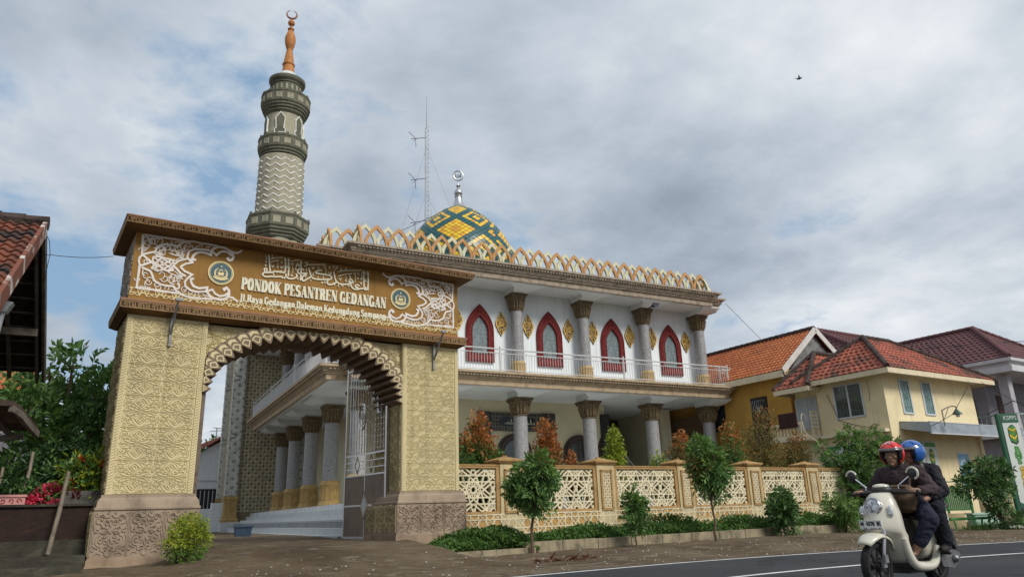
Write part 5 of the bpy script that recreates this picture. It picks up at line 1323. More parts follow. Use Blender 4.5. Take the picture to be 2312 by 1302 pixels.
for i, x in enumerate(POS):
    mb = MB(); mb.box(x-.30, x+.30, -.05, .5, .47, 2.10); po = mb.build('post', fy_, fence)
    mb = MB()
    mb.sweep([(x-.30, -.05), (x+.30, -.05), (x+.30, .5), (x-.30, .5)], [(.0, 2.06), (.04, 2.09), (.04, 2.12), (.075, 2.13), (.075, 2.17), (.045, 2.18), (-.26, 2.265)], True)
    mb.box(x-.06, x+.06, .17, .28, 2.24, 2.28); mb.build('post_cap', fo, po)
    mb = MB()
    for x0, x1, z0, z1 in ((-.20, -.145, .96, 1.94), (.145, .20, .96, 1.94), (-.20, .20, 1.90, 1.95), (-.20, .20, .93, .99)): mb.box(x+x0, x+x1, -.085, -.045, z0, z1)
    mb.build('post_frame', fo, po)
    mb = MB(); mb.mat = 1; mb.box(x-.145, x+.145, -.055, -.045, .98, 1.91); mb.mat = 0; star_lattice(mb, x-.14, x+.14, .99, 1.90, .14, .14, .088, .011, -.055, .01, n=8, skip=3); mb.build('post_tracery', [fl, fo], po)
mb = MB(); mb.mat = 0; mb.box(-.3, 16.6, -.04, .45, .36, .92); mb.mat = 1; star_lattice(mb, -.3, 16.6, .49, .905, .42, .415, .26, .015, -.04, .014, n=8, skip=3)
mb.box(-.3, 16.6, -.058, -.035, .90, .925); mb.box(-.3, 16.6, -.06, -.035, .46, .49)
mb.build('base_wall', [mat('fence_band_ochre', (.46, .28, .10), .75, .2, 4), fl], fence)

# ------------------------------------------------------------------ shrubs behind the fence
def behind(px, py0, tt):
    lo, hi = 0.0, 60.0
    for _ in range(50):
        D = (lo+hi)/2; p = at(px, py0, D)
        if st(p.x, p.y)[1] < tt: lo = D
        else: hi = D
    return p, D
def shrub(px, ptop, wpx, seed, label, mats, redlim, redp, tt=1.6, n=1500, cone=True, L=.10, group='red tipped shrubs behind the fence', pbot=None):
    p, D = behind(px, ptop, tt); h = p.z-.46; w = wpx*D/FPX/2*.97; rng = random.Random(seed)
    b = []
    z0 = .35
    for i in range(6):
        t = i/5; z = z0+(h-z0)*(t*.90+.02)
        ww = w*(.62, .85, 1.0, 1.05, .95, .62)[i] if cone else w*math.sqrt(max(.25, 1-(2*t-.8)**2*.7))
        b.append(((rng.uniform(-.06, .06)+rng.uniform(-.25, .25)*ww, rng.uniform(-.2, .2)*ww, z), (ww*.85, ww*.85, (h-z0)/5.5)))
    for k in range(5):
        a = k*1.26+seed; t = rng.uniform(.15, .6); b.append(((w*.55*cos(a), w*.55*sin(a), z0+(h-z0)*t), (w*.42, w*.42, (h-z0)*.16)))
    mf = lambda q, d, r: (1 if r.random() < redp*.85*max(0, min(1, (q.z/h-redlim-.24)/.22+.12*math.sin(q.x*9+seed)+.1)) else 0)
    return plant('shrub', label, 'shrub', (p.x, p.y, .46), b, int(n*2.6), L, L*.5, mats, seed, .03, .2, .03, group, mf, -.2, .25, 2)
shrub(1048, 985, 56, 31, 'narrow red topped shrub tucked against the gateway pillar', [g_mid, g_red], .55, .9, n=1000)
shrub(1091, 948, 92, 32, 'egg shaped orange topped shrub above the first fence panel', [g_mid, g_red], .42, .95, n=2600)
shrub(1234, 962, 84, 33, 'cone shaped flame red shrub behind the bushy street tree', [g_bro, g_red], .35, .95, n=2400)
shrub(1290, 1030, 40, 34, 'very low reddish shrub just above the fence rail', [g_bro, g_red], .3, .8, n=600)
shrub(1383, 980, 66, 35, 'bright lime green shrub with a spiky top behind the fence', [g_lite, g_yel], .0, 1.0, n=1800, group=None, cone=True)
shrub(1480, 1030, 66, 36, 'low yellow green shrub beside a fence post', [g_mid, g_yel], .5, .7, n=900, group=None)
shrub(1533, 987, 76, 37, 'small orange topped shrub in front of the dark porch screen', [g_bro, g_red], .55, .85, n=1600)
shrub(1645, 965, 90, 38, 'round green shrub edged in orange between the feathery tree and the bronze shrub', [g_mid, g_red], .5, .8, n=2200, cone=False)
shrub(1722, 935, 110, 39, 'tall loose bronze shrub before the mustard house', [g_bro, g_red], .6, .4, tt=2.4, n=2400, L=.1)
shrub(1790, 990, 96, 40, 'broad bronze and red shrub below the balcony of the cream house', [g_bro, g_red], .6, .55, tt=2.2, n=2000)

# big dark tree at the end of the fence, tree by the sign
p = at(1985, 1180, 24.5)
rng = random.Random(41)
B = [((-1.15, 0, 2.40), (.36, .4, .30)), ((-.42, .1, 3.05), (.45, .5, .38)), ((.15, 0, 2.95), (.5, .5, .38)), ((.72, .1, 2.62), (.52, .5, .34)), ((1.28, .2, 2.62), (.34, .35, .22)), ((-.72, 0, 2.05), (.52, .6, .42)), ((0, 0, 2.1), (.75, .7, .5)), ((-.9, 0, 1.4), (.45, .5, .36)), ((.05, 0, 1.35), (.65, .6, .42)), ((-.5, .1, 1.0), (.4, .4, .3)), ((-1.5, 0, 2.75), (.2, .25, .18))]
plant('broad_tree', 'broad dark green tree behind the riders in front of the cream house', 'tree', (p.x, p.y, -.02), B, 6500, .15, .065, [g_mid, g_lite], 41, .07, .5, .06, None, lambda q, d, r: 1 if (q.z > 2.5 and r.random() < .35) or r.random() < .08 else 0, .3, .3, 6)
p = onz(2268, 1197, .03)
B = [((-.82, 0, 1.25), (.40, .4, .26)), ((-.45, 0, 1.62), (.36, .4, .26)), ((.05, .1, 1.66), (.42, .4, .26)), ((-.25, 0, 1.25), (.5, .5, .3)), ((.25, 0, 1.3), (.32, .35, .28)), ((-.05, 0, .85), (.22, .25, .26)), ((.1, 0, .45), (.22, .25, .28)), ((.38, -.1, .2), (.34, .3, .2))]
B = [((c[0]*.78, c[1], c[2]), (r_[0]*.72, r_[1]*.8, r_[2])) for c, r_ in B]
plant('young_tree', 'young tree with spreading crown in front of the tall sign board', 'tree', (p.x, p.y, .0), B, 2600, .16, .065, [g_mid, g_dark], 43, .045, .35, .05, None, lambda q, d, r: 1 if r.random() < .5 else 0, .35, .35, 6)
# yellow green bush at the left pillar
p = at(428, 1270, 11.2)
lo, hi = 0.0, 40.0
for _ in range(50):
    D = (lo+hi)/2; p = at(416, 1284, D)
    if st(p.x, p.y)[1] < -1.0: lo = D
    else: hi = D
B = [((0, 0, .42), (.36, .34, .30)), ((-.18, 0, .30), (.26, .26, .24)), ((.20, .05, .34), (.24, .24, .26)), ((.05, 0, .70), (.24, .22, .18)), ((-.14, .05, .62), (.2, .2, .18)), ((.2, 0, .62), (.18, .18, .18)), ((0, 0, .16), (.3, .3, .16))]
plant('bush', 'bright yellow green bush at the foot of the gateway', 'bush', (p.x, p.y, zg(p.x, p.y)), [(tuple(x*.8 for x in c), tuple(x*.78 for x in r_)) for c, r_ in B], 3000, .06, .026, [g_lite, g_yel], 44, .03, .15, .03, None, lambda q, d, r: 1 if q.z > .22 and r.random() < .85 else 0, -.3, .5, 3)

# ------------------------------------------------------------------ garden on the left
def loc(px, py, tt):
    lo, hi = 0.0, 80.0
    for _ in range(50):
        D = (lo+hi)/2; q = at(px, py, D)
        if st(q.x, q.y)[1] < tt: lo = D
        else: hi = D
    return q
redwall = mottled('mossy_red_wall', [(.38, (.008, .006, .005)), (.47, (.022, .010, .007)), (.54, (.034, .014, .010)), (.60, (.06, .045, .028))], 1.7)
mossy = mottled('mossy_concrete', [(.38, (.014, .013, .009)), (.48, (.034, .031, .02)), (.56, (.055, .05, .034)), (.64, (.10, .09, .065))], 2.0)
gw = thing('garden_wall', 'low mossy red brown garden wall with a concrete foot beside the gateway', 'wall', tuple(gl(0, 0)), GA)
mb = MB(); mb.box(-22, -7.34, .45, .75, .3, 1.29); gwall = mb.build('wall', redwall, gw)
mb = MB(); mb.box(-22, -7.34, .40, .80, 1.29, 1.33); mb.build('coping', mossy, gw)
mb = MB(); mb.box(-22, -7.36, .36, .46, .2, .74); mb.build('foot', mossy, gw)
mb = MB(); mb.X = T(6.962, 15.626, 0) @ RZ(GA); mb.box(-22, -7.42, -.35, .38, 0, .49); mb.box(-22, -7.5, -1.0, -.33, 0, .36); tag(mb.build('terrain_steps', mossy), kind='structure')
mb = MB(); mb.X = T(6.962, 15.626, 0) @ RZ(GA); mb.box(-22, -7.3, .74, 8, .2, 1.15); tag(mb.build('garden_ground', mat('bed_soil', (.05, .04, .028), .95, .3, 4)), kind='structure')
q = loc(115, 1085, 4.0); rng = random.Random(51)
B = [((rng.uniform(-1.55, 1.5), rng.uniform(-1, 1), z), (rng.uniform(.55, .85), .7, rng.uniform(.4, .62))) for z in (.7, .95, 1.2, 1.45, 1.7, 1.95, 2.2, 2.45, 2.7, 2.9, 1.6, 2.1, 2.5)]
B += [((.1, 0, 3.25), (.42, .42, .32)), ((.95, 0, 2.6), (.5, .5, .4)), ((-.4, 0, 3.1), (.45, .45, .32)), ((1.35, 0, 2.0), (.45, .5, .4)), ((-1.2, 0, 2.7), (.5, .5, .4))]
plant('garden_tree', 'dark broad leaved tree rising behind the garden wall', 'tree', (q.x, q.y, 1.1), B, 5600, .20, .10, [g_mid, g_lite], 52, .09, .4, .1, None, lambda p, d, r: 1 if r.random() < .10 else 0, .0, .3, 5)
for px, py, h, w, n, mats, sd, lab, L in ((40, 1110, 1.0, .9, 2600, [g_dark, g_mid], 53, 'dark leafy shrub behind the pink planter', .12), (120, 1105, .95, .75, 2400, [g_mid, g_dark], 54, 'feathery green shrub between the two wooden stakes', .11), (150, 1090, 1.5, .7, 2200, [g_dark, g_mid], 55, 'tall dark shrub behind the middle of the garden wall', .13)):
    q = loc(px, py, 1.6+.1*(sd-53)); rng = random.Random(sd)
    plant('shrub', lab, 'shrub', (q.x, q.y, 1.14), blobs_for(w, .1, h, 6, rng), n, L, L*.4, mats, sd, .025, .2, .05, None, lambda p, d, r: 1 if r.random() < .3 else 0, .2, .3, 2)
def flower_heads(mb, pts, rad, n, rng, m):
    mb.mat = m
    for c in pts:
        for _ in range(n):
            d = rvec(rng); leaf(mb, Vector(c)+d*rad*rng.random(), d+Vector((0, 0, .3)), rvec(rng), rad*.55, rad*.5, .1)
pinkf = leafmat('pink_flowers', [(.68, .03, .09), (.82, .07, .17), (.75, .04, .07), (.85, .14, .26)], .5)
redf = leafmat('red_flowers', [(.60, .03, .01), (.72, .08, .015), (.5, .02, .01), (.7, .12, .03)], .5)
q = loc(75, 1120, 1.0); rng = random.Random(61)
t = thing('flowering_bush', 'low bush with bright pink flower clusters on the garden wall', 'bush', (q.x, q.y, 1.15))
mb = MB(); foliage(mb, [((-.1, 0, .05), (.35, .25, .13)), ((.35, .1, .08), (.4, .25, .18)), ((.55, .1, .2), (.35, .25, .2)), ((.1, .1, .2), (.3, .2, .15))], 2600, .06, .03, rng); mb.build('foliage', g_mid, t)
mb = MB(); flower_heads(mb, [(-.32, -.1, .10), (-.12, -.12, .02), (-.2, -.1, .16), (-.02, -.1, .28), (.08, -.05, .36), (.05, -.1, .25), (-.05, -.15, .12), (.22, 0, .45), (.34, 0, .46), (.12, 0, .40), (.5, 0, .43), (.3, -.1, .20), (.42, -.1, .18), (.55, -.1, .17), (-.28, -.12, -.02), (-.1, -.18, .16), (-.4, -.1, .03), (.62, 0, .3), (.2, -.1, .12)], .10, 60, rng, 0); mb.build('flower_clusters', pinkf, t)
q = loc(195, 1080, .9); rng = random.Random(62)
t = thing('flowering_shrub', 'upright light green shrub with round red flowers beside the gateway pillar', 'shrub', (q.x, q.y, 1.15))
mb = MB(); foliage(mb, [((0, 0, .62), (.36, .3, .25)), ((.12, 0, .42), (.32, .28, .25)), ((-.12, 0, .78), (.28, .25, .22)), ((.2, 0, .85), (.25, .25, .22)), ((-.2, 0, .5), (.22, .2, .2))], 1100, .17, .055, rng, .1, .4, lambda p, d, r: 1 if r.random() < .5 else 0); mb.build('foliage', [g_mid, g_yel], t)
mb = MB(); pass
for c_ in [(.22, -.2, .88), (.28, -.22, .22), (-.2, -.15, .6), (-.1, -.1, .98)]:
    mb = MB(); flower_heads(mb, [c_], .075, 50, rng, 0); mb.build('flower_head', redf, t)
mb = MB(); stems(mb, (0, 0, 0), [((0, 0, .6), (.3, .3, .3)), ((.15, 0, .8), (.2, .2, .2)), ((-.15, 0, .75), (.2, .2, .2))], .015, rng, .3); mb.build('stems', bark, t)
q = loc(172, 1105, .62); rng = random.Random(63)
t = thing('red_leaf_plant', 'spiky dark red rosette plant on a stone block beside the pillar', 'plant', (q.x, q.y, 1.33))
mb = MB()
for k in range(46):
    a = rng.uniform(0, 2*PI); e = rng.uniform(.45, 1.35); L = rng.uniform(.24, .38)
    d = Vector((cos(a)*cos(e), sin(a)*cos(e), sin(e))); leaf(mb, Vector((0, 0, .02)), d, Vector((-cos(a)*sin(e), -sin(a)*sin(e), cos(e))), L, .055, .3)
mb.build('leaves', leafmat('red_blades', [(.16, .012, .015), (.28, .03, .03), (.10, .015, .012), (.2, .02, .02)], .45), t)
mb = MB(); mb.X = T(q.x+.12, q.y+.05, 0) @ RZ(GA); mb.box(-.30, .33, -.12, .24, 1.30, 1.55)
tag(mb.build('stone_block', mat('rough_stone', (.10, .095, .085), .95, .3, 6, bmp=.7)), 'rough grey stone block on the garden wall beside the pillar', 'stone block')
# pink planter, wooden stakes
q = loc(12, 1130, .72)
t = thing('planter_box', 'pink planter with dark red scroll pattern on the garden wall', 'planter', (q.x, q.y, 1.33), GA)
mb = MB(); mb.box(-.6, .28, -.08, .12, 0, .15); mb.box(-.62, .30, -.10, .14, .13, .17); pb = mb.build('trough', mat('pink_paint', (.52, .25, .23), .7, .2, 4), t)
mb = MB()
for k in range(7): mb.ribbon(spiral(-.5+.115*k, .065, .045, k, 6, 9), .014, -.08, .006)
mb.build('scroll_pattern', mat('dark_red_paint', (.2, .02, .02), .7), t)
for a, b, rr, lab in (((155, 1064, .1), (108, 1247, -.05), .035, 'weathered wooden stake leaning on the garden wall in front'), ((75, 1020, 1.1), (56, 1100, .9), .028, 'grey wooden stake standing among the shrubs'), ((7, 1055, 1.2), (-6, 1100, 1.0), .024, 'thin short stake beyond the grey stake in the garden'), ((23, 1103, .9), (20, 1120, .85), .02, 'short pale peg stump beside the pink planter')):
    A, Bq = loc(a[0], a[1], a[2]+.2), loc(b[0], b[1], b[2]+.2)
    mb = MB(); mb.tube([tuple(Bq-A*0+(Bq-A)*.02), tuple(A.lerp(Bq, .5)+Vector((.012, 0, 0))), tuple(A)], [rr*1.05, rr, rr*.9], 7)
    tag(mb.build('wooden_stake', mat('weathered_wood', (.23, .19, .145), .9, .3, 8, bmp=.5), None, True), lab, 'stake', 'wooden stakes in the garden')
q = onz(14, 1294, .2)
mb = MB(); mb.X = T(q.x, q.y, zg(q.x, q.y)+.06) @ RZ(.2) @ Matrix.Rotation(.12, 4, 'Y'); mb.box(-.3, .12, -.12, .1, -.02, .03); mb.box(-.28, .1, -.1, .08, .03, .045)
tag(mb.build('foam_slab', mat('white_foam', (.75, .76, .78), .7, .08, 5)), 'white slab of foam lying on the ground below the garden steps', 'foam slab')

# grass tufts and litter
rng = random.Random(71); mb = MB()
def grass(px, py, z, n, rx, ry, h):
    c = onz(px, py, z)
    for _ in range(n):
        x, y = c.x+rng.gauss(0, rx), c.y+rng.gauss(0, ry); g = zg(x, y); a = rng.uniform(0, 2*PI)
        leaf(mb, Vector((x, y, g)), Vector((cos(a)*.5, sin(a)*.5, 1)), Vector((cos(a), sin(a), 0)), h*rng.uniform(.5, 1.3), .012, .1)
for px, py, z, n, rx, ry, h in ((250, 1288, .15, 1500, .5, .12, .09), (330, 1290, .12, 1200, .5, .1, .08), (200, 1285, .15, 700, .25, .1, .1), (985, 1262, .05, 260, .12, .08, .12), (1210, 1236, .08, 500, .14, .1, .14), (1440, 1228, .1, 300, .14, .1, .1), (1760, 1212, .06, 700, .6, .15, .12), (2290, 1185, .05, 2600, .9, .35, .16), (2090, 1205, .0, 500, .5, .15, .1), (2225, 1200, .0, 900, .4, .15, .14), (1920, 1200, .0, 600, .6, .15, .12), (1520, 1222, .08, 400, 1.5, .12, .08)):
    grass(px, py, z, n, rx, ry, h)
tag(mb.build('grass', leafmat('grass_blades', [(.05, .11, .02), (.08, .16, .03), (.12, .2, .05), (.06, .12, .03)])), 'tufts of green grass along the kerbs and the pillar foot', 'grass', kind='stuff')
def crumple(name, label, cat, px, py, z, s, m, seed, flat=.5):
    c = onz(px, py, z); rng = random.Random(seed); mb = MB(); mb.ball((0, 0, 0), s, 12, 8, (1, .7, flat))
    mb.v = [tuple(Vector(p)*rng.uniform(.72, 1.22)) for p in mb.v]; mb.v = [(p[0], p[1], max(p[2], -s*flat*.5)) for p in mb.v]
    o = mb.build(name, m); o.location = (c.x, c.y, zg(c.x, c.y)+s*flat*.5); return tag(o, label, cat)
blk = mat('black_plastic', (.02, .02, .022), .3, .2, 9); blu = mat('blue_plastic', (.03, .10, .30), .35, .2, 9)
crumple('plastic_bag', 'crumpled black plastic bag on the kerb end beside the hedge', 'bag', 1148, 1232, .16, .19, blk, 1, .8)
crumple('plastic_bag', 'flattened black plastic bag lying below the kerb near the small sapling', 'bag', 1392, 1230, .1, .22, blk, 2, .45)
crumple('plastic_bag', 'small blue plastic scrap at the foot of the bushy street tree', 'bag', 1190, 1240, .08, .13, blu, 3, .35)
crumple('plastic_cup', 'pale blue plastic scrap lying on the hedge planter kerb', 'litter', 1092, 1240, .2, .07, mat('pale_blue_plastic', (.4, .55, .6), .4), 4, .4)
crumple('paper_scrap', 'pale crumpled paper scrap on the dirt shoulder', 'litter', 1246, 1249, .06, .10, mat('pale_paper', (.6, .5, .36), .8), 5, .3)
c = onz(1280, 1266, .03); rng = random.Random(9); mb = MB()
for k in range(60):
    x = rng.uniform(-.6, .55); leaf(mb, Vector((x, rng.uniform(-.05, .05), .01)), Vector((rng.uniform(-1, 1), rng.uniform(-.4, .4), rng.uniform(-.05, .25))), rvec(rng), rng.uniform(.08, .25), .05)
o = mb.build('dry_frond', leafmat('dry_leaf', [(.12, .04, .02), (.18, .08, .04), (.08, .03, .02)])); o.location = (c.x, c.y, zg(c.x, c.y)+.01); tag(o, 'dry reddish brown frond lying across the dirt shoulder', 'dry leaf')
rng = random.Random(77); mb = MB()
for k in range(420):
    x, y = rng.uniform(-1, 20), 0; y = yedge(x)+rng.uniform(.25, 3.6); s = rng.uniform(.008, .028)
    if st(x, y)[1] > -1.7: continue
    mb.ball((x, y, zg(x, y)+s*.3), s, 5, 4, (1, rng.uniform(.6, 1), .6))
tag(mb.build('pebbles', mat('pebble_stone', (.34, .31, .27), .9, .3, 9)), 'loose pebbles scattered over the dirt shoulder', 'pebbles', kind='stuff')
q = at(548, 1203, 23.5)
t = thing('blue_bin', 'small blue crate standing against the marble steps', 'crate', (q.x, q.y, .48), R(0))
mb = MB(); mb.prism([(-.22, 0), (.22, 0), (.26, .34), (-.26, .34)], -.2, .2); b1 = mb.build('body', mat('blue_paint', (.015, .036, .075), .5, .3, 8), t); mb = MB(); mb.sweep([(-.26, -.2), (.26, -.2), (.26, .2), (-.26, .2)], [(0, .30), (.03, .31), (.03, .35), (-.02, .36)], True); mb.build('rim', mat('blue_rim', (.02, .05, .1), .5), t)
# ------------------------------------------------------------------ tiled roofs
def tilemat(name, a, b_, dark, moss=.35):
    if name in MATS: return MATS[name]
    m, nt, b = nmat(name)
    v = node(nt, 'ShaderNodeTexVoronoi', i_Scale=4.2); tc = nt.nodes.new('ShaderNodeTexCoord'); nt.links.new(tc.outputs['Object'], v.inputs['Vector'])
    c = ramp(nt, v.outputs['Color'], [(.2, b_), (.8, a)])
    g = ramp(nt, noise(nt, .9, 7, .7, dist=.6), [(.5, (0, 0, 0)), (.68, (moss*2, moss*2, moss*2))])
    c = mix(nt, g, c, dark)
    g = ramp(nt, noise(nt, 6, 4, .7), [(.5, (0, 0, 0)), (.75, (moss, moss, moss))])
    c = mix(nt, g, c, dark)
    nt.links.new(c, b.inputs['Base Color']); b.inputs['Roughness'].default_value = .85
    bump(nt, b, noise(nt, 30, 4, .6), .3, .02)
    MATS[name] = m
    return m
t_orange = tilemat('orange_tiles', (.50, .165, .055), (.40, .115, .04), (.10, .05, .035), .2)
t_red = tilemat('red_tiles', (.38, .105, .058), (.27, .068, .04), (.05, .034, .03), .62)
t_old = tilemat('old_tiles', (.22, .065, .03), (.11, .038, .024), (.022, .019, .017), .85)
t_maroon = tilemat('maroon_tiles', (.135, .05, .052), (.095, .038, .042), (.05, .028, .03), .3)
mossr = mat('mossy_ridge', (.075, .055, .048), .95, .4, 5, bmp=.6)
def slope(mb, e0, e1, r0, r1, th=.30, tw=.26, lift=.035, amp=.022):
    """courses of wavy tiles between eave e0-e1 and ridge r0-r1"""
    e0, e1, r0, r1 = (Vector(p) for p in (e0, e1, r0, r1))
    H = ((r0+r1)/2-(e0+e1)/2).length; n = max(2, round(H/th))
    nrm = (e1-e0).cross(((r0+r1)/2-(e0+e1)/2)).normalized()
    if nrm.z < 0: nrm = -nrm
    for j in range(n):
        a0, a1 = e0.lerp(r0, j/n), e1.lerp(r1, j/n); b0, b1 = e0.lerp(r0, min(1, (j+1.12)/n)), e1.lerp(r1, min(1, (j+1.12)/n))
        W = (a1-a0).length; m = max(1, round(W/tw))*4
        v = []
        for i in range(m+1):
            t = i/m; w = amp*(1 if i % 4 in (1, 2) else -.4)
            p, q = a0.lerp(a1, t), b0.lerp(b1, t)
            v += [tuple(p+nrm*(lift+w)), tuple(q+nrm*w), tuple(p+nrm*(w*.2-.004))]
        f = []
        for i in range(m):
            a, b = 3*i, 3*i+3
            f += [(a, b, b+1, a+1), (a+2, b+2, b, a)]
        mb.add(v, f)
    return mb
def caps_line(mb, a, b, r=.10):
    a, b = Vector(a), Vector(b); L = (b-a).length; n = max(1, round(L/.36)); d = (b-a)/n
    for k in range(n):
        p = a+d*k; mb.tube([tuple(p), tuple(p+d*1.08)], [r*.92, r*1.12], 8)
    return mb
def hip(parent, x0, x1, y0, y1, ze, rx0, rx1, ry, zr, tm, cm, fm, name='roof', th=.30, tw=.26, ry2=None, fz=.2, cap=.10):
    """hip roof over x0..x1, y0..y1; ridge from (rx0, ry) to (rx1, ry2)"""
    ry2 = ry if ry2 is None else ry2
    A, B, C, D = (x0, y0, ze), (x1, y0, ze), (x1, y1, ze), (x0, y1, ze); P, Q = (rx0, ry, zr), (rx1, ry2, zr)
    mb = MB()
    if ry2 == ry: sl = ((A, B, P, Q), (C, D, Q, P), (D, A, P, P), (B, C, Q, Q))
    else: sl = ((A, B, P, P), (B, C, P, Q), (C, D, Q, Q), (D, A, Q, P))
    for s in sl: slope(mb, *s, th=th, tw=tw)
    o = mb.build(name, tm, parent, True, 35)
    mb = MB()
    if ry2 == ry: L = ((A, P), (D, P), (B, Q), (C, Q), (P, Q))
    else: L = ((A, P), (B, P), (C, Q), (D, Q), (P, Q))
    for a, b in L:
        if (Vector(a)-Vector(b)).length > .1: caps_line(mb, Vector(a)+Vector((0, 0, .05)), Vector(b)+Vector((0, 0, .05)), cap)
    mb.build('ridge_caps', cm, o, True)
    mb = MB(); mb.box(x0+.03, x1-.03, y0+.03, y1-.03, ze-.06, ze-.02); mb.sweep([(x0, y0), (x1, y0), (x1, y1), (x0, y1)], [(-.03, ze-fz), (.0, ze-fz), (.0, ze-.005), (-.03, ze-.005)], True)
    mb.build('eave_board', fm, o)
    return o
HA = R(4.5)
hcream = mat('house_cream', (.76, .64, .40), .85, .08, 1.0, stain=(.35, .27, .15), streak=.35)
hmust = mat('house_mustard', (.50, .285, .065), .85, .12, 1.0, stain=(.22, .12, .03), streak=.4)
hfas = mat('cream_eave', (.70, .60, .42), .75, .08, 3, stain=(.3, .26, .18), streak=.4)
alu = mat('aluminium_frame', (.52, .54, .55), .4, .06, 8, bmp=0)
hgrey = mat('house_grey', (.27, .26, .29), .85, .15, 1.2, stain=(.12, .11, .12), streak=.5)
gwhite = mat('grey_white_fascia', (.55, .55, .57), .75, .08, 2)
def text_mesh(mb, s, size, x, z, y, h, align='CENTER', sx=1.0, bold=.0):
    """letters facing -y, centred on (x, z)"""
    cu = bpy.data.curves.new('letters', 'FONT'); cu.body = s; cu.size = size; cu.align_x = align; cu.align_y = 'CENTER'; cu.extrude = h/2; cu.offset = bold; cu.resolution_u = 3
    ob = bpy.data.objects.new('letters', cu); COL.objects.link(ob)
    dg = bpy.context.evaluated_depsgraph_get(); dg.update(); me = bpy.data.meshes.new_from_object(ob.evaluated_get(dg))
    mb.add([(x+v.co.x*sx, y-h/2-v.co.z, z+v.co.y) for v in me.vertices], [tuple(p.vertices) for p in me.polygons])
    bpy.data.objects.remove(ob); bpy.data.curves.remove(cu); bpy.data.meshes.remove(me)
    return mb
gr_d = mat('sign_dark_green', (.015, .10, .045), .5, .1, 5); gr_m = mat('logo_green', (.06, .25, .045), .5, .1, 5); yl_m = mat('logo_yellow', (.68, .50, .03), .5, .1, 5); bk_m = mat('logo_outline', (.03, .04, .03), .5)
sgw = mat('sign_white', (.58, .62, .58), .5, .06, 3, stain=(.4, .42, .4), streak=.3)
def logo(mb, x, z, s, y):
    """slanted green and yellow bands in a rounded lozenge; material slots: 0 dark, 1 green, 2 yellow"""
    lz = [(-.30, -.62), (.12, -.80), (.34, -.62), (.40, .1), (.34, .55), (.10, .80), (-.12, .74), (-.36, .50), (-.40, -.1)]
    mb.mat = 0; mb.prism([(x+a*s, z+b*s) for a, b in lz], y-.006, y)
    for k, (o, m) in enumerate(((-.42, 1), (-.20, 2), (.02, 1), (.24, 2))):
        mb.mat = m
        P = [(-.32, o-.02), (.05, o-.26), (.30, o-.05+.04), (.30, o+.12), (.05, o-.08), (-.32, o+.16)]
        P = [(max(-.34, min(.34, a)), b) for a, b in P]
        mb.prism([(x+a*s, z+b*s*1.15+.1*s) for a, b in P], y-.014-.002*k, y-.006)
    mb.mat = 1; mb.prism([(x-.30*s, z+.30*s), (x+.0*s, z+.10*s), (x+.28*s, z+.35*s), (x+.1*s, z+.70*s), (x-.1*s, z+.66*s)], y-.020, y-.006)
    mb.mat = 2; mb.ribbon([(x-.2*s, z+.42*s), (x, z+.28*s), (x+.2*s, z+.48*s)], .08*s, y-.02, .004)
def win_pair(parent, X, w, z0, z1, n=2, pm=None, grille=True):
    """n-light aluminium window centred on the local frame X, with an iron grille behind the glass"""
    mb = MB(); mb.X = X
    mb.box(-w/2, w/2, -.03, .03, z1-.06, z1); mb.box(-w/2, w/2, -.05, .03, z0, z0+.06)
    for k in range(n+1):
        x = -w/2+.03+(w-.06)*k/n; mb.box(x-.035, x+.035, -.035, .03, z0+.06, z1-.06)
    o = mb.build('window', alu, parent)
    mb = MB(); mb.X = X
    for k in range(n): mb.box(-w/2+.06+(w-.06)*k/n, -w/2+(w-.0)*(k+1)/n-.05, -.008, .0, z0+.06, z1-.06)
    mb.build('pane', pm or glassd, o)
    if grille:
        mb = MB(); mb.X = X
        for k in range(int(w/.13)): x = -w/2+.1+.13*k; mb.box(x-.006, x+.006, -.016, -.009, z0+.06, z1-.06)
        for t in (.2, .5, .8): z = z0+(z1-z0)*t; mb.box(-w/2+.05, w/2-.05, -.017, -.0095, z-.006, z+.006)
        for k in range(n):
            xc = -w/2+w*(k+.5)/n; zc = (z0+z1)/2
            for q in range(4): mb.ribbon(spiral(xc+.09*cos(q*PI/2+.78), zc+.09*sin(q*PI/2+.78), .08, q*1.57, 5, 8), .012, -.01, .008)
        mb.build('grille', mat('grille_green', (.10, .17, .13), .6), o)
    return o
# ------------------------------------------------------------------ cream house with red hip roof
HO = at(2013, 975, 27)
ch = thing('cream_house', 'cream two storey house with mossy red hip roof and grey canopy', 'house', (HO.x, HO.y, 0), HA)
mb = MB(); mb.box(0, 6.5, 0, 2.9, -.3, 5.6); mb.box(0.004, 6.3, .004, 3.7, -.3, 3.5); mb.box(.4, 6.2, 2.9, 4.2, -.3, 5.45); mb.build('wall', hcream, ch)
hip(ch, -.6, 7.2, -.65, 3.6, 5.66, 1.7, 3.5, 1.5, 7.42, t_red, mossr, hfas)
hip(ch, -.76, 5.0, 2.7, 4.4, 5.5, 1.2, 4.0, 3.55, 7.12, t_red, mossr, hfas)
win_pair(ch, T(1.39, 0, 0), .70, 4.08, 5.43, 1, mat('grey_green_glass', (.16, .24, .24), .25, .15, 6)); win_pair(ch, T(2.92, 0, 0), .72, 4.09, 5.43, 1, MATS['grey_green_glass'])
win_pair(ch, side_frame(0, True) @ T(-1.5, 0, 0), 1.26, 4.06, 5.40, 2)
win_pair(ch, side_frame(.4, True) @ T(-3.72, 0, 0), 1.05, 3.85, 5.2, 2, mat('curtain_glass', (.42, .47, .52), .35, .12, 2), False)
mb = MB(); mb.box(-.3, .02, .05, 2.9, 3.38, 3.5); mb.box(-1.25, .42, 2.91, 4.5, 3.33, 3.5); mb.build('ledge', hfas, ch)
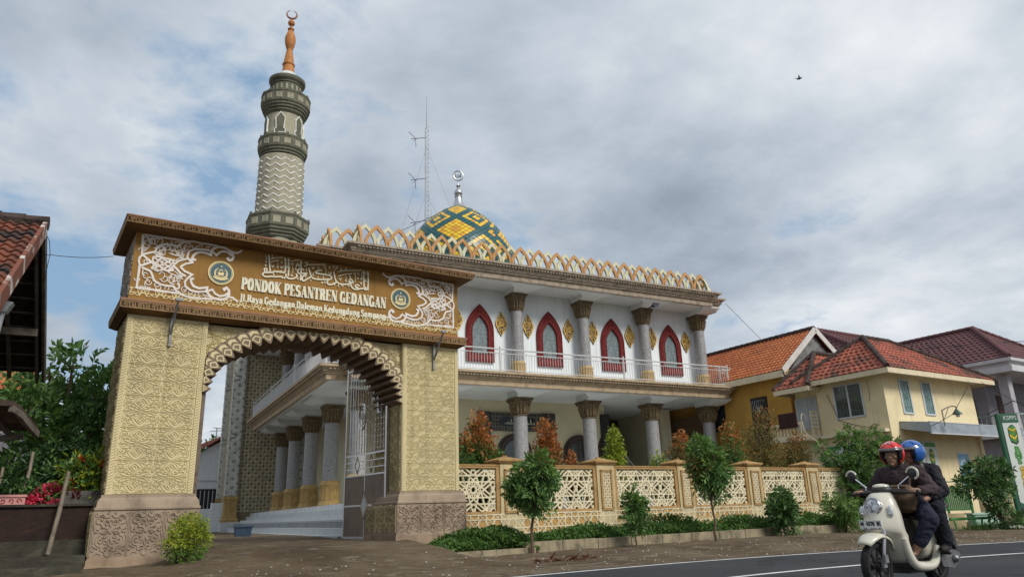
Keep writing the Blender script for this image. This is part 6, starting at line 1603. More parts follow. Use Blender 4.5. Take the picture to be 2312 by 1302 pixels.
# grey sheet canopy
mb = MB(); mb.prism([(-1.15, 3.22), (-1.11, 3.22), (-1.11, 3.64), (-1.15, 3.64)], .60, 7.55, 'x'); mb.prism([(-1.10, 3.60), (-.01, 3.74), (-.01, 3.78), (-1.10, 3.635)], .62, 7.5, 'x')
mb.prism([(-1.11, 3.26), (-.01, 3.5), (-.01, 3.72), (-1.11, 3.62)], .60, .63, 'x')
cn = mb.build('canopy', mat('zinc_sheet', (.36, .40, .44), .45, .16, 2.5, stain=(.22, .24, .26), streak=.5, metal=.35), ch)
mb = MB(); mb.box(.58, 7.56, -1.165, -1.10, 3.2, 3.235); mb.box(.58, 7.56, -1.165, -1.10, 3.625, 3.65); mb.build('canopy_edge', gwhite, cn)
# shop windows with posters
def poster(x0, x1, z0, z1, X, words=True):
    mb = MB(); mb.X = X; mb.box(x0-.05, x1+.05, -.03, .01, z0-.05, z1+.05); o = mb.build('shop_window', alu, ch)
    mb = MB(); mb.X = X; mb.mat = 0; mb.box(x0, x1, -.036, -.03, z0, z1); mb.mat = 1; mb.box(x0, x1, -.040, -.036, z0, z0+.18); mb.box(x0, x1, -.040, -.036, z1-.16, z1); p = mb.build('poster', [sgw, gr_m], o)
    mb = MB(); mb.X = X; logo(mb, (x0+x1)/2, z0+.92, .42, -.036)
    mb.mat = 1; mb.box(x0+.08, x0+.22, -.042, -.036, z0+.36, z0+.44); mb.mat = 2; mb.box(x0+.25, x1-.06, -.042, -.036, z0+.36, z0+.44)
    mb.build('poster_print', [bk_m, gr_m, yl_m], o)
poster(1.15, 1.85, 1.55, 3.02, Matrix.Identity(4)); poster(1.98, 2.72, 1.55, 3.02, Matrix.Identity(4))
X = side_frame(0, True); poster(-2.7, -2.15, 1.5, 3.05, X); poster(-2.05, -1.5, 1.5, 3.05, X)
mb = MB(); mb.mat = 0; mb.box(4.25, 5.12, -.02, 0, 1.30, 2.66); mb.mat = 1; mb.box(4.29, 5.08, -.026, -.02, 1.34, 2.62); mb.mat = 2; mb.ribbon(arc(4.68, 2.05, .33, 10, 170, 12), .07, -.026, .004); mb.box(4.35, 5.0, -.03, -.026, 2.05, 2.08); mb.box(4.35, 4.8, -.03, -.026, 1.92, 1.95)
mb.build('blue_banner', [alu, mat('banner_blue', (.16, .36, .55), .5, .25, 1.5), mat('banner_pale', (.62, .70, .74), .5)], ch)
mb = MB(); mb.tube([(6.1, -.06, -.1), (6.1, -.06, 3.3)], .04, 8); mb.build('downpipe', hfas, ch)
# upstairs balcony at the back left
mb = MB(); mb.box(-1.2, .41, 2.95, 4.48, 3.502, 3.56)
for a, b in (((-1.15, 3.0), (-1.15, 4.45)),):
    A, B = Vector((*a, 0)), Vector((*b, 0)); n = int((B-A).length/.16)
    for k in range(n+1):
        p = A.lerp(B, k/n); mb.box(p.x-.035, p.x+.035, p.y-.035, p.y+.035, 3.56, 3.95)
    mb.bar((*a, 4.0), (*b, 4.0), .12, .1)
ba = mb.build('balcony', hfas, ch)
mb = MB(); mb.box(-1.26, -1.20, 3.1, 3.95, 3.85, 4.45); mb.build('dark_panel', mat('dark_red_board', (.05, .02, .02), .6), ba)
mb = MB()
for k in range(5): mb.box(-.5, -.12, 2.93, 2.99, 3.84+.15*k, 3.92+.15*k)
for x in (-.5, -.12): mb.bar((x, 2.96, 3.5), (x, 2.96, 4.5), .05)
for k in range(4): mb.bar((-.44+.085*k, 2.96, 3.52), (-.44+.085*k, 2.96, 3.84), .035)
mb.tube([(-1.1, 2.95, 4.05), (-1.15, 2.9, 3.75), (-1.1, 2.75, 3.45), (-.95, 2.3, 3.1)], .022, 6); mb.tube([(-1.0+.15*cos(a), 2.95, 4.1+.28*sin(a)) for a in [2*PI*i/16 for i in range(14)]], .018, 6)
mb.build('balcony_rail', hfas, ba)
mb = MB(); mb.tube([(-.05, 2.4, 5.1), (-.06, 2.2, 4.6), (-.06, 2.0, 4.0), (-.06, .9, 3.62), (-.06, .55, 3.6), (-.06, .4, 3.68), (-.06, .6, 3.72), (-.06, .8, 3.63)], .012, 4); mb.tube([(-.03, .6, 5.4), (-.03, .58, 4.9), (-.03, .64, 4.6)], .008, 4); mb.build('cable', black, ch)
# lamp on the canopy
q = at(2133, 958, 25.9)
t = thing('wall_lamp', 'curved arm lamp with green enamel shade above the canopy', 'lamp', (q.x, q.y, q.z), HA)
mb = MB(); mb.tube([(0, 0, -.05), (0, 0, .52)], .022, 6); mb.tube([(0, 0, .50), (.35, 0, .62), (.75, 0, .70), (1.05, 0, .68)], .022, 6); mb.tube([(.06, 0, .2), (.5, 0, .64)], .016, 6); mb.build('arm', mat('lamp_arm', (.16, .13, .11), .5), t)
mb = MB(); mb.lathe([(.02, .20), (.03, .12), (.07, .06), (.16, -.04), (.17, -.06), (.10, -.05)], 16, (1.03, 0, .47), False); sh = mb.build('lamp_shade', mat('green_enamel', (.05, .10, .07), .35), t, True)
mb = MB(); mb.ball((1.03, 0, .37), .075, 10, 8, (1, 1, .9)); mb.build('bulb', mat('lamp_glass', (.7, .7, .66), .2), t, True)
# ------------------------------------------------------------------ mustard house behind
YO = Vector((25.5, 22.9, 0))
mh = thing('mustard_house', 'mustard yellow house with bright orange gable roof behind the mosque balcony', 'house', tuple(YO), HA)
mb = MB(); mb.box(0, 4.2, -.5, 11, -.2, 6.62); mb.build('wall', hmust, mh)
mb = MB(); mb.prism([(0, 6.4), (4.3, 6.4), (2.1, 8.42)], -.60, -.5); mb.build('gable_wall', mat('bare_render', (.20, .195, .19), .9, .3, 3), mh)
mb = MB(); slope(mb, (-.55, -.75, 6.52), (-.55, 11, 6.52), (2.1, -.75, 8.62), (2.1, 11, 8.62), .26, .22); slope(mb, (4.75, 11, 6.52), (4.75, -.75, 6.52), (2.1, 11, 8.62), (2.1, -.75, 8.62), .26, .22); ro = mb.build('roof', t_orange, mh, True, 35)
mb = MB(); caps_line(mb, (2.1, -.75, 8.66), (2.1, 11, 8.66), .11); mb.build('ridge_caps', mossr, ro, True)
mb = MB()
for x, z in ((-.6, 6.45), (4.8, 6.45)): mb.bar((x, -.78, z), (2.1, -.78, 8.58), .05, .26)
mb.build('barge_board', mat('barge_white', (.62, .58, .54), .7, .1, 4), ro)
mb = MB(); mb.box(-.58, -.52, -.7, 11, 6.22, 6.5); mb.box(-.52, 0, -.6, 11, 6.36, 6.40); mb.build('eave_board', hfas, ro)
for y0, y1, z0, z1 in ((3.25, 4.4, 4.35, 5.95), (.75, 1.65, 3.6, 5.62)):
    mb = MB(); mb.box(-.05, .02, y0, y1, z0, z1); o = mb.build('window', black, mh)
    mb = MB(); mb.box(-.06, -.05, y0+.08, (y0+y1)/2-.03, z0+.1, z1-.1); mb.box(-.06, -.05, (y0+y1)/2+.03, y1-.08, z0+.1, z1-.1); mb.build('pane', glassd, o)
    mb = MB()
    for k in range(5): y = y0+.5*(y1-y0)+.1*k; mb.box(-.066, -.06, y, y+.012, z1-.6, z1-.12)
    mb.build('grille', alu, o)
mb = MB(); mb.bar((-.08, 1.05, 5.2), (-.08, 1.35, 4.95), .03, .03); mb.bar((-.085, 1.32, 5.2), (-.085, 1.1, 4.95), .03, .03); mb.build('taped_cross', gwhite, mh)
# ------------------------------------------------------------------ dark house at the right edge
C2 = at(2282, 820, 36); DH = (C2.x, C2.y)
dh = thing('grey_house', 'grey house with maroon hip roof and balconies behind the tall sign board', 'house', (C2.x, C2.y, 0), HA)
ze = C2.z
mb = MB(); mb.box(1.6, 9, 2.2, 12, -.3, ze-.3); mb.box(.9, 9, .9, 12, -.3, 3.9); mb.build('wall', hgrey, dh)
hip(dh, 0, 8, 0, 14, ze+.35, 4, 4, 3.2, ze+2.9, t_maroon, t_maroon, gwhite, th=.36, tw=.3, ry2=10.5, fz=.1, cap=.13)
mb = MB(); mb.sweep([(.1, .1), (8, .1), (8, 14), (.1, 14)], [(-.5, ze-.35), (.12, ze-.35), (.12, ze-.05), (.0, ze-.02), (.0, ze+.12), (.2, ze+.16), (.2, ze+.3), (-.5, ze+.3)], True); mb.box(.1, 8, .1, 14, ze-.30, ze-.25); mb.build('cornice', gwhite, dh)
mb = MB()
for x, y in ((.8, .8), (.8, 4.6), (4.2, .8), (.8, 8.6)): mb.box(x-.22, x+.22, y-.22, y+.22, -.3, ze-.28)
mb.build('pillars', mat('grey_pillar', (.40, .39, .42), .8, .1, 2), dh)
mb = MB(); mb.box(.5, 2.0, .5, 12, 3.75, 3.95); mb.build('balcony_floor', gwhite, dh)
mb = MB()
for k in range(34): y = .8+.24*k; mb.box(.66, .70, y, y+.03, 3.95, 4.85)
for k in range(24): x = .8+.24*k; mb.box(x, x+.03, .60, .64, 3.95, 4.85)
mb.box(.64, .72, .6, 9, 4.85, 4.92); mb.box(.64, 7, .58, .66, 4.85, 4.92); mb.build('balcony_rail', mat('pale_green_rail', (.25, .33, .29), .5), dh)
mb = MB()
mb.box(1.55, 1.62, 2.8, 3.7, 3.95, 6.1); mb.build('door', mat('brown_door', (.07, .035, .03), .6, .2, 8), dh); mb = MB(); mb.box(1.55, 1.62, 5.4, 6.4, 3.95, 6.1)
mb.build('door', mat('brown_door', (.07, .035, .03), .6, .2, 8), dh); mb = MB(); mb.box(2.6, 3.5, 2.15, 2.22, 3.95, 6.1); mb.build('door', MATS['brown_door'], dh)
mb = MB(); mb.ribbon([(0, -.35), (.35, 0), (0, .35), (-.35, 0)], .1, 0, .04, True); mb.ribbon([(0, -.15), (.15, 0), (0, .15), (-.15, 0)], .07, 0, .04, True)
mb.v = [tuple(side_frame(1.6, True) @ Vector((-4.3+p[0], p[1], ze-1.0+p[2]))) for p in mb.v]; mb.build('wall_ornament', gwhite, dh)
# maroon roofed house in the distance
F = at(1900, 770, 42)
fh = thing('maroon_roof_house', 'house with dark maroon roof peeping out between the mustard and cream houses', 'house', (F.x, F.y, 0), HA)
mb = MB(); mb.box(-2.2, 5, -1.5, 4, 0, F.z-1.0); mb.build('wall', hgrey, fh)
hip(fh, -3.6, 6.5, -3.0, 5, F.z-1.3, -1.0, 3.8, 1.0, F.z+.78, t_maroon, t_maroon, gwhite, th=.36, tw=.3, cap=.13)
# ------------------------------------------------------------------ sign board, rail, bench, low walls by the road
q = at(2302, 1060, 24.2); SG = R(-22)
sb = thing('sign_board', 'tall white sign board with green post and stacked letters BMS GEDANGAN', 'sign', (q.x, q.y, 0), SG)
mb = MB(); mb.tube([(-.34, .05, -.1), (-.34, .05, 3.62)], .075, 12); mb.cbox(.0, .05, 3.55, .7, .05, .05); mb.cbox(0, .05, .62, .7, .05, .05); mb.tube([(.32, .06, -.1), (.32, .06, 3.6)], .04, 10); mb.build('post', gr_d, sb, True)
mb = MB(); mb.box(-.26, .34, -.03, .03, .55, 3.62); pn = mb.build('panel', sgw, sb)
mb = MB(); mb.mat = 0; mb.box(-.26, .34, -.04, -.03, 3.32, 3.62); mb.build('green_header', gr_d, sb); mb = MB(); mb.prism([(-.26, .55), (.34, .55), (.34, .80), (.1, .68), (-.1, .66), (-.26, .74)], -.04, -.03); mb.build('green_band', [gr_d], sb)
mb = MB(); text_mesh(mb, 'KSPPS', .20, .04, 3.47, -.04, .008, sx=.95); mb.build('lettering', sgw, sb)
mb = MB(); logo(mb, .04, 2.92, .42, -.03); mb.build('emblem', [bk_m, gr_m, yl_m], sb)
mb = MB()
for k, c in enumerate('BMS'): text_mesh(mb, c, .27, .06, 2.42-.19*k, -.03, .012, sx=1.2, bold=.012)
mb.build('lettering', gr_m, sb)
mb = MB()
for k, c in enumerate('GEDANGAN'): text_mesh(mb, c, .20, .08, 1.80-.135*k, -.03, .012, sx=1.2, bold=.012)
mb.build('lettering', mat('sign_ochre', (.55, .35, .03), .5), sb)
q0, q1 = at(2118, 1120, 23), at(2191, 1120, 22.9)
d = (q1-q0); ang = math.atan2(d.y, d.x); L = math.hypot(d.x, d.y)
gf_ = thing('green_rail', 'green barred iron fence panel before the cream house', 'fence', (q0.x-.5*cos(ang), q0.y-.5*sin(ang), 0), ang); L += .5
grn = mat('green_iron', (.03, .16, .05), .5, .2, 6)
mb = MB(); mb.box(0, L, -.02, .02, 1.24, 1.28); mb.box(0, L, -.02, .02, .56, .60); mb.box(0, L, -.02, .02, 1.42, 1.45)
for x in (.02, L*.5, L-.02): mb.box(x-.03, x+.03, -.025, .025, .0, 1.45)
fr = mb.build('frame', grn, gf_)
mb = MB(); n = int(L/.055)
for k in range(n): x = L*(k+.5)/n; mb.box(x-.021, x+.021, -.01, .01, .58, 1.26)
mb.build('bars', grn, gf_)
q0 = onz(2140, 1204, .0)
lw = MB(); lw.X = T(q0.x+.9, q0.y+1.1, 0) @ RZ(ang); lw.box(-1.6, 1.05, 0, .3, -.1, .50); tag(lw.build('low_wall', mat('low_cream_wall', (.62, .50, .28), .85, .15, 2, stain=(.2, .17, .1), streak=.6)), 'low stained cream wall behind the green bench', 'wall')
q = at(2233, 1185, 22.6); lw = MB(); lw.X = T(q.x, q.y, 0) @ RZ(ang); lw.box(-.38, .32, 0, .5, -.1, .42); lw.box(-.42, .36, -.03, .53, .42, .47); tag(lw.build('planter_box', mat('mint_paint', (.48, .66, .54), .8, .15, 3, stain=(.25, .3, .25), streak=.5)), 'pale mint green planter box beside the bench', 'planter')
b0, b1 = onz(2157, 1203, .0), onz(2238, 1199, .0)
d = b1-b0; ang2 = math.atan2(d.y, d.x); L = d.length
bn = thing('bench', 'simple green pipe bench in front of the low cream wall', 'bench', (b0.x, b0.y, 0), ang2)
gp = mat('bench_green', (.09, .30, .08), .5, .25, 6, stain=(.04, .08, .03), streak=.5)
mb = MB(); mb.box(-.08, L+.08, -.05, .07, .36, .40); mb.box(-.08, L+.08, .12, .24, .362, .402); mb.box(-.06, L+.06, -.03, .22, .335, .36); mb.build('seat', gp, bn)
for x in (.02, L-.02):
    for y, k in ((-.03, -.05), (.20, .06)):
        mb = MB(); mb.tube([(x, y+k, -.03), (x, y, .35)], .026, 8); mb.build('leg', gp, bn, True)
q0, q1 = at(2215, 1100, 24.6), at(2284, 1100, 24.6)
d = q1-q0; L = math.hypot(d.x, d.y); ang = math.atan2(d.y, d.x)
t = thing('boundary_wall', 'short cream boundary wall with orange coping beside the tall sign', 'wall', (q0.x, q0.y, 0), ang)
mb = MB(); mb.box(0, L, 0, .3, -.1, 2.0); mb.build('wall', hcream, t); mb = MB(); mb.box(-.06, L+.06, -.06, .36, 2.0, 2.12); mb.build('coping', fo, t)
q = onz(2300, 1196, .0); kb = MB(); kb.X = T(q.x, q.y, 0) @ RZ(R(-28)); kb.box(-.9, 3.5, -.1, .1, -.1, .13); tag(kb.build('verge_kerb', mat('pale_kerb', (.55, .53, .48), .85, .2, 3)), kind='structure')
# ------------------------------------------------------------------ far house and trees seen through the arch, far roofs on the left
q = at(478, 1060, 45)
fw = thing('white_house', 'far white house with red roof seen through the gateway arch', 'house', (q.x, q.y, .3), R(8))
mb = MB(); mb.box(-3.2, 2.6, 0, 6, 0, 3.3); mb.build('wall', white, fw)
mb = MB(); slope(mb, (-3.8, -.5, 3.2), (-3.8, 7, 3.2), (.9, -.5, 6.1), (.9, 7, 6.1)); slope(mb, (5.4, 7, 3.2), (5.4, -.5, 3.2), (.9, 7, 6.1), (.9, -.5, 6.1)); mb.build('roof', t_red, fw, True, 35)
mb = MB(); mb.prism([(-3.4, 3.2), (5, 3.2), (.9, 5.9)], -.06, .06); mb.build('gable_wall', white, fw)
mb = MB(); mb.box(-2.6, 2.2, -.06, .0, .3, 2.7); o = mb.build('gate', black, fw); mb = MB()
for k in range(20): mb.box(-2.5+.24*k, -2.46+.24*k, -.09, -.06, .3, 2.6)
mb.build('bars', steelp, o)
q = at(468, 1145, 40); mb = MB(); mb.X = T(q.x, q.y, 0); mb.box(-1.6, .9, 0, .3, .3, 1.75); mb.box(.2, .85, -.1, .4, .3, 2.05); tag(mb.build('yard_wall', white), 'low white yard wall beyond the arch beside the minaret foot', 'wall')
q = at(478, 1000, 62); rng = random.Random(81)
plant('far_tree', 'far round green tree above the white house beyond the arch', 'tree', (q.x, q.y, 0), [((-1.2, 0, 6.2), (1.4, 1.2, 1.3)), ((.6, 0, 6.9), (1.6, 1.2, 1.2)), ((0, 0, 5.5), (2, 1.4, 1.3))], 1500, .35, .2, [g_dark, g_mid], 82, .2, .5, .1, None, lambda p, d, r: 1 if r.random() < .3 else 0)
q = at(490, 965, 60); mb = MB(); mb.tube([(q.x, q.y, 5), (q.x, q.y, q.z)], .05, 5); mb.tube([(q.x-.5, q.y, q.z-.3), (q.x+.5, q.y, q.z-.2)], .03, 4); mb.tube([(q.x-.3, q.y, q.z-.0), (q.x+.4, q.y, q.z-.05)], .03, 4); tag(mb.build('television_aerial', mat('aerial_grey', (.2, .2, .2), .5)), 'thin television aerial on a pole above the far house', 'aerial')
q = at(6, 862, 30); t = thing('orange_roof_house', 'far house with orange tiled roof glimpsed under the old eaves', 'house', (q.x, q.y, 0), R(-10))
mb = MB(); mb.box(-6, .3, 0, 5, .3, q.z-.7); mb.build('wall', hgrey, t); mb = MB(); slope(mb, (-6, -.4, q.z-.75), (.5, -.4, q.z-.75), (-6, 2.4, q.z+.9), (.5, 2.4, q.z+.9)); slope(mb, (.5, 5.4, q.z-.75), (-6, 5.4, q.z-.75), (.5, 2.4, q.z+.9), (-6, 2.4, q.z+.9)); mb.build('roof', t_orange, t, True, 35)
q = at(15, 1012, 38); t = thing('red_roof_house', 'far house with low red roof behind the garden shrubs', 'house', (q.x, q.y, 0), R(-5))
mb = MB(); mb.box(-6, .7, 0, 5, .3, q.z-.3); mb.build('wall', hgrey, t); mb = MB(); slope(mb, (-6, -.5, q.z-.3), (1.0, -.5, q.z-.3), (-6, 2.4, q.z+.5), (1.0, 2.4, q.z+.5)); slope(mb, (1.0, 5.4, q.z-.3), (-6, 5.4, q.z-.3), (1.0, 2.4, q.z+.5), (-6, 2.4, q.z+.5)); mb.build('roof', t_red, t, True, 35)
# ------------------------------------------------------------------ old house with open eaves at the left edge
P = at(98, 508, 13); az = R(1.5); h = Vector((sin(az), cos(az), 0)); lft = Vector((-cos(az), sin(az), 0))
oh = thing('old_house', 'old house with weathered tile roof and open gable eaves above the garden', 'house', (P.x, P.y, 0), -az)
# local frame: x to the right, y into the picture; ridge end at the origin, z = P.z
zr = P.z; dn, df, rise = 2.75, 2.85, 2.12
mb = MB(); slope(mb, (-9, -dn, zr-rise), (0, -dn, zr-rise), (-9, 0, zr), (0, 0, zr), .23, .18, .045, .028); slope(mb, (0, df, zr-rise), (-9, df, zr-rise), (0, 0, zr), (-9, 0, zr), .27, .22, .04, .03); ro = mb.build('roof', t_old, oh, True, 35)
mb = MB(); caps_line(mb, (-9, 0, zr+.04), (.05, 0, zr+.04), .12); mb.build('ridge_caps', mossr, ro, True)
mb = MB()
for sgn, dd in ((1, df), (-1, dn)): mb.add([(-9, 0, zr-.03), (-.02, 0, zr-.03), (-.02, sgn*dd, zr-rise-.03), (-9, sgn*dd, zr-rise-.03)], [(0, 1, 2, 3)])
mb.build('shade_sheets', mat('eave_shade', (.035, .022, .017), .95, .4, 5), ro)  # dark sheets added below the tiles, eave shade put into their colour
wood = mat('old_rafter', (.13, .11, .09), .9, .3, 6); rustw = mat('rusted_white_paint', (.52, .47, .42), .8, .1, 1)
def rustpaint():
    m, nt, b = nmat('peeling_barge_paint')
    g = ramp(nt, noise(nt, 1.3, 5, .6, dist=1.0), [(.40, (0, 0, 0)), (.46, (1, 1, 1))])
    nt.links.new(mix(nt, g, (.50, .46, .42), (.17, .055, .03)), b.inputs['Base Color']); b.inputs['Roughness'].default_value = .8
    return m
mb = MB(); mb.bar((.04, .0, zr-.06), (.04, -dn-.1, zr-rise-.12), .06, .27); mb.build('barge_board', rustpaint(), ro)
mb = MB(); mb.bar((.03, .0, zr-.08), (.03, df+.1, zr-rise-.14), .05, .20); mb.bar((-.08, .0, zr-.12), (-.08, df+.1, zr-rise-.18), .05, .16); mb.build('verge_board', wood, ro)
mb = MB()
for sgn, dd in ((1, df), (-1, dn)):
    for k in range(10): t_ = (k+.6)/10; mb.bar((-9, sgn*dd*t_, zr-rise*t_-.05), (-.05, sgn*dd*t_, zr-rise*t_-.05), .04, .035)
    for x in (-.55, -1.15, -2.0): mb.bar((x, 0, zr-.14), (x, sgn*dd, zr-rise-.14), .06, .10)
mb.bar((-9, df*.62, zr-rise*.62-.26), (-.05, df*.62, zr-rise*.62-.26), .10, .14); mb.bar((-9, 0, zr-.24), (-.1, 0, zr-.24), .10, .14)
mb.build('rafters', wood, ro)
mb = MB(); mb.box(-9, -2.6, -1.9, 2.0, .3, zr-rise+.3); mb.prism([(-1.9, zr-rise+.3), (2.0, zr-rise+.3), (0, zr-.45)], -2.8, -2.6, 'x'); mb.build('wall', mat('old_dark_wall', (.13, .11, .09), .9, .3, 2), oh)
# lean-to roof with a sagging edge under the eaves
a = at(28, 903, 11.5); b_ = at(86, 962, 12.2); c_ = at(-60, 885, 11.5); e_ = at(-60, 960, 12.4)
t = thing('porch_roof', 'sagging dark porch roof edge under the old eaves', 'porch roof', (a.x, a.y, 0), 0)
mb = MB(); A = Vector((a.x, a.y, 0))
top = [a-A, at(50, 918, 11.7)-A, at(66, 940, 11.9)-A, b_-A]; bk = [p+Vector((-2.6, .2, .12)) for p in top]
for i in range(3):
    mb.add([tuple(top[i]), tuple(top[i+1]), tuple(bk[i+1]), tuple(bk[i])] + [tuple(p-Vector((0, 0, .09))) for p in (top[i], top[i+1], bk[i+1], bk[i])], [(0, 1, 2, 3), (7, 6, 5, 4), (0, 4, 5, 1), (1, 5, 6, 2), (2, 6, 7, 3), (3, 7, 4, 0)])
rf = mb.build('sheet', mat('porch_tiles', (.075, .05, .04), .9, .4, 6, bmp=.6), t)
mb = MB()
for i in range(3): mb.bar(tuple(top[i]-Vector((0, 0, .13))), tuple(top[i+1]-Vector((0, 0, .13))), .07, .10)
for k in range(4): mb.bar(tuple(top[3].lerp(bk[3], .15+.2*k)-Vector((0, 0, .14))), tuple(top[0].lerp(bk[0], .15+.2*k)-Vector((0, 0, .14))), .05, .08)
mb.bar(tuple(b_-A+Vector((-.2, .1, -.15))), tuple(b_-A+Vector((-1.6, .2, -.35))), .08, .1); mb.build('eave_beam', wood, t)
q = at(12, 700, 11.6); mb = MB(); mb.X = T(q.x, q.y, q.z); mb.prism([(-.2, .14), (.10, .12), (.02, -.04), (-.12, -.08)], -.1, .12); mb.tube([(-.04, 0, -.02), (-.06, 0, -.35), (-.16, .02, -.7)], [.05, .045, .04], 8); mb.mat = 0
tag(mb.build('gutter_outlet', mat('old_zinc', (.42, .44, .46), .5, .3, 6, metal=.4)), 'bent grey zinc gutter outlet hanging under the edge of the old roof', 'gutter')
# ------------------------------------------------------------------ wires and a bird
wirem = mat('black_wire', (.03, .03, .032), .6)
def wire(name, label, pts, r=.011, sag=.0):
    P = [Vector(p) for p in pts]; o = []
    for p, q_ in zip(P, P[1:]):
        for k in range(8): t_ = k/8; o.append(tuple(p.lerp(q_, t_)-Vector((0, 0, sag*4*t_*(1-t_)))))
    o.append(tuple(P[-1])); mb = MB(); mb.tube(o, r, 4); return tag(mb.build(name, wirem), label, 'wire')
gw_ = gl(-7.45, 1.9, 6.4)
wire('wire', 'wire running from the old roof to the gateway cornice', [at(97, 565, 13.1), at(113, 575, 13.3), tuple(gw_)], .006, .04)
wire('wire', 'short wire hanging off the ridge end of the old roof', [at(100, 520, 13.0), at(112, 545, 13.2), at(113, 575, 13.3), at(106, 605, 13.2), at(97, 650, 13.2)], .006)
wire('wire', 'thin wire from the mosque cornice down to the mustard roof', [(25.6, 25.6, 10.5), at(1720, 768, 36)], .012)
wire('wire', 'wire sagging across the front of the cream house', [at(2185, 872, 26.6), at(2150, 935, 26.4), at(2100, 962, 26.2)], .010, .02)
wire('wire', 'wire crossing the sky above the maroon hip roof', [at(2075, 787, 40), at(2260, 772, 40), at(2400, 768, 42)], .02)
wire('wire', 'cable running past the grey house balcony', [at(2228, 935, 30), at(2285, 905, 30), at(2330, 912, 30)], .018)
wire('wire', 'cable drooping between the cream eave and the grey pillar', [at(2215, 862, 28), at(2290, 905, 30), at(2340, 930, 30)], .012)
q = at(1805, 178, 60); mb = MB()
mb.tube([(-.22, 0, .02), (-.12, 0, 0), (.05, 0, 0), (.16, 0, .03), (.26, 0, .02)], [.03, .07, .08, .05, .02], 8)
bd = mb.build('bird', mat('bird_dark', (.025, .025, .028), .7), None, True); bd.location = q; bd.rotation_euler = (.2, -.3, -.5); tag(bd, 'small dark bird flying high in the clouds', 'bird')
for sg in (1, -1):
    mb = MB(); mb.prism([(.08, 0), (-.02, sg*.22), (-.18, sg*.50), (-.14, sg*.2), (-.08, 0)][::sg], 0.0, .02, 'z'); w = mb.build('wing', MATS['bird_dark'], bd); w.rotation_euler = (sg*.55, 0, 0)
# ------------------------------------------------------------------ scooter with two riders
from mathutils import noise as mnoise
SO, SH = (7.76, 5.57, 0), R(186.786)
sc_ = thing('scooter', 'cream scooter with round headlight and white number plate riding along the road', 'scooter', SO, SH)
body = mat('scooter_cream', (.60, .575, .475), .32, .05, 2, coat=.5, bmp=0)
dplas = mat('dark_plastic', (.03, .028, .027), .45, .2, 10, bmp=.1); chrome = mat('chrome', (.72, .72, .72), .12, .05, metal=1, bmp=0); lens = mat('clear_lens', (.62, .64, .66), .06, .1, 20, coat=1.0, bmp=0)
dsilver = mat('engine_silver', (.36, .36, .37), .4, .2, 10, metal=.6)
def wheel(x, parent):
    w = MB(); prof = [(.205, -.042), (.225, -.05), (.250, -.043), (.264, -.02), (.268, 0), (.264, .02), (.250, .043), (.225, .05), (.205, .042)]
    M = T(x, 0, .25) @ Matrix.Scale(.933, 4) @ Matrix.Rotation(PI/2, 4, 'X'); w.X = M
    w.lathe(prof, 40, cap=False); tyre_n = 48
    for k in range(tyre_n):
        a = 2*PI*k/tyre_n
        for sg in (1, -1): w.bar((.262*cos(a), .262*sin(a), sg*.010), (.254*cos(a+.08), .254*sin(a+.08), sg*.040), .008, .012)
    root = MB(); root.X = M; root.lathe([(.208, -.035), (.19, -.03), (.185, 0), (.19, .03), (.208, .035)], 32, cap=False); root.lathe([(.05, -.06), (.055, -.03), (.055, .03), (.05, .06)], 16)
    for k in range(8):
        a = 2*PI*k/8+.1; root.bar((.04*cos(a), .04*sin(a), 0), (.195*cos(a+.25), .195*sin(a+.25), 0), .03, .022)
    wh = root.build('wheel', dplas, parent, True); w.build('tyre', rubber, wh, True)
    d = MB(); d.X = M @ T(0, 0, .052 if x > 0 else -.05); d.lathe([(.095, 0), (.095, .006), (.055, .006), (.055, 0)], 28, cap=False); d.build('brake_disc', dsilver, wh)
    return wh
wheel(.565, sc_); wheel(-.63, sc_)
mb = MB()
for s in (1, -1): mb.tube([(.565, s*.085, .27), (.53, s*.085, .42), (.46, s*.085, .62)], [.018, .022, .026], 10); mb.cbox(.565, s*.085, .27, .06, .03, .06)
mb.cbox(.565, .11, .33, .06, .03, .08); mb.build('fork', dsilver, sc_, True)
# front mudguard
def shell(rows, m, name, parent, smooth=True, double=True):
    mb = MB(); v = [p for r in rows for p in r]; k = len(rows[0]); f = []
    for j in range(len(rows)-1):
        for i in range(k-1): f.append((j*k+i, j*k+i+1, (j+1)*k+i+1, (j+1)*k+i))
    mb.add(v, f); o = mb.build(name, m, parent, smooth, 60)
    s = o.modifiers.new('thickness', 'SOLIDIFY'); s.thickness = .008; s.offset = -1
    return o
rows = []
for k in range(15):
    a = R(42+112*k/14); e = .5+.5*min(1, sin(PI*(k+.6)/15.2)*1.3); w = .098*e+.01
    rows.append([(.565+(.265+.05*cos(u))*cos(a)*1.0-.02, w*sin(u)*1.05, .275+(.268+.05*cos(u))*sin(a)) for u in [R(-100+200*i/12) for i in range(13)]])
shell(rows, body, 'front_mudguard', sc_)
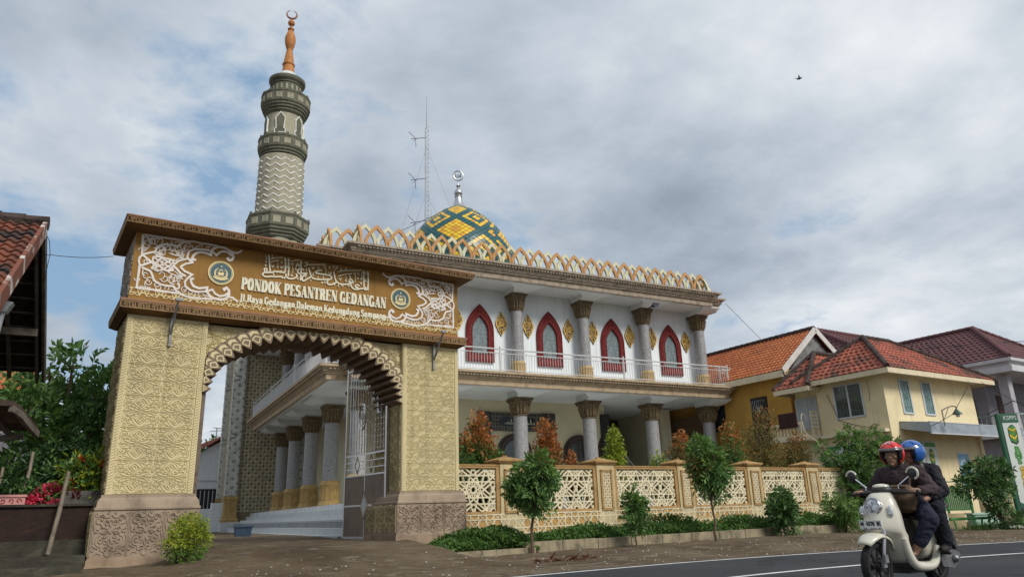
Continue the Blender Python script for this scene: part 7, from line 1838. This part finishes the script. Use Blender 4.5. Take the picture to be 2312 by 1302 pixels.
# front apron, lofted in height
rows = []
AW = .86
for z, xf, w, dp in ((1.0, .27, .07, .03), (.985, .34, .12, .06), (.95, .395, .155, .09), (.90, .435, .185, .115), (.84, .465, .205, .14), (.77, .49, .222, .17), (.70, .51, .232, .19), (.64, .52, .235, .20), (.60, .51, .235, .20), (.575, .46, .235, .16), (.55, .38, .238, .10), (.48, .33, .235, .05), (.40, .29, .225, .03), (.32, .25, .21, .02), (.25, .20, .195, .01)):
    rows.append([(xf-dp*abs(t)**2.1-(.05 if abs(t) == 1 else 0), w*AW*t, z) for t in (-1, -.97, -.88, -.74, -.56, -.38, -.2, 0, .2, .38, .56, .74, .88, .97, 1)])
shell(rows, body, 'front_apron', sc_)
rows = []
for z, x0, w in ((.99, .22, .10), (.94, .24, .16), (.84, .245, .20), (.72, .25, .225), (.6, .25, .23), (.45, .235, .222), (.33, .19, .20), (.27, .12, .185)):
    rows.append([(x0-.03*(1-t*t), w*AW*t, z) for t in (-1, -.7, -.35, 0, .35, .7, 1)])
shell(rows[::-1], dplas, 'inner_panel', sc_)
mb = MB(); mb.box(-.28, .22, -.185, .185, .225, .265); mb.box(-.3, .2, -.15, .15, .16, .225)
for k in range(5): mb.box(-.24+.08*k, -.20+.08*k, -.17, .17, .265, .272)
mb.build('floorboard', dplas, sc_)
mb = MB()
for s in (1, -1):
    P = spline([(.285, s*.195, .52), (.25, s*.197, .36), (.17, s*.198, .255), (.02, s*.198, .225), (-.17, s*.198, .225), (-.28, s*.20, .29), (-.33, s*.20, .42)], 5)
    n = len(P); mb.tube(P, [.034+.016*sin(PI*i/(n-1)) for i in range(n)], 10)
mb.build('side_rail', body, sc_, True)
# tail body and seat
rows = []
for x, w, z0, z1 in ((-.20, .10, .30, .70), (-.24, .155, .28, .71), (-.34, .185, .27, .72), (-.48, .195, .33, .72), (-.64, .185, .42, .735), (-.80, .15, .52, .755), (-.94, .09, .60, .77), (-.99, .03, .64, .76)):
    zc, hz = (z0+z1)/2, (z1-z0)/2
    rows.append([(x, w*math.copysign(abs(sin(u))**.7, sin(u)), zc+hz*math.copysign(abs(cos(u))**.7, cos(u))) for u in [2*PI*i/20 for i in range(21)]])
shell(rows[::-1], body, 'tail_body', sc_)
mb = MB(); rows = []
for x, w, z0, z1 in ((-.16, .05, .70, .73), (-.19, .10, .70, .765), (-.32, .135, .70, .775), (-.5, .15, .71, .785), (-.7, .145, .72, .82), (-.86, .11, .735, .825), (-.93, .04, .75, .80)):
    zc, hz = (z0+z1)/2, (z1-z0)/2; rows.append([(x, w*math.copysign(abs(sin(u))**.6, sin(u)), zc+hz*math.copysign(abs(cos(u))**.6, cos(u))) for u in [2*PI*i/18 for i in range(19)]])
shell(rows[::-1], mat('seat_vinyl', (.05, .03, .022), .5, .2, 12), 'seat', sc_)
mb = MB(); mb.tube([(-.78, .12, .80), (-.97, .10, .84), (-1.0, 0, .85), (-.97, -.10, .84), (-.78, -.12, .80)], .016, 8); mb.build('grab_rail', dplas, sc_, True)
mb = MB(); mb.cbox(-.42, 0, .26, .34, .2, .16); mb.caps((-.35, .10, .27), (-.66, .13, .27), .085, .095, 14); mb.tube([(-.20, 0, .2), (-.62, .05, .25)], .05, 8); mb.build('engine', dplas, sc_, True)
mb = MB(); mb.prism([(-.36, .20), (-.60, .17), (-.76, .25), (-.78, .32), (-.62, .37), (-.42, .36), (-.34, .28)], .165, .225); mb.caps((-.62, .22, .27), (-.62, .235, .27), .05, .045, 14); mb.build('engine_cover', mat('engine_dark', (.20, .20, .205), .4, .25, 10, metal=.6), sc_, True, 30)
mb = MB(); mb.caps((-.45, -.19, .24), (-.90, -.21, .34), .05, .065, 14); mb.tube([(-.1, -.08, .2), (-.3, -.16, .18), (-.45, -.19, .24)], .025, 8); mb.build('exhaust', mat('exhaust_grey', (.14, .14, .145), .4, .2, metal=.6), sc_, True)
mb = MB(); mb.tube([(-.42, .12, .34), (-.42, .30, .335)], .016, 8); mb.tube([(-.42, -.12, .34), (-.42, -.30, .335)], .016, 8); mb.tube([(-.3, .06, .22), (-.18, .24, .12), (-.12, .30, .10)], .014, 6); mb.build('footrests', dplas, sc_)
mb = MB(); mb.prism([(-.80, .50), (-1.0, .58), (-1.06, .36), (-1.02, .34), (-.93, .46)], -.08, .08); mb.build('rear_mudguard', dplas, sc_)
# lights, plate
hm = T(.458, 0, .852) @ Matrix.Rotation(R(-10), 4, 'Y') @ Matrix.Rotation(PI/2, 4, 'Y')
mb = MB(); mb.X = hm; mb.lathe([(.094, -.06), (.101, -.02), (.101, .014), (.093, .024), (.085, .016), (.083, 0)], 36, cap=False); hl = mb.build('headlight', chrome, sc_, True, 50)
mb = MB(); mb.X = hm; mb.lathe([(.084, .004), (.070, .018), (.045, .028), (.0005, .032)], 32, cap=False); mb.build('headlight_lens', lens, hl, True)
mb = MB(); mb.X = hm; mb.ribbon([(0, 0), (1, 1)], .001)
mb = MB(); mb.X = hm
for k in range(3):
    a = 2*PI*k/3+.5; mb.ball((.042*cos(a), .042*sin(a), .020), .028, 12, 8, (1, 1, .45))
for a in (0, 2.1, 4.2): mb.bar((.0, 0, .033), (.07*cos(a), .07*sin(a), .022), .014, .006)
mb.build('reflectors', mat('reflector', (.45, .46, .48), .15, .2, 40, metal=.8, bmp=0), hl, True)
for s in (1, -1):
    mb = MB(); c = Vector((.395, s*.158, .80))
    P = [(.045, .085), (-.01, .10), (-.05, .03), (-.035, -.05), (.02, -.075), (.05, -.02)]
    v = [(c.x-.03+.045*(1-abs(a)/.06)*.4-.15*s*a*s, c.y+a*.8*1.0*s, c.z+b*.85) for a, b in P]
    mb.ball((c.x+.005, c.y, c.z), .05, 14, 10, (.5, .75, 1.25)); tl = mb.build('turn_signal', lens, sc_, True)
    mb = MB(); mb.ball((c.x+.012, c.y-s*.004, c.z-.025), .027, 10, 8, (.9, .9, .8)); mb.build('signal_bulb', chrome, tl, True)
mb = MB(); PM = T(.548, 0, .665) @ RZ(PI/2) @ Matrix.Rotation(R(12), 4, 'X')
mb.X = PM; mb.box(-.125, .125, -.004, .004, -.05, .05); pt = mb.build('number_plate', mat('plate_white', (.78, .79, .78), .4, .05, 6, bmp=0), sc_)
mb = MB(); mb.X = PM; text_mesh(mb, 'M  4378  IK', .056, 0, .012, -.005, .003, sx=.84, bold=.002); text_mesh(mb, '10 26', .02, -.07, -.036, -.005, .003); text_mesh(mb, '28', .02, .09, -.036, -.005, .003); mb.box(-.02, .06, -.007, -.005, -.039, -.034); mb.build('plate_lettering', black, pt)
mb = MB(); mb.X = PM
for z in (-.052, .050): mb.box(-.123, .123, -.0055, -.004, z*.9, z*.9+.003)
mb.build('plate_border', black, pt)
# handlebar
mb = MB(); mb.ball((.21, 0, 1.015), .11, 20, 12, (.95, 1.05, .72)); mb.cbox(.17, 0, .98, .14, .16, .06); hb = mb.build('handlebar_cover', dplas, sc_, True)
mb = MB(); mb.ball((.225, 0, 1.062), .092, 18, 10, (.9, 1.0, .34)); mb.build('cover_top', body, hb, True)
mb = MB(); mb.tube([(.19, -.20, 1.0), (.20, 0, 1.0), (.19, .20, 1.0)], .022, 8)
for s in (1, -1):
    mb.tube([(.19, s*.20, 1.0), (.16, s*.365, .99)], .020, 8); mb.tube([(.21, s*.17, 1.0), (.25, s*.22, 1.0), (.235, s*.37, .985)], .009, 6); mb.ball((.158, s*.372, .99), .026, 10, 8)
mb.build('handlebar', dplas, sc_, True)
for s in (1, -1):
    mb = MB(); b0 = Vector((.205, s*.185, 1.03)); b1 = Vector((.175, s*.335, 1.175))
    mb.tube([tuple(b0), tuple(b0+Vector((0, 0, .03))), tuple(b1)], .0085, 6); ms_ = mb.build('mirror_stem', chrome, sc_, True)
    mb = MB(); mb.X = T(b1.x, b1.y+s*.02, b1.z+.01) @ RZ(s*R(8)) @ Matrix.Rotation(PI/2, 4, 'Y'); mb.lathe([(.001, .022), (.03, .02), (.055, .008), (.06, -.006), (.054, -.012), (.001, -.012)], 22, cap=False); mb.build('mirror', dplas, ms_, True)
    mb = MB(); mb.X = T(b1.x+.006, b1.y+s*.02, b1.z+.01); mb.tube([(.004, .061*cos(R(a)), .061*sin(R(a))) for a in (range(-70, 176, 15) if s > 0 else range(20, 181, 15))], .0125, 8); mb.build('mirror_rim', body, ms_, True)

# ------------------------------------------------------------------ people
def remesh(mb, name, m, parent, vox, smooth=4, wrinkle=0.0, wsc=9.0, seed=0):
    me = bpy.data.meshes.new(name); me.from_pydata([tuple(p) for p in mb.v], [], mb.f); me.update()
    o = bpy.data.objects.new(name, me); COL.objects.link(o)
    r = o.modifiers.new('r', 'REMESH'); r.mode = 'VOXEL'; r.voxel_size = vox; r.use_smooth_shade = True
    s = o.modifiers.new('s', 'SMOOTH'); s.factor = .5; s.iterations = smooth
    dg = bpy.context.evaluated_depsgraph_get(); dg.update(); n = bpy.data.meshes.new_from_object(o.evaluated_get(dg))
    if wrinkle:
        nr = [v.normal.copy() for v in n.vertices]
        for v, k in zip(n.vertices, nr):
            p = v.co
            w = mnoise.noise(Vector((p.x*wsc+seed, p.y*wsc, p.z*wsc*1.6)))+.5*mnoise.noise(Vector((p.x*wsc*2.3, p.y*wsc*2.3+seed, p.z*wsc*3.2)))
            v.co = p+k*wrinkle*(1-abs(w)*2)
    n.materials.append(m); n.polygons.foreach_set('use_smooth', [True]*len(n.polygons)); n.update()
    o.modifiers.clear(); o.data = n; bpy.data.meshes.remove(me); n.name = name; o.parent = parent
    return o
skin = mat('skin', (.30, .165, .105), .55, .1, 9, bmp=.1); skin2 = mat('skin_shaded', (.27, .15, .10), .55, .1, 9, bmp=.1)
def hand(mb, palm, fw, side, acr, grip=True):
    """palm centre, fw knuckle direction, acr across the knuckles (towards the little finger), side up; four fingers close around the bar, thumb under it"""
    palm, fw, acr, up = Vector(palm), Vector(fw).normalized(), Vector(acr).normalized(), Vector(side).normalized()
    mb.caps(palm-fw*.035-acr*.012, palm+fw*.02-acr*.02, .024, .022, 10); mb.caps(palm-fw*.035+acr*.012, palm+fw*.018+acr*.022, .022, .02, 10)
    for i, L in enumerate((.95, 1.05, 1.0, .82)):
        k = palm+fw*.03+acr*(-.030+.020*i)+up*.006
        a = k+fw*.034*L-up*.004; b = a+fw*.008-up*.030*L; c = b-fw*.022*L-up*.012
        mb.caps(k, a, .0105, .0098, 8); mb.caps(a, b, .0098, .009, 8); mb.caps(b, c, .009, .0078, 8)
    t0 = palm-acr*.03-fw*.015; t1 = t0-acr*.018+fw*.022-up*.014; t2 = t1+fw*.026-up*.016+acr*.006
    mb.caps(t0, t1, .013, .012, 8); mb.caps(t1, t2, .012, .009, 8)
def figure(label, parent_loc, J, jacket, trouser, shoe, head_yaw, helmet_m, helmet_acc, tilt=0.0, hands=True):
    """J: joints in the scooter frame"""
    t_ = thing('person', label, 'person', SO, SH)
    V3 = {k: Vector(p) for k, p in J.items() if k != 'hem'}
    H = V3['head']; HM = T(*H) @ RZ(head_yaw) @ Matrix.Rotation(tilt, 4, 'Y')
    def hp(x, y, z): return HM @ Vector((x, y, z))
    b = MB()
    # trunk, neck
    b.caps(V3['pelvis']+Vector((0, .07, 0)), V3['pelvis']-Vector((0, .07, 0)), .115, .115, 14); b.caps(V3['pelvis'], V3['chest'], .125, .14, 14)
    b.caps(V3['chest']+Vector((0, .07, .02)), V3['chest']-Vector((0, .07, -.02)), .115, .115, 14); b.caps(V3['neck']-Vector((0, 0, .03)), H-Vector((.01, 0, .06)), .056, .052, 12)
    # head with face
    b.X = HM; b.ball((-.008, 0, .012), .1, 20, 14, (.97, .78, 1.12)); b.ball((.022, 0, -.045), .075, 16, 12, (.92, .80, .95)); b.X = None
    b.caps(hp(.088, 0, .015), hp(.112, 0, -.022), .010, .0165, 8); b.caps(hp(.082, .034, .034), hp(.09, .012, .036), .009, .009, 8); b.caps(hp(.082, -.034, .034), hp(.09, -.012, .036), .009, .009, 8)
    b.caps(hp(.083, .016, -.058), hp(.083, -.016, -.058), .011, .011, 8); b.caps(hp(.078, 0, -.095), hp(.072, 0, -.10), .018, .018, 8)
    for s in (1, -1): b.caps(hp(.07, s*.045, -.012), hp(.05, s*.055, -.02), .020, .018, 8); b.caps(hp(-.005, s*.080, .015), hp(-.008, s*.080, -.02), .014, .011, 8)
    for s, n in ((1, 'l'), (-1, 'r')):
        sh, el, wr = V3['sh_'+n], V3['el_'+n], V3['wr_'+n]; hi, kn, an, toe = V3['hip_'+n], V3['kn_'+n], V3['an_'+n], V3['toe_'+n]
        b.caps(V3['chest']+Vector((0, s*.05, .06)), sh, .075, .068, 12); b.caps(sh, el, .055, .043, 12); b.caps(el, wr, .043, .028, 12)
        b.caps(hi, kn, .092, .062, 14); b.caps(kn, kn.lerp(an, .35), .058, .060, 12); b.caps(kn.lerp(an, .35), an, .060, .038, 12)
        b.caps(an, an.lerp(toe, .45)-Vector((0, 0, .012)), .040, .036, 10); b.caps(an.lerp(toe, .45)-Vector((0, 0, .012)), toe, .036, .028, 10)
        if hands and ('hf_'+n) in V3: hand(b, V3['hd_'+n], V3['hf_'+n], (0, 0, 1), V3['ha_'+n])
        else: b.caps(wr, wr+(wr-el).normalized()*.08, .03, .03, 10)
    bo = remesh(b, 'body', skin, t_, .0075, 3)
    # clothing
    j = MB(); g = .020
    j.caps(V3['pelvis']+Vector((0, .075, .02)), V3['pelvis']-Vector((0, .075, -.02)), .125, .125, 14); j.caps(V3['pelvis']+Vector((0, 0, .02)), V3['chest'], .155, .165, 16)
    j.caps(V3['chest']+Vector((0, .08, .03)), V3['chest']-Vector((0, .08, -.03)), .135, .135, 16); j.caps(V3['chest']+Vector((0, 0, .08)), V3['neck']+Vector((0, 0, .01)), .115, .072, 14)
    for s, n in ((1, 'l'), (-1, 'r')):
        sh, el, wr = V3['sh_'+n], V3['el_'+n], V3['wr_'+n]
        j.caps(V3['chest']+Vector((0, s*.05, .06)), sh, .10, .085, 14); j.caps(sh, el, .078, .062, 14); j.caps(el, el.lerp(wr, .9), .062, .046, 14)
    remesh(j, 'jacket', jacket, t_, .012, 3, .012, 12.0, head_yaw*10)
    p = MB(); p.caps(V3['pelvis']+Vector((0, .08, -.01)), V3['pelvis']-Vector((0, .08, .01)), .135, .135, 14)
    for s, n in ((1, 'l'), (-1, 'r')):
        hi, kn, an = V3['hip_'+n], V3['kn_'+n], V3['an_'+n]
        p.caps(hi, kn, .112, .084, 14); p.caps(kn, kn.lerp(an, J['hem']), .082, .078 if J['hem'] > .8 else .07, 14)
    remesh(p, 'trousers', trouser, t_, .012, 3, .011, 12.0, 3+head_yaw)
    for s, n in ((1, 'l'), (-1, 'r')):
        an, toe = V3['an_'+n], V3['toe_'+n]; q = MB()
        q.caps(an-Vector((.02, 0, .025)), an.lerp(toe, .5)-Vector((0, 0, .02)), .046, .045, 10); q.caps(an.lerp(toe, .5)-Vector((0, 0, .02)), toe+(toe-an).normalized()*.012, .045, .036, 10); remesh(q, 'shoe', shoe, t_, .01, 3)
    # eyes, brows, lips
    q = MB(); q.X = HM
    for s in (1, -1): q.ball((.083, s*.033, .017), .011, 10, 8, (.7, 1.25, .75))
    e = q.build('eyes', mat('eye_white', (.55, .52, .5), .3, .05, bmp=0), t_, True)
    q = MB(); q.X = HM
    for s in (1, -1): q.ball((.0895, s*.033, .017), .006, 8, 6, (.5, 1, 1))
    q.build('irises', black, e, True)
    q = MB()
    for s in (1, -1): q.tube([hp(.089, s*.015, .046), hp(.092, s*.032, .05), hp(.082, s*.05, .044)], [.004, .005, .003], 6)
    q.build('eyebrows', black, t_)
    q = MB(); q.tube([hp(.084, .026, -.058), hp(.0955, .008, -.055), hp(.0955, -.008, -.055), hp(.084, -.026, -.058)], [.003, .006, .006, .003], 6); q.build('lips', mat('lips', (.25, .09, .07), .5), t_, True)
    # open face helmet
    def dome(r, sx, sy, sz, cut, name, m, par, thick):
        mb = MB(); n, k = 40, 26; v, f = [], []
        for a in range(k+1):
            th = PI*a/k*.80
            for c in range(n):
                ph = 2*PI*c/n; v.append((r*sx*sin(th)*cos(ph)-.012, r*sy*sin(th)*sin(ph), r*sz*cos(th)+.022))
        for a in range(k):
            for c in range(n):
                c2 = (c+1) % n; th = PI*(a+.5)/k*.80; ph = 2*PI*(c+.5)/n; ph = ph-2*PI if ph > PI else ph
                if cut(th, ph): continue
                f.append((a*n+c, (a+1)*n+c, (a+1)*n+c2, a*n+c2))
        mb.X = HM; mb.add(v, f); o = mb.build(name, m, par, True, 60)
        s = o.modifiers.new('thickness', 'SOLIDIFY'); s.thickness = thick; s.offset = -1
        return o
    face = lambda th, ph: th > R(72) and abs(ph) < R(74)-max(0, (th-R(72)))*.12
    he = dome(.142, 1.08, .94, 1.0, face, 'helmet', helmet_m, t_, .010)
    dome(.134, 1.06, .93, .98, lambda th, ph: th > R(78) and abs(ph) < R(58), 'helmet_lining', mat('lining_black', (.02, .02, .022), .9), he, .026)
    mb = MB(); mb.X = HM; v, f = [], []
    A = [R(-78+156*i/20) for i in range(21)]
    for th in (R(64), R(72), R(79)):
        for ph in A: v.append((.148*1.09*sin(th)*cos(ph)-.010, .148*.95*sin(th)*sin(ph), .148*cos(th)+.022))
    for a in range(2):
        for i in range(20): f.append((a*21+i, (a+1)*21+i, (a+1)*21+i+1, a*21+i+1))
    mb.add(v, f); vs = mb.build('visor', glassmat('visor_smoke', (.08, .08, .085), .12), he, True); vs.modifiers.new('thickness', 'SOLIDIFY').thickness = .004
    mb = MB(); mb.X = HM
    for s in (1, -1):
        mb.tube([(.143*1.09*sin(R(a))*cos(R(s*p_))-.010, .144*.95*sin(R(a))*sin(R(s*p_)), .144*cos(R(a))+.023) for a, p_ in ((18, 30), (34, 24), (52, 26), (60, 40))], [.003, .006, .006, .003], 6)
        mb.tube([(.143*1.09*sin(R(a))*cos(R(s*p_))-.010, .144*.95*sin(R(a))*sin(R(s*p_)), .144*cos(R(a))+.023) for a, p_ in ((30, 70), (48, 80), (62, 100), (70, 125))], [.003, .007, .006, .003], 6)
    mb.build('helmet_ridges', helmet_acc, he, True)
    mb = MB()
    for s in (1, -1): mb.tube([hp(.0, s*.098, -.06), hp(.02, s*.07, -.115), hp(.03, 0, -.135)], .007, 6)
    mb.build('chin_strap', black, he)
    return t_, HM
jk1 = mat('jacket_plum', (.045, .030, .034), .75, .25, 6, bmp=.4, bsc=90); tr1 = mat('trousers_navy', (.026, .028, .050), .85, .2, 6, bmp=.5, bsc=120); sh1 = mat('shoe_dark', (.03, .022, .02), .6, .2, 10)
jk2 = mat('jacket_black', (.018, .018, .024), .75, .25, 6, bmp=.4, bsc=90); tr2 = mat('trousers_black', (.014, .015, .022), .85, .2, 6, bmp=.5, bsc=120)
red = mat('helmet_red', (.62, .022, .018), .22, .05, 3, coat=.7, bmp=0); blue_h = mat('helmet_blue', (.012, .10, .38), .25, .05, 3, coat=.7, bmp=0)
rider = dict(pelvis=(-.30, 0, .88), chest=(-.23, 0, 1.13), neck=(-.19, 0, 1.27), head=(-.13, .0, 1.405),
    sh_l=(-.23, .205, 1.20), el_l=(-.17, .365, 1.01), wr_l=(.075, .345, 1.00), hd_l=(.130, .325, 1.012), hf_l=(1, -.05, .02), ha_l=(0, 1, 0),
    sh_r=(-.23, -.205, 1.20), el_r=(-.14, -.345, 1.01), wr_r=(.075, -.335, 1.00), hd_r=(.130, -.320, 1.012), hf_r=(1, .05, .02), ha_r=(0, -1, 0),
    hip_l=(-.28, .10, .84), kn_l=(-.02, .35, .70), an_l=(.06, .150, .355), toe_l=(.20, .165, .31),
    hip_r=(-.28, -.10, .84), kn_r=(.06, -.20, .72), an_r=(.06, -.13, .355), toe_r=(.20, -.14, .31), hem=.62)
pr, HM1 = figure('rider in red helmet, plum jacket and navy trousers steering the scooter', SO, rider, jk1, tr1, sh1, R(14), red, red, R(4))
mb = MB(); mb.X = HM1; mb.prism([(-.035, .155), (.0, .168), (.035, .155), (.0, .146)], .0, .002)
mb.v = []; mb.f = []; mb.m = []
for s in (1, -1): mb.tube([(.095, s*.03, .128), (.075, s*.012, .146), (.058, s*.004, .156)], [.004, .007, .003], 6)
mb.build('helmet_badge', mat('badge_silver', (.6, .6, .6), .3, .1, metal=.5), pr)
pill = dict(pelvis=(-.66, 0, .92), chest=(-.60, -.01, 1.16), neck=(-.56, -.015, 1.29), head=(-.50, .03, 1.425),
    sh_l=(-.60, .19, 1.22), el_l=(-.52, .30, 1.00), wr_l=(-.33, .23, .93), sh_r=(-.60, -.19, 1.22), el_r=(-.52, -.28, 1.0), wr_r=(-.33, -.2, .93),
    hip_l=(-.62, .10, .88), kn_l=(-.34, .275, .80), an_l=(-.42, .265, .43), toe_l=(-.28, .29, .385),
    hip_r=(-.62, -.10, .88), kn_r=(-.30, -.24, .80), an_r=(-.40, -.25, .43), toe_r=(-.26, -.27, .385), hem=.88)
pp_, HM2 = figure('passenger in blue helmet and black clothes riding behind on the scooter', SO, pill, jk2, tr2, sh1, R(-28), blue_h, mat('helmet_navy', (.01, .03, .12), .4), R(6), hands=False)
mb = MB(); 
for s in (1, -1): mb.tube([(-.50, s*.12, 1.31), (-.48, s*.14, 1.25), (-.46, s*.15, 1.12)], [.02, .022, .018], 8)
mb.tube([(-.52, .07, 1.33), (-.46, 0, 1.33), (-.52, -.07, 1.33)], .022, 8); mb.build('scarf', mat('scarf_grey', (.20, .20, .18), .85, .3, 9), pp_, True)
# shoulder bag carried in front of the rider
bagm = mat('bag_canvas', (.135, .09, .055), .85, .25, 8, bmp=.5, bsc=120)
bg = thing('bag', 'brown canvas bag slung in front of the rider between the arms', 'bag', SO, SH)
mb = MB(); mb.caps((-.02, -.10, .90), (-.02, .16, .90), .085, .085, 14); mb.caps((-.03, -.09, 1.0), (-.03, .15, 1.0), .075, .075, 14); mb.caps((-.02, -.09, .84), (-.02, .15, .84), .07, .07, 14); bb = remesh(mb, 'bag_body', bagm, bg, .012, 5, .006, 10)
mb = MB(); mb.tube([(.045, -.13, 1.02), (.055, .02, 1.025), (.045, .18, 1.02)], .010, 6); mb.tube([(.03, -.12, 1.05), (.045, .02, 1.055), (.03, .17, 1.05)], .008, 6); mb.build('flap_seam', mat('bag_dark', (.05, .035, .025), .8), bg)
mb = MB(); mb.ball((.068, .03, .90), .022, 10, 8, (.4, 1, 1)); mb.build('red_tag', mat('tag_red', (.5, .06, .03), .5), bg)
mb = MB(); mb.tube([(-.03, .18, 1.02), (-.12, .16, 1.17), (-.25, .08, 1.30)], .014, 6); mb.build('strap', mat('bag_dark', (.05, .035, .025), .8), bg)

# ------------------------------------------------------------------ sky and sun
SUN_EL, SUN_AZ = R(40), R(160)      # azimuth clockwise from +Y
w = bpy.data.worlds.new('World'); scene.world = w; w.use_nodes = True
nt = w.node_tree; nt.nodes.clear()
out = nt.nodes.new('ShaderNodeOutputWorld'); bgn = nt.nodes.new('ShaderNodeBackground'); nt.links.new(bgn.outputs[0], out.inputs[0])
sky = nt.nodes.new('ShaderNodeTexSky'); sky.sky_type = 'NISHITA'; sky.sun_disc = False; sky.sun_elevation = SUN_EL; sky.sun_rotation = SUN_AZ; sky.air_density = 1.2; sky.dust_density = 2.0; sky.ozone_density = 1.5
tc = nt.nodes.new('ShaderNodeTexCoord')
sep = nt.nodes.new('ShaderNodeSeparateXYZ'); nt.links.new(tc.outputs['Generated'], sep.inputs[0])
def mth(op, a, b=None, cl=False):
    n = nt.nodes.new('ShaderNodeMath'); n.operation = op; n.use_clamp = cl
    for i, x in enumerate((a, b)):
        if x is None: continue
        if isinstance(x, (int, float)): n.inputs[i].default_value = x
        else: nt.links.new(x, n.inputs[i])
    return n.outputs[0]
zz = mth('ADD', mth('MAXIMUM', sep.outputs[2], 0.0), .22)
comb = nt.nodes.new('ShaderNodeCombineXYZ'); nt.links.new(mth('DIVIDE', sep.outputs[0], zz), comb.inputs[0]); nt.links.new(mth('DIVIDE', sep.outputs[1], zz), comb.inputs[1])
def cn(scale, detail, rough, off, dist=0.0):
    mp = nt.nodes.new('ShaderNodeMapping'); mp.inputs['Location'].default_value = off; nt.links.new(comb.outputs[0], mp.inputs[0])
    n = node(nt, 'ShaderNodeTexNoise', i_Scale=scale, i_Detail=detail, i_Roughness=rough, i_Distortion=dist); nt.links.new(mp.outputs[0], n.inputs['Vector']); return n.outputs['Fac']
def blob(px, py, lo, hi):
    d = ray(px, py).normalized(); n = nt.nodes.new('ShaderNodeVectorMath'); n.operation = 'DOT_PRODUCT'
    nn = nt.nodes.new('ShaderNodeVectorMath'); nn.operation = 'NORMALIZE'; nt.links.new(tc.outputs['Generated'], nn.inputs[0]); nt.links.new(nn.outputs[0], n.inputs[0]); n.inputs[1].default_value = d
    mr = nt.nodes.new('ShaderNodeMapRange'); mr.interpolation_type = 'SMOOTHSTEP'; mr.inputs[1].default_value = cos(R(lo)); mr.inputs[2].default_value = cos(R(hi)); nt.links.new(n.outputs['Value'], mr.inputs[0]); return mr.outputs[0]
n1 = cn(1.15, 10, .56, (2.3, 1.1, 0), .15); n2 = cn(3.1, 9, .58, (5.2, 3.7, 1), .12); n3 = cn(.9, 4, .5, (8.1, 2.2, 2))
tone = mth('ADD', mth('MULTIPLY', n1, .66), mth('MULTIPLY', n2, .34))
tone = mth('SUBTRACT', tone, mth('MULTIPLY', blob(1480, 480, 15, 2), .055)); tone = mth('SUBTRACT', tone, mth('MULTIPLY', blob(980, 330, 12, 2), .05))
tone = mth('SUBTRACT', tone, mth('MULTIPLY', blob(1250, 20, 12, 2), .05)); tone = mth('ADD', tone, mth('MULTIPLY', blob(2150, 430, 16, 3), .05)); tone = mth('ADD', tone, mth('MULTIPLY', blob(260, 470, 12, 2), .07)); tone = mth('ADD', tone, mth('MULTIPLY', blob(1750, 130, 16, 3), .05))
EXPO = .90
K = 2**-EXPO
def kc(c): return tuple(x*K for x in c)
cloud = ramp(nt, tone, [(.33, kc((.31, .365, .44))), (.42, kc((.43, .495, .575))), (.50, kc((.555, .615, .69))), (.57, kc((.68, .73, .785))), (.66, kc((.86, .885, .92)))])
gap = mth('ADD', n2, mth('MULTIPLY', n3, .35)); gap = mth('ADD', gap, mth('MULTIPLY', mth('ADD', blob(430, 340, 26, 6), mth('MULTIPLY', blob(150, 860, 10, 3), 1.2)), .10)); gap = mth('ADD', gap, mth('MULTIPLY', blob(1650, 740, 12, 3), .06))
gap = mth('SUBTRACT', gap, mth('MULTIPLY', blob(2070, 60, 14, 4), .14))
gapf = ramp(nt, gap, [(.80, (0, 0, 0)), (.95, (.9, .9, .9))])
skm = nt.nodes.new('ShaderNodeVectorMath'); skm.operation = 'SCALE'; skm.inputs[3].default_value = .085; nt.links.new(sky.outputs[0], skm.inputs[0])
bl = mix(nt, .75, skm.outputs[0], kc((.20, .36, .55)))
col = mix(nt, gapf, cloud, bl)
nt.links.new(col, bgn.inputs[0]); bgn.inputs[1].default_value = 1.0
sl = bpy.data.lights.new('sun', 'SUN'); sl.energy = 1.5; sl.angle = R(20); sl.color = (1.0, .96, .89)
so = bpy.data.objects.new('sun', sl); COL.objects.link(so)
d = Vector((sin(SUN_AZ)*cos(SUN_EL), cos(SUN_AZ)*cos(SUN_EL), sin(SUN_EL))); so.rotation_euler = (-d).to_track_quat('-Z', 'Y').to_euler(); so.location = d*60
vs_ = scene.view_settings; vs_.view_transform = 'Standard'; vs_.look = 'None'; vs_.exposure = EXPO; vs_.gamma = 1; vs_.use_curve_mapping = False
scene.render.engine = 'CYCLES'; scene.cycles.max_bounces = 6; scene.cycles.diffuse_bounces = 3; scene.cycles.glossy_bounces = 3; scene.cycles.transmission_bounces = 3; scene.cycles.use_denoising = True
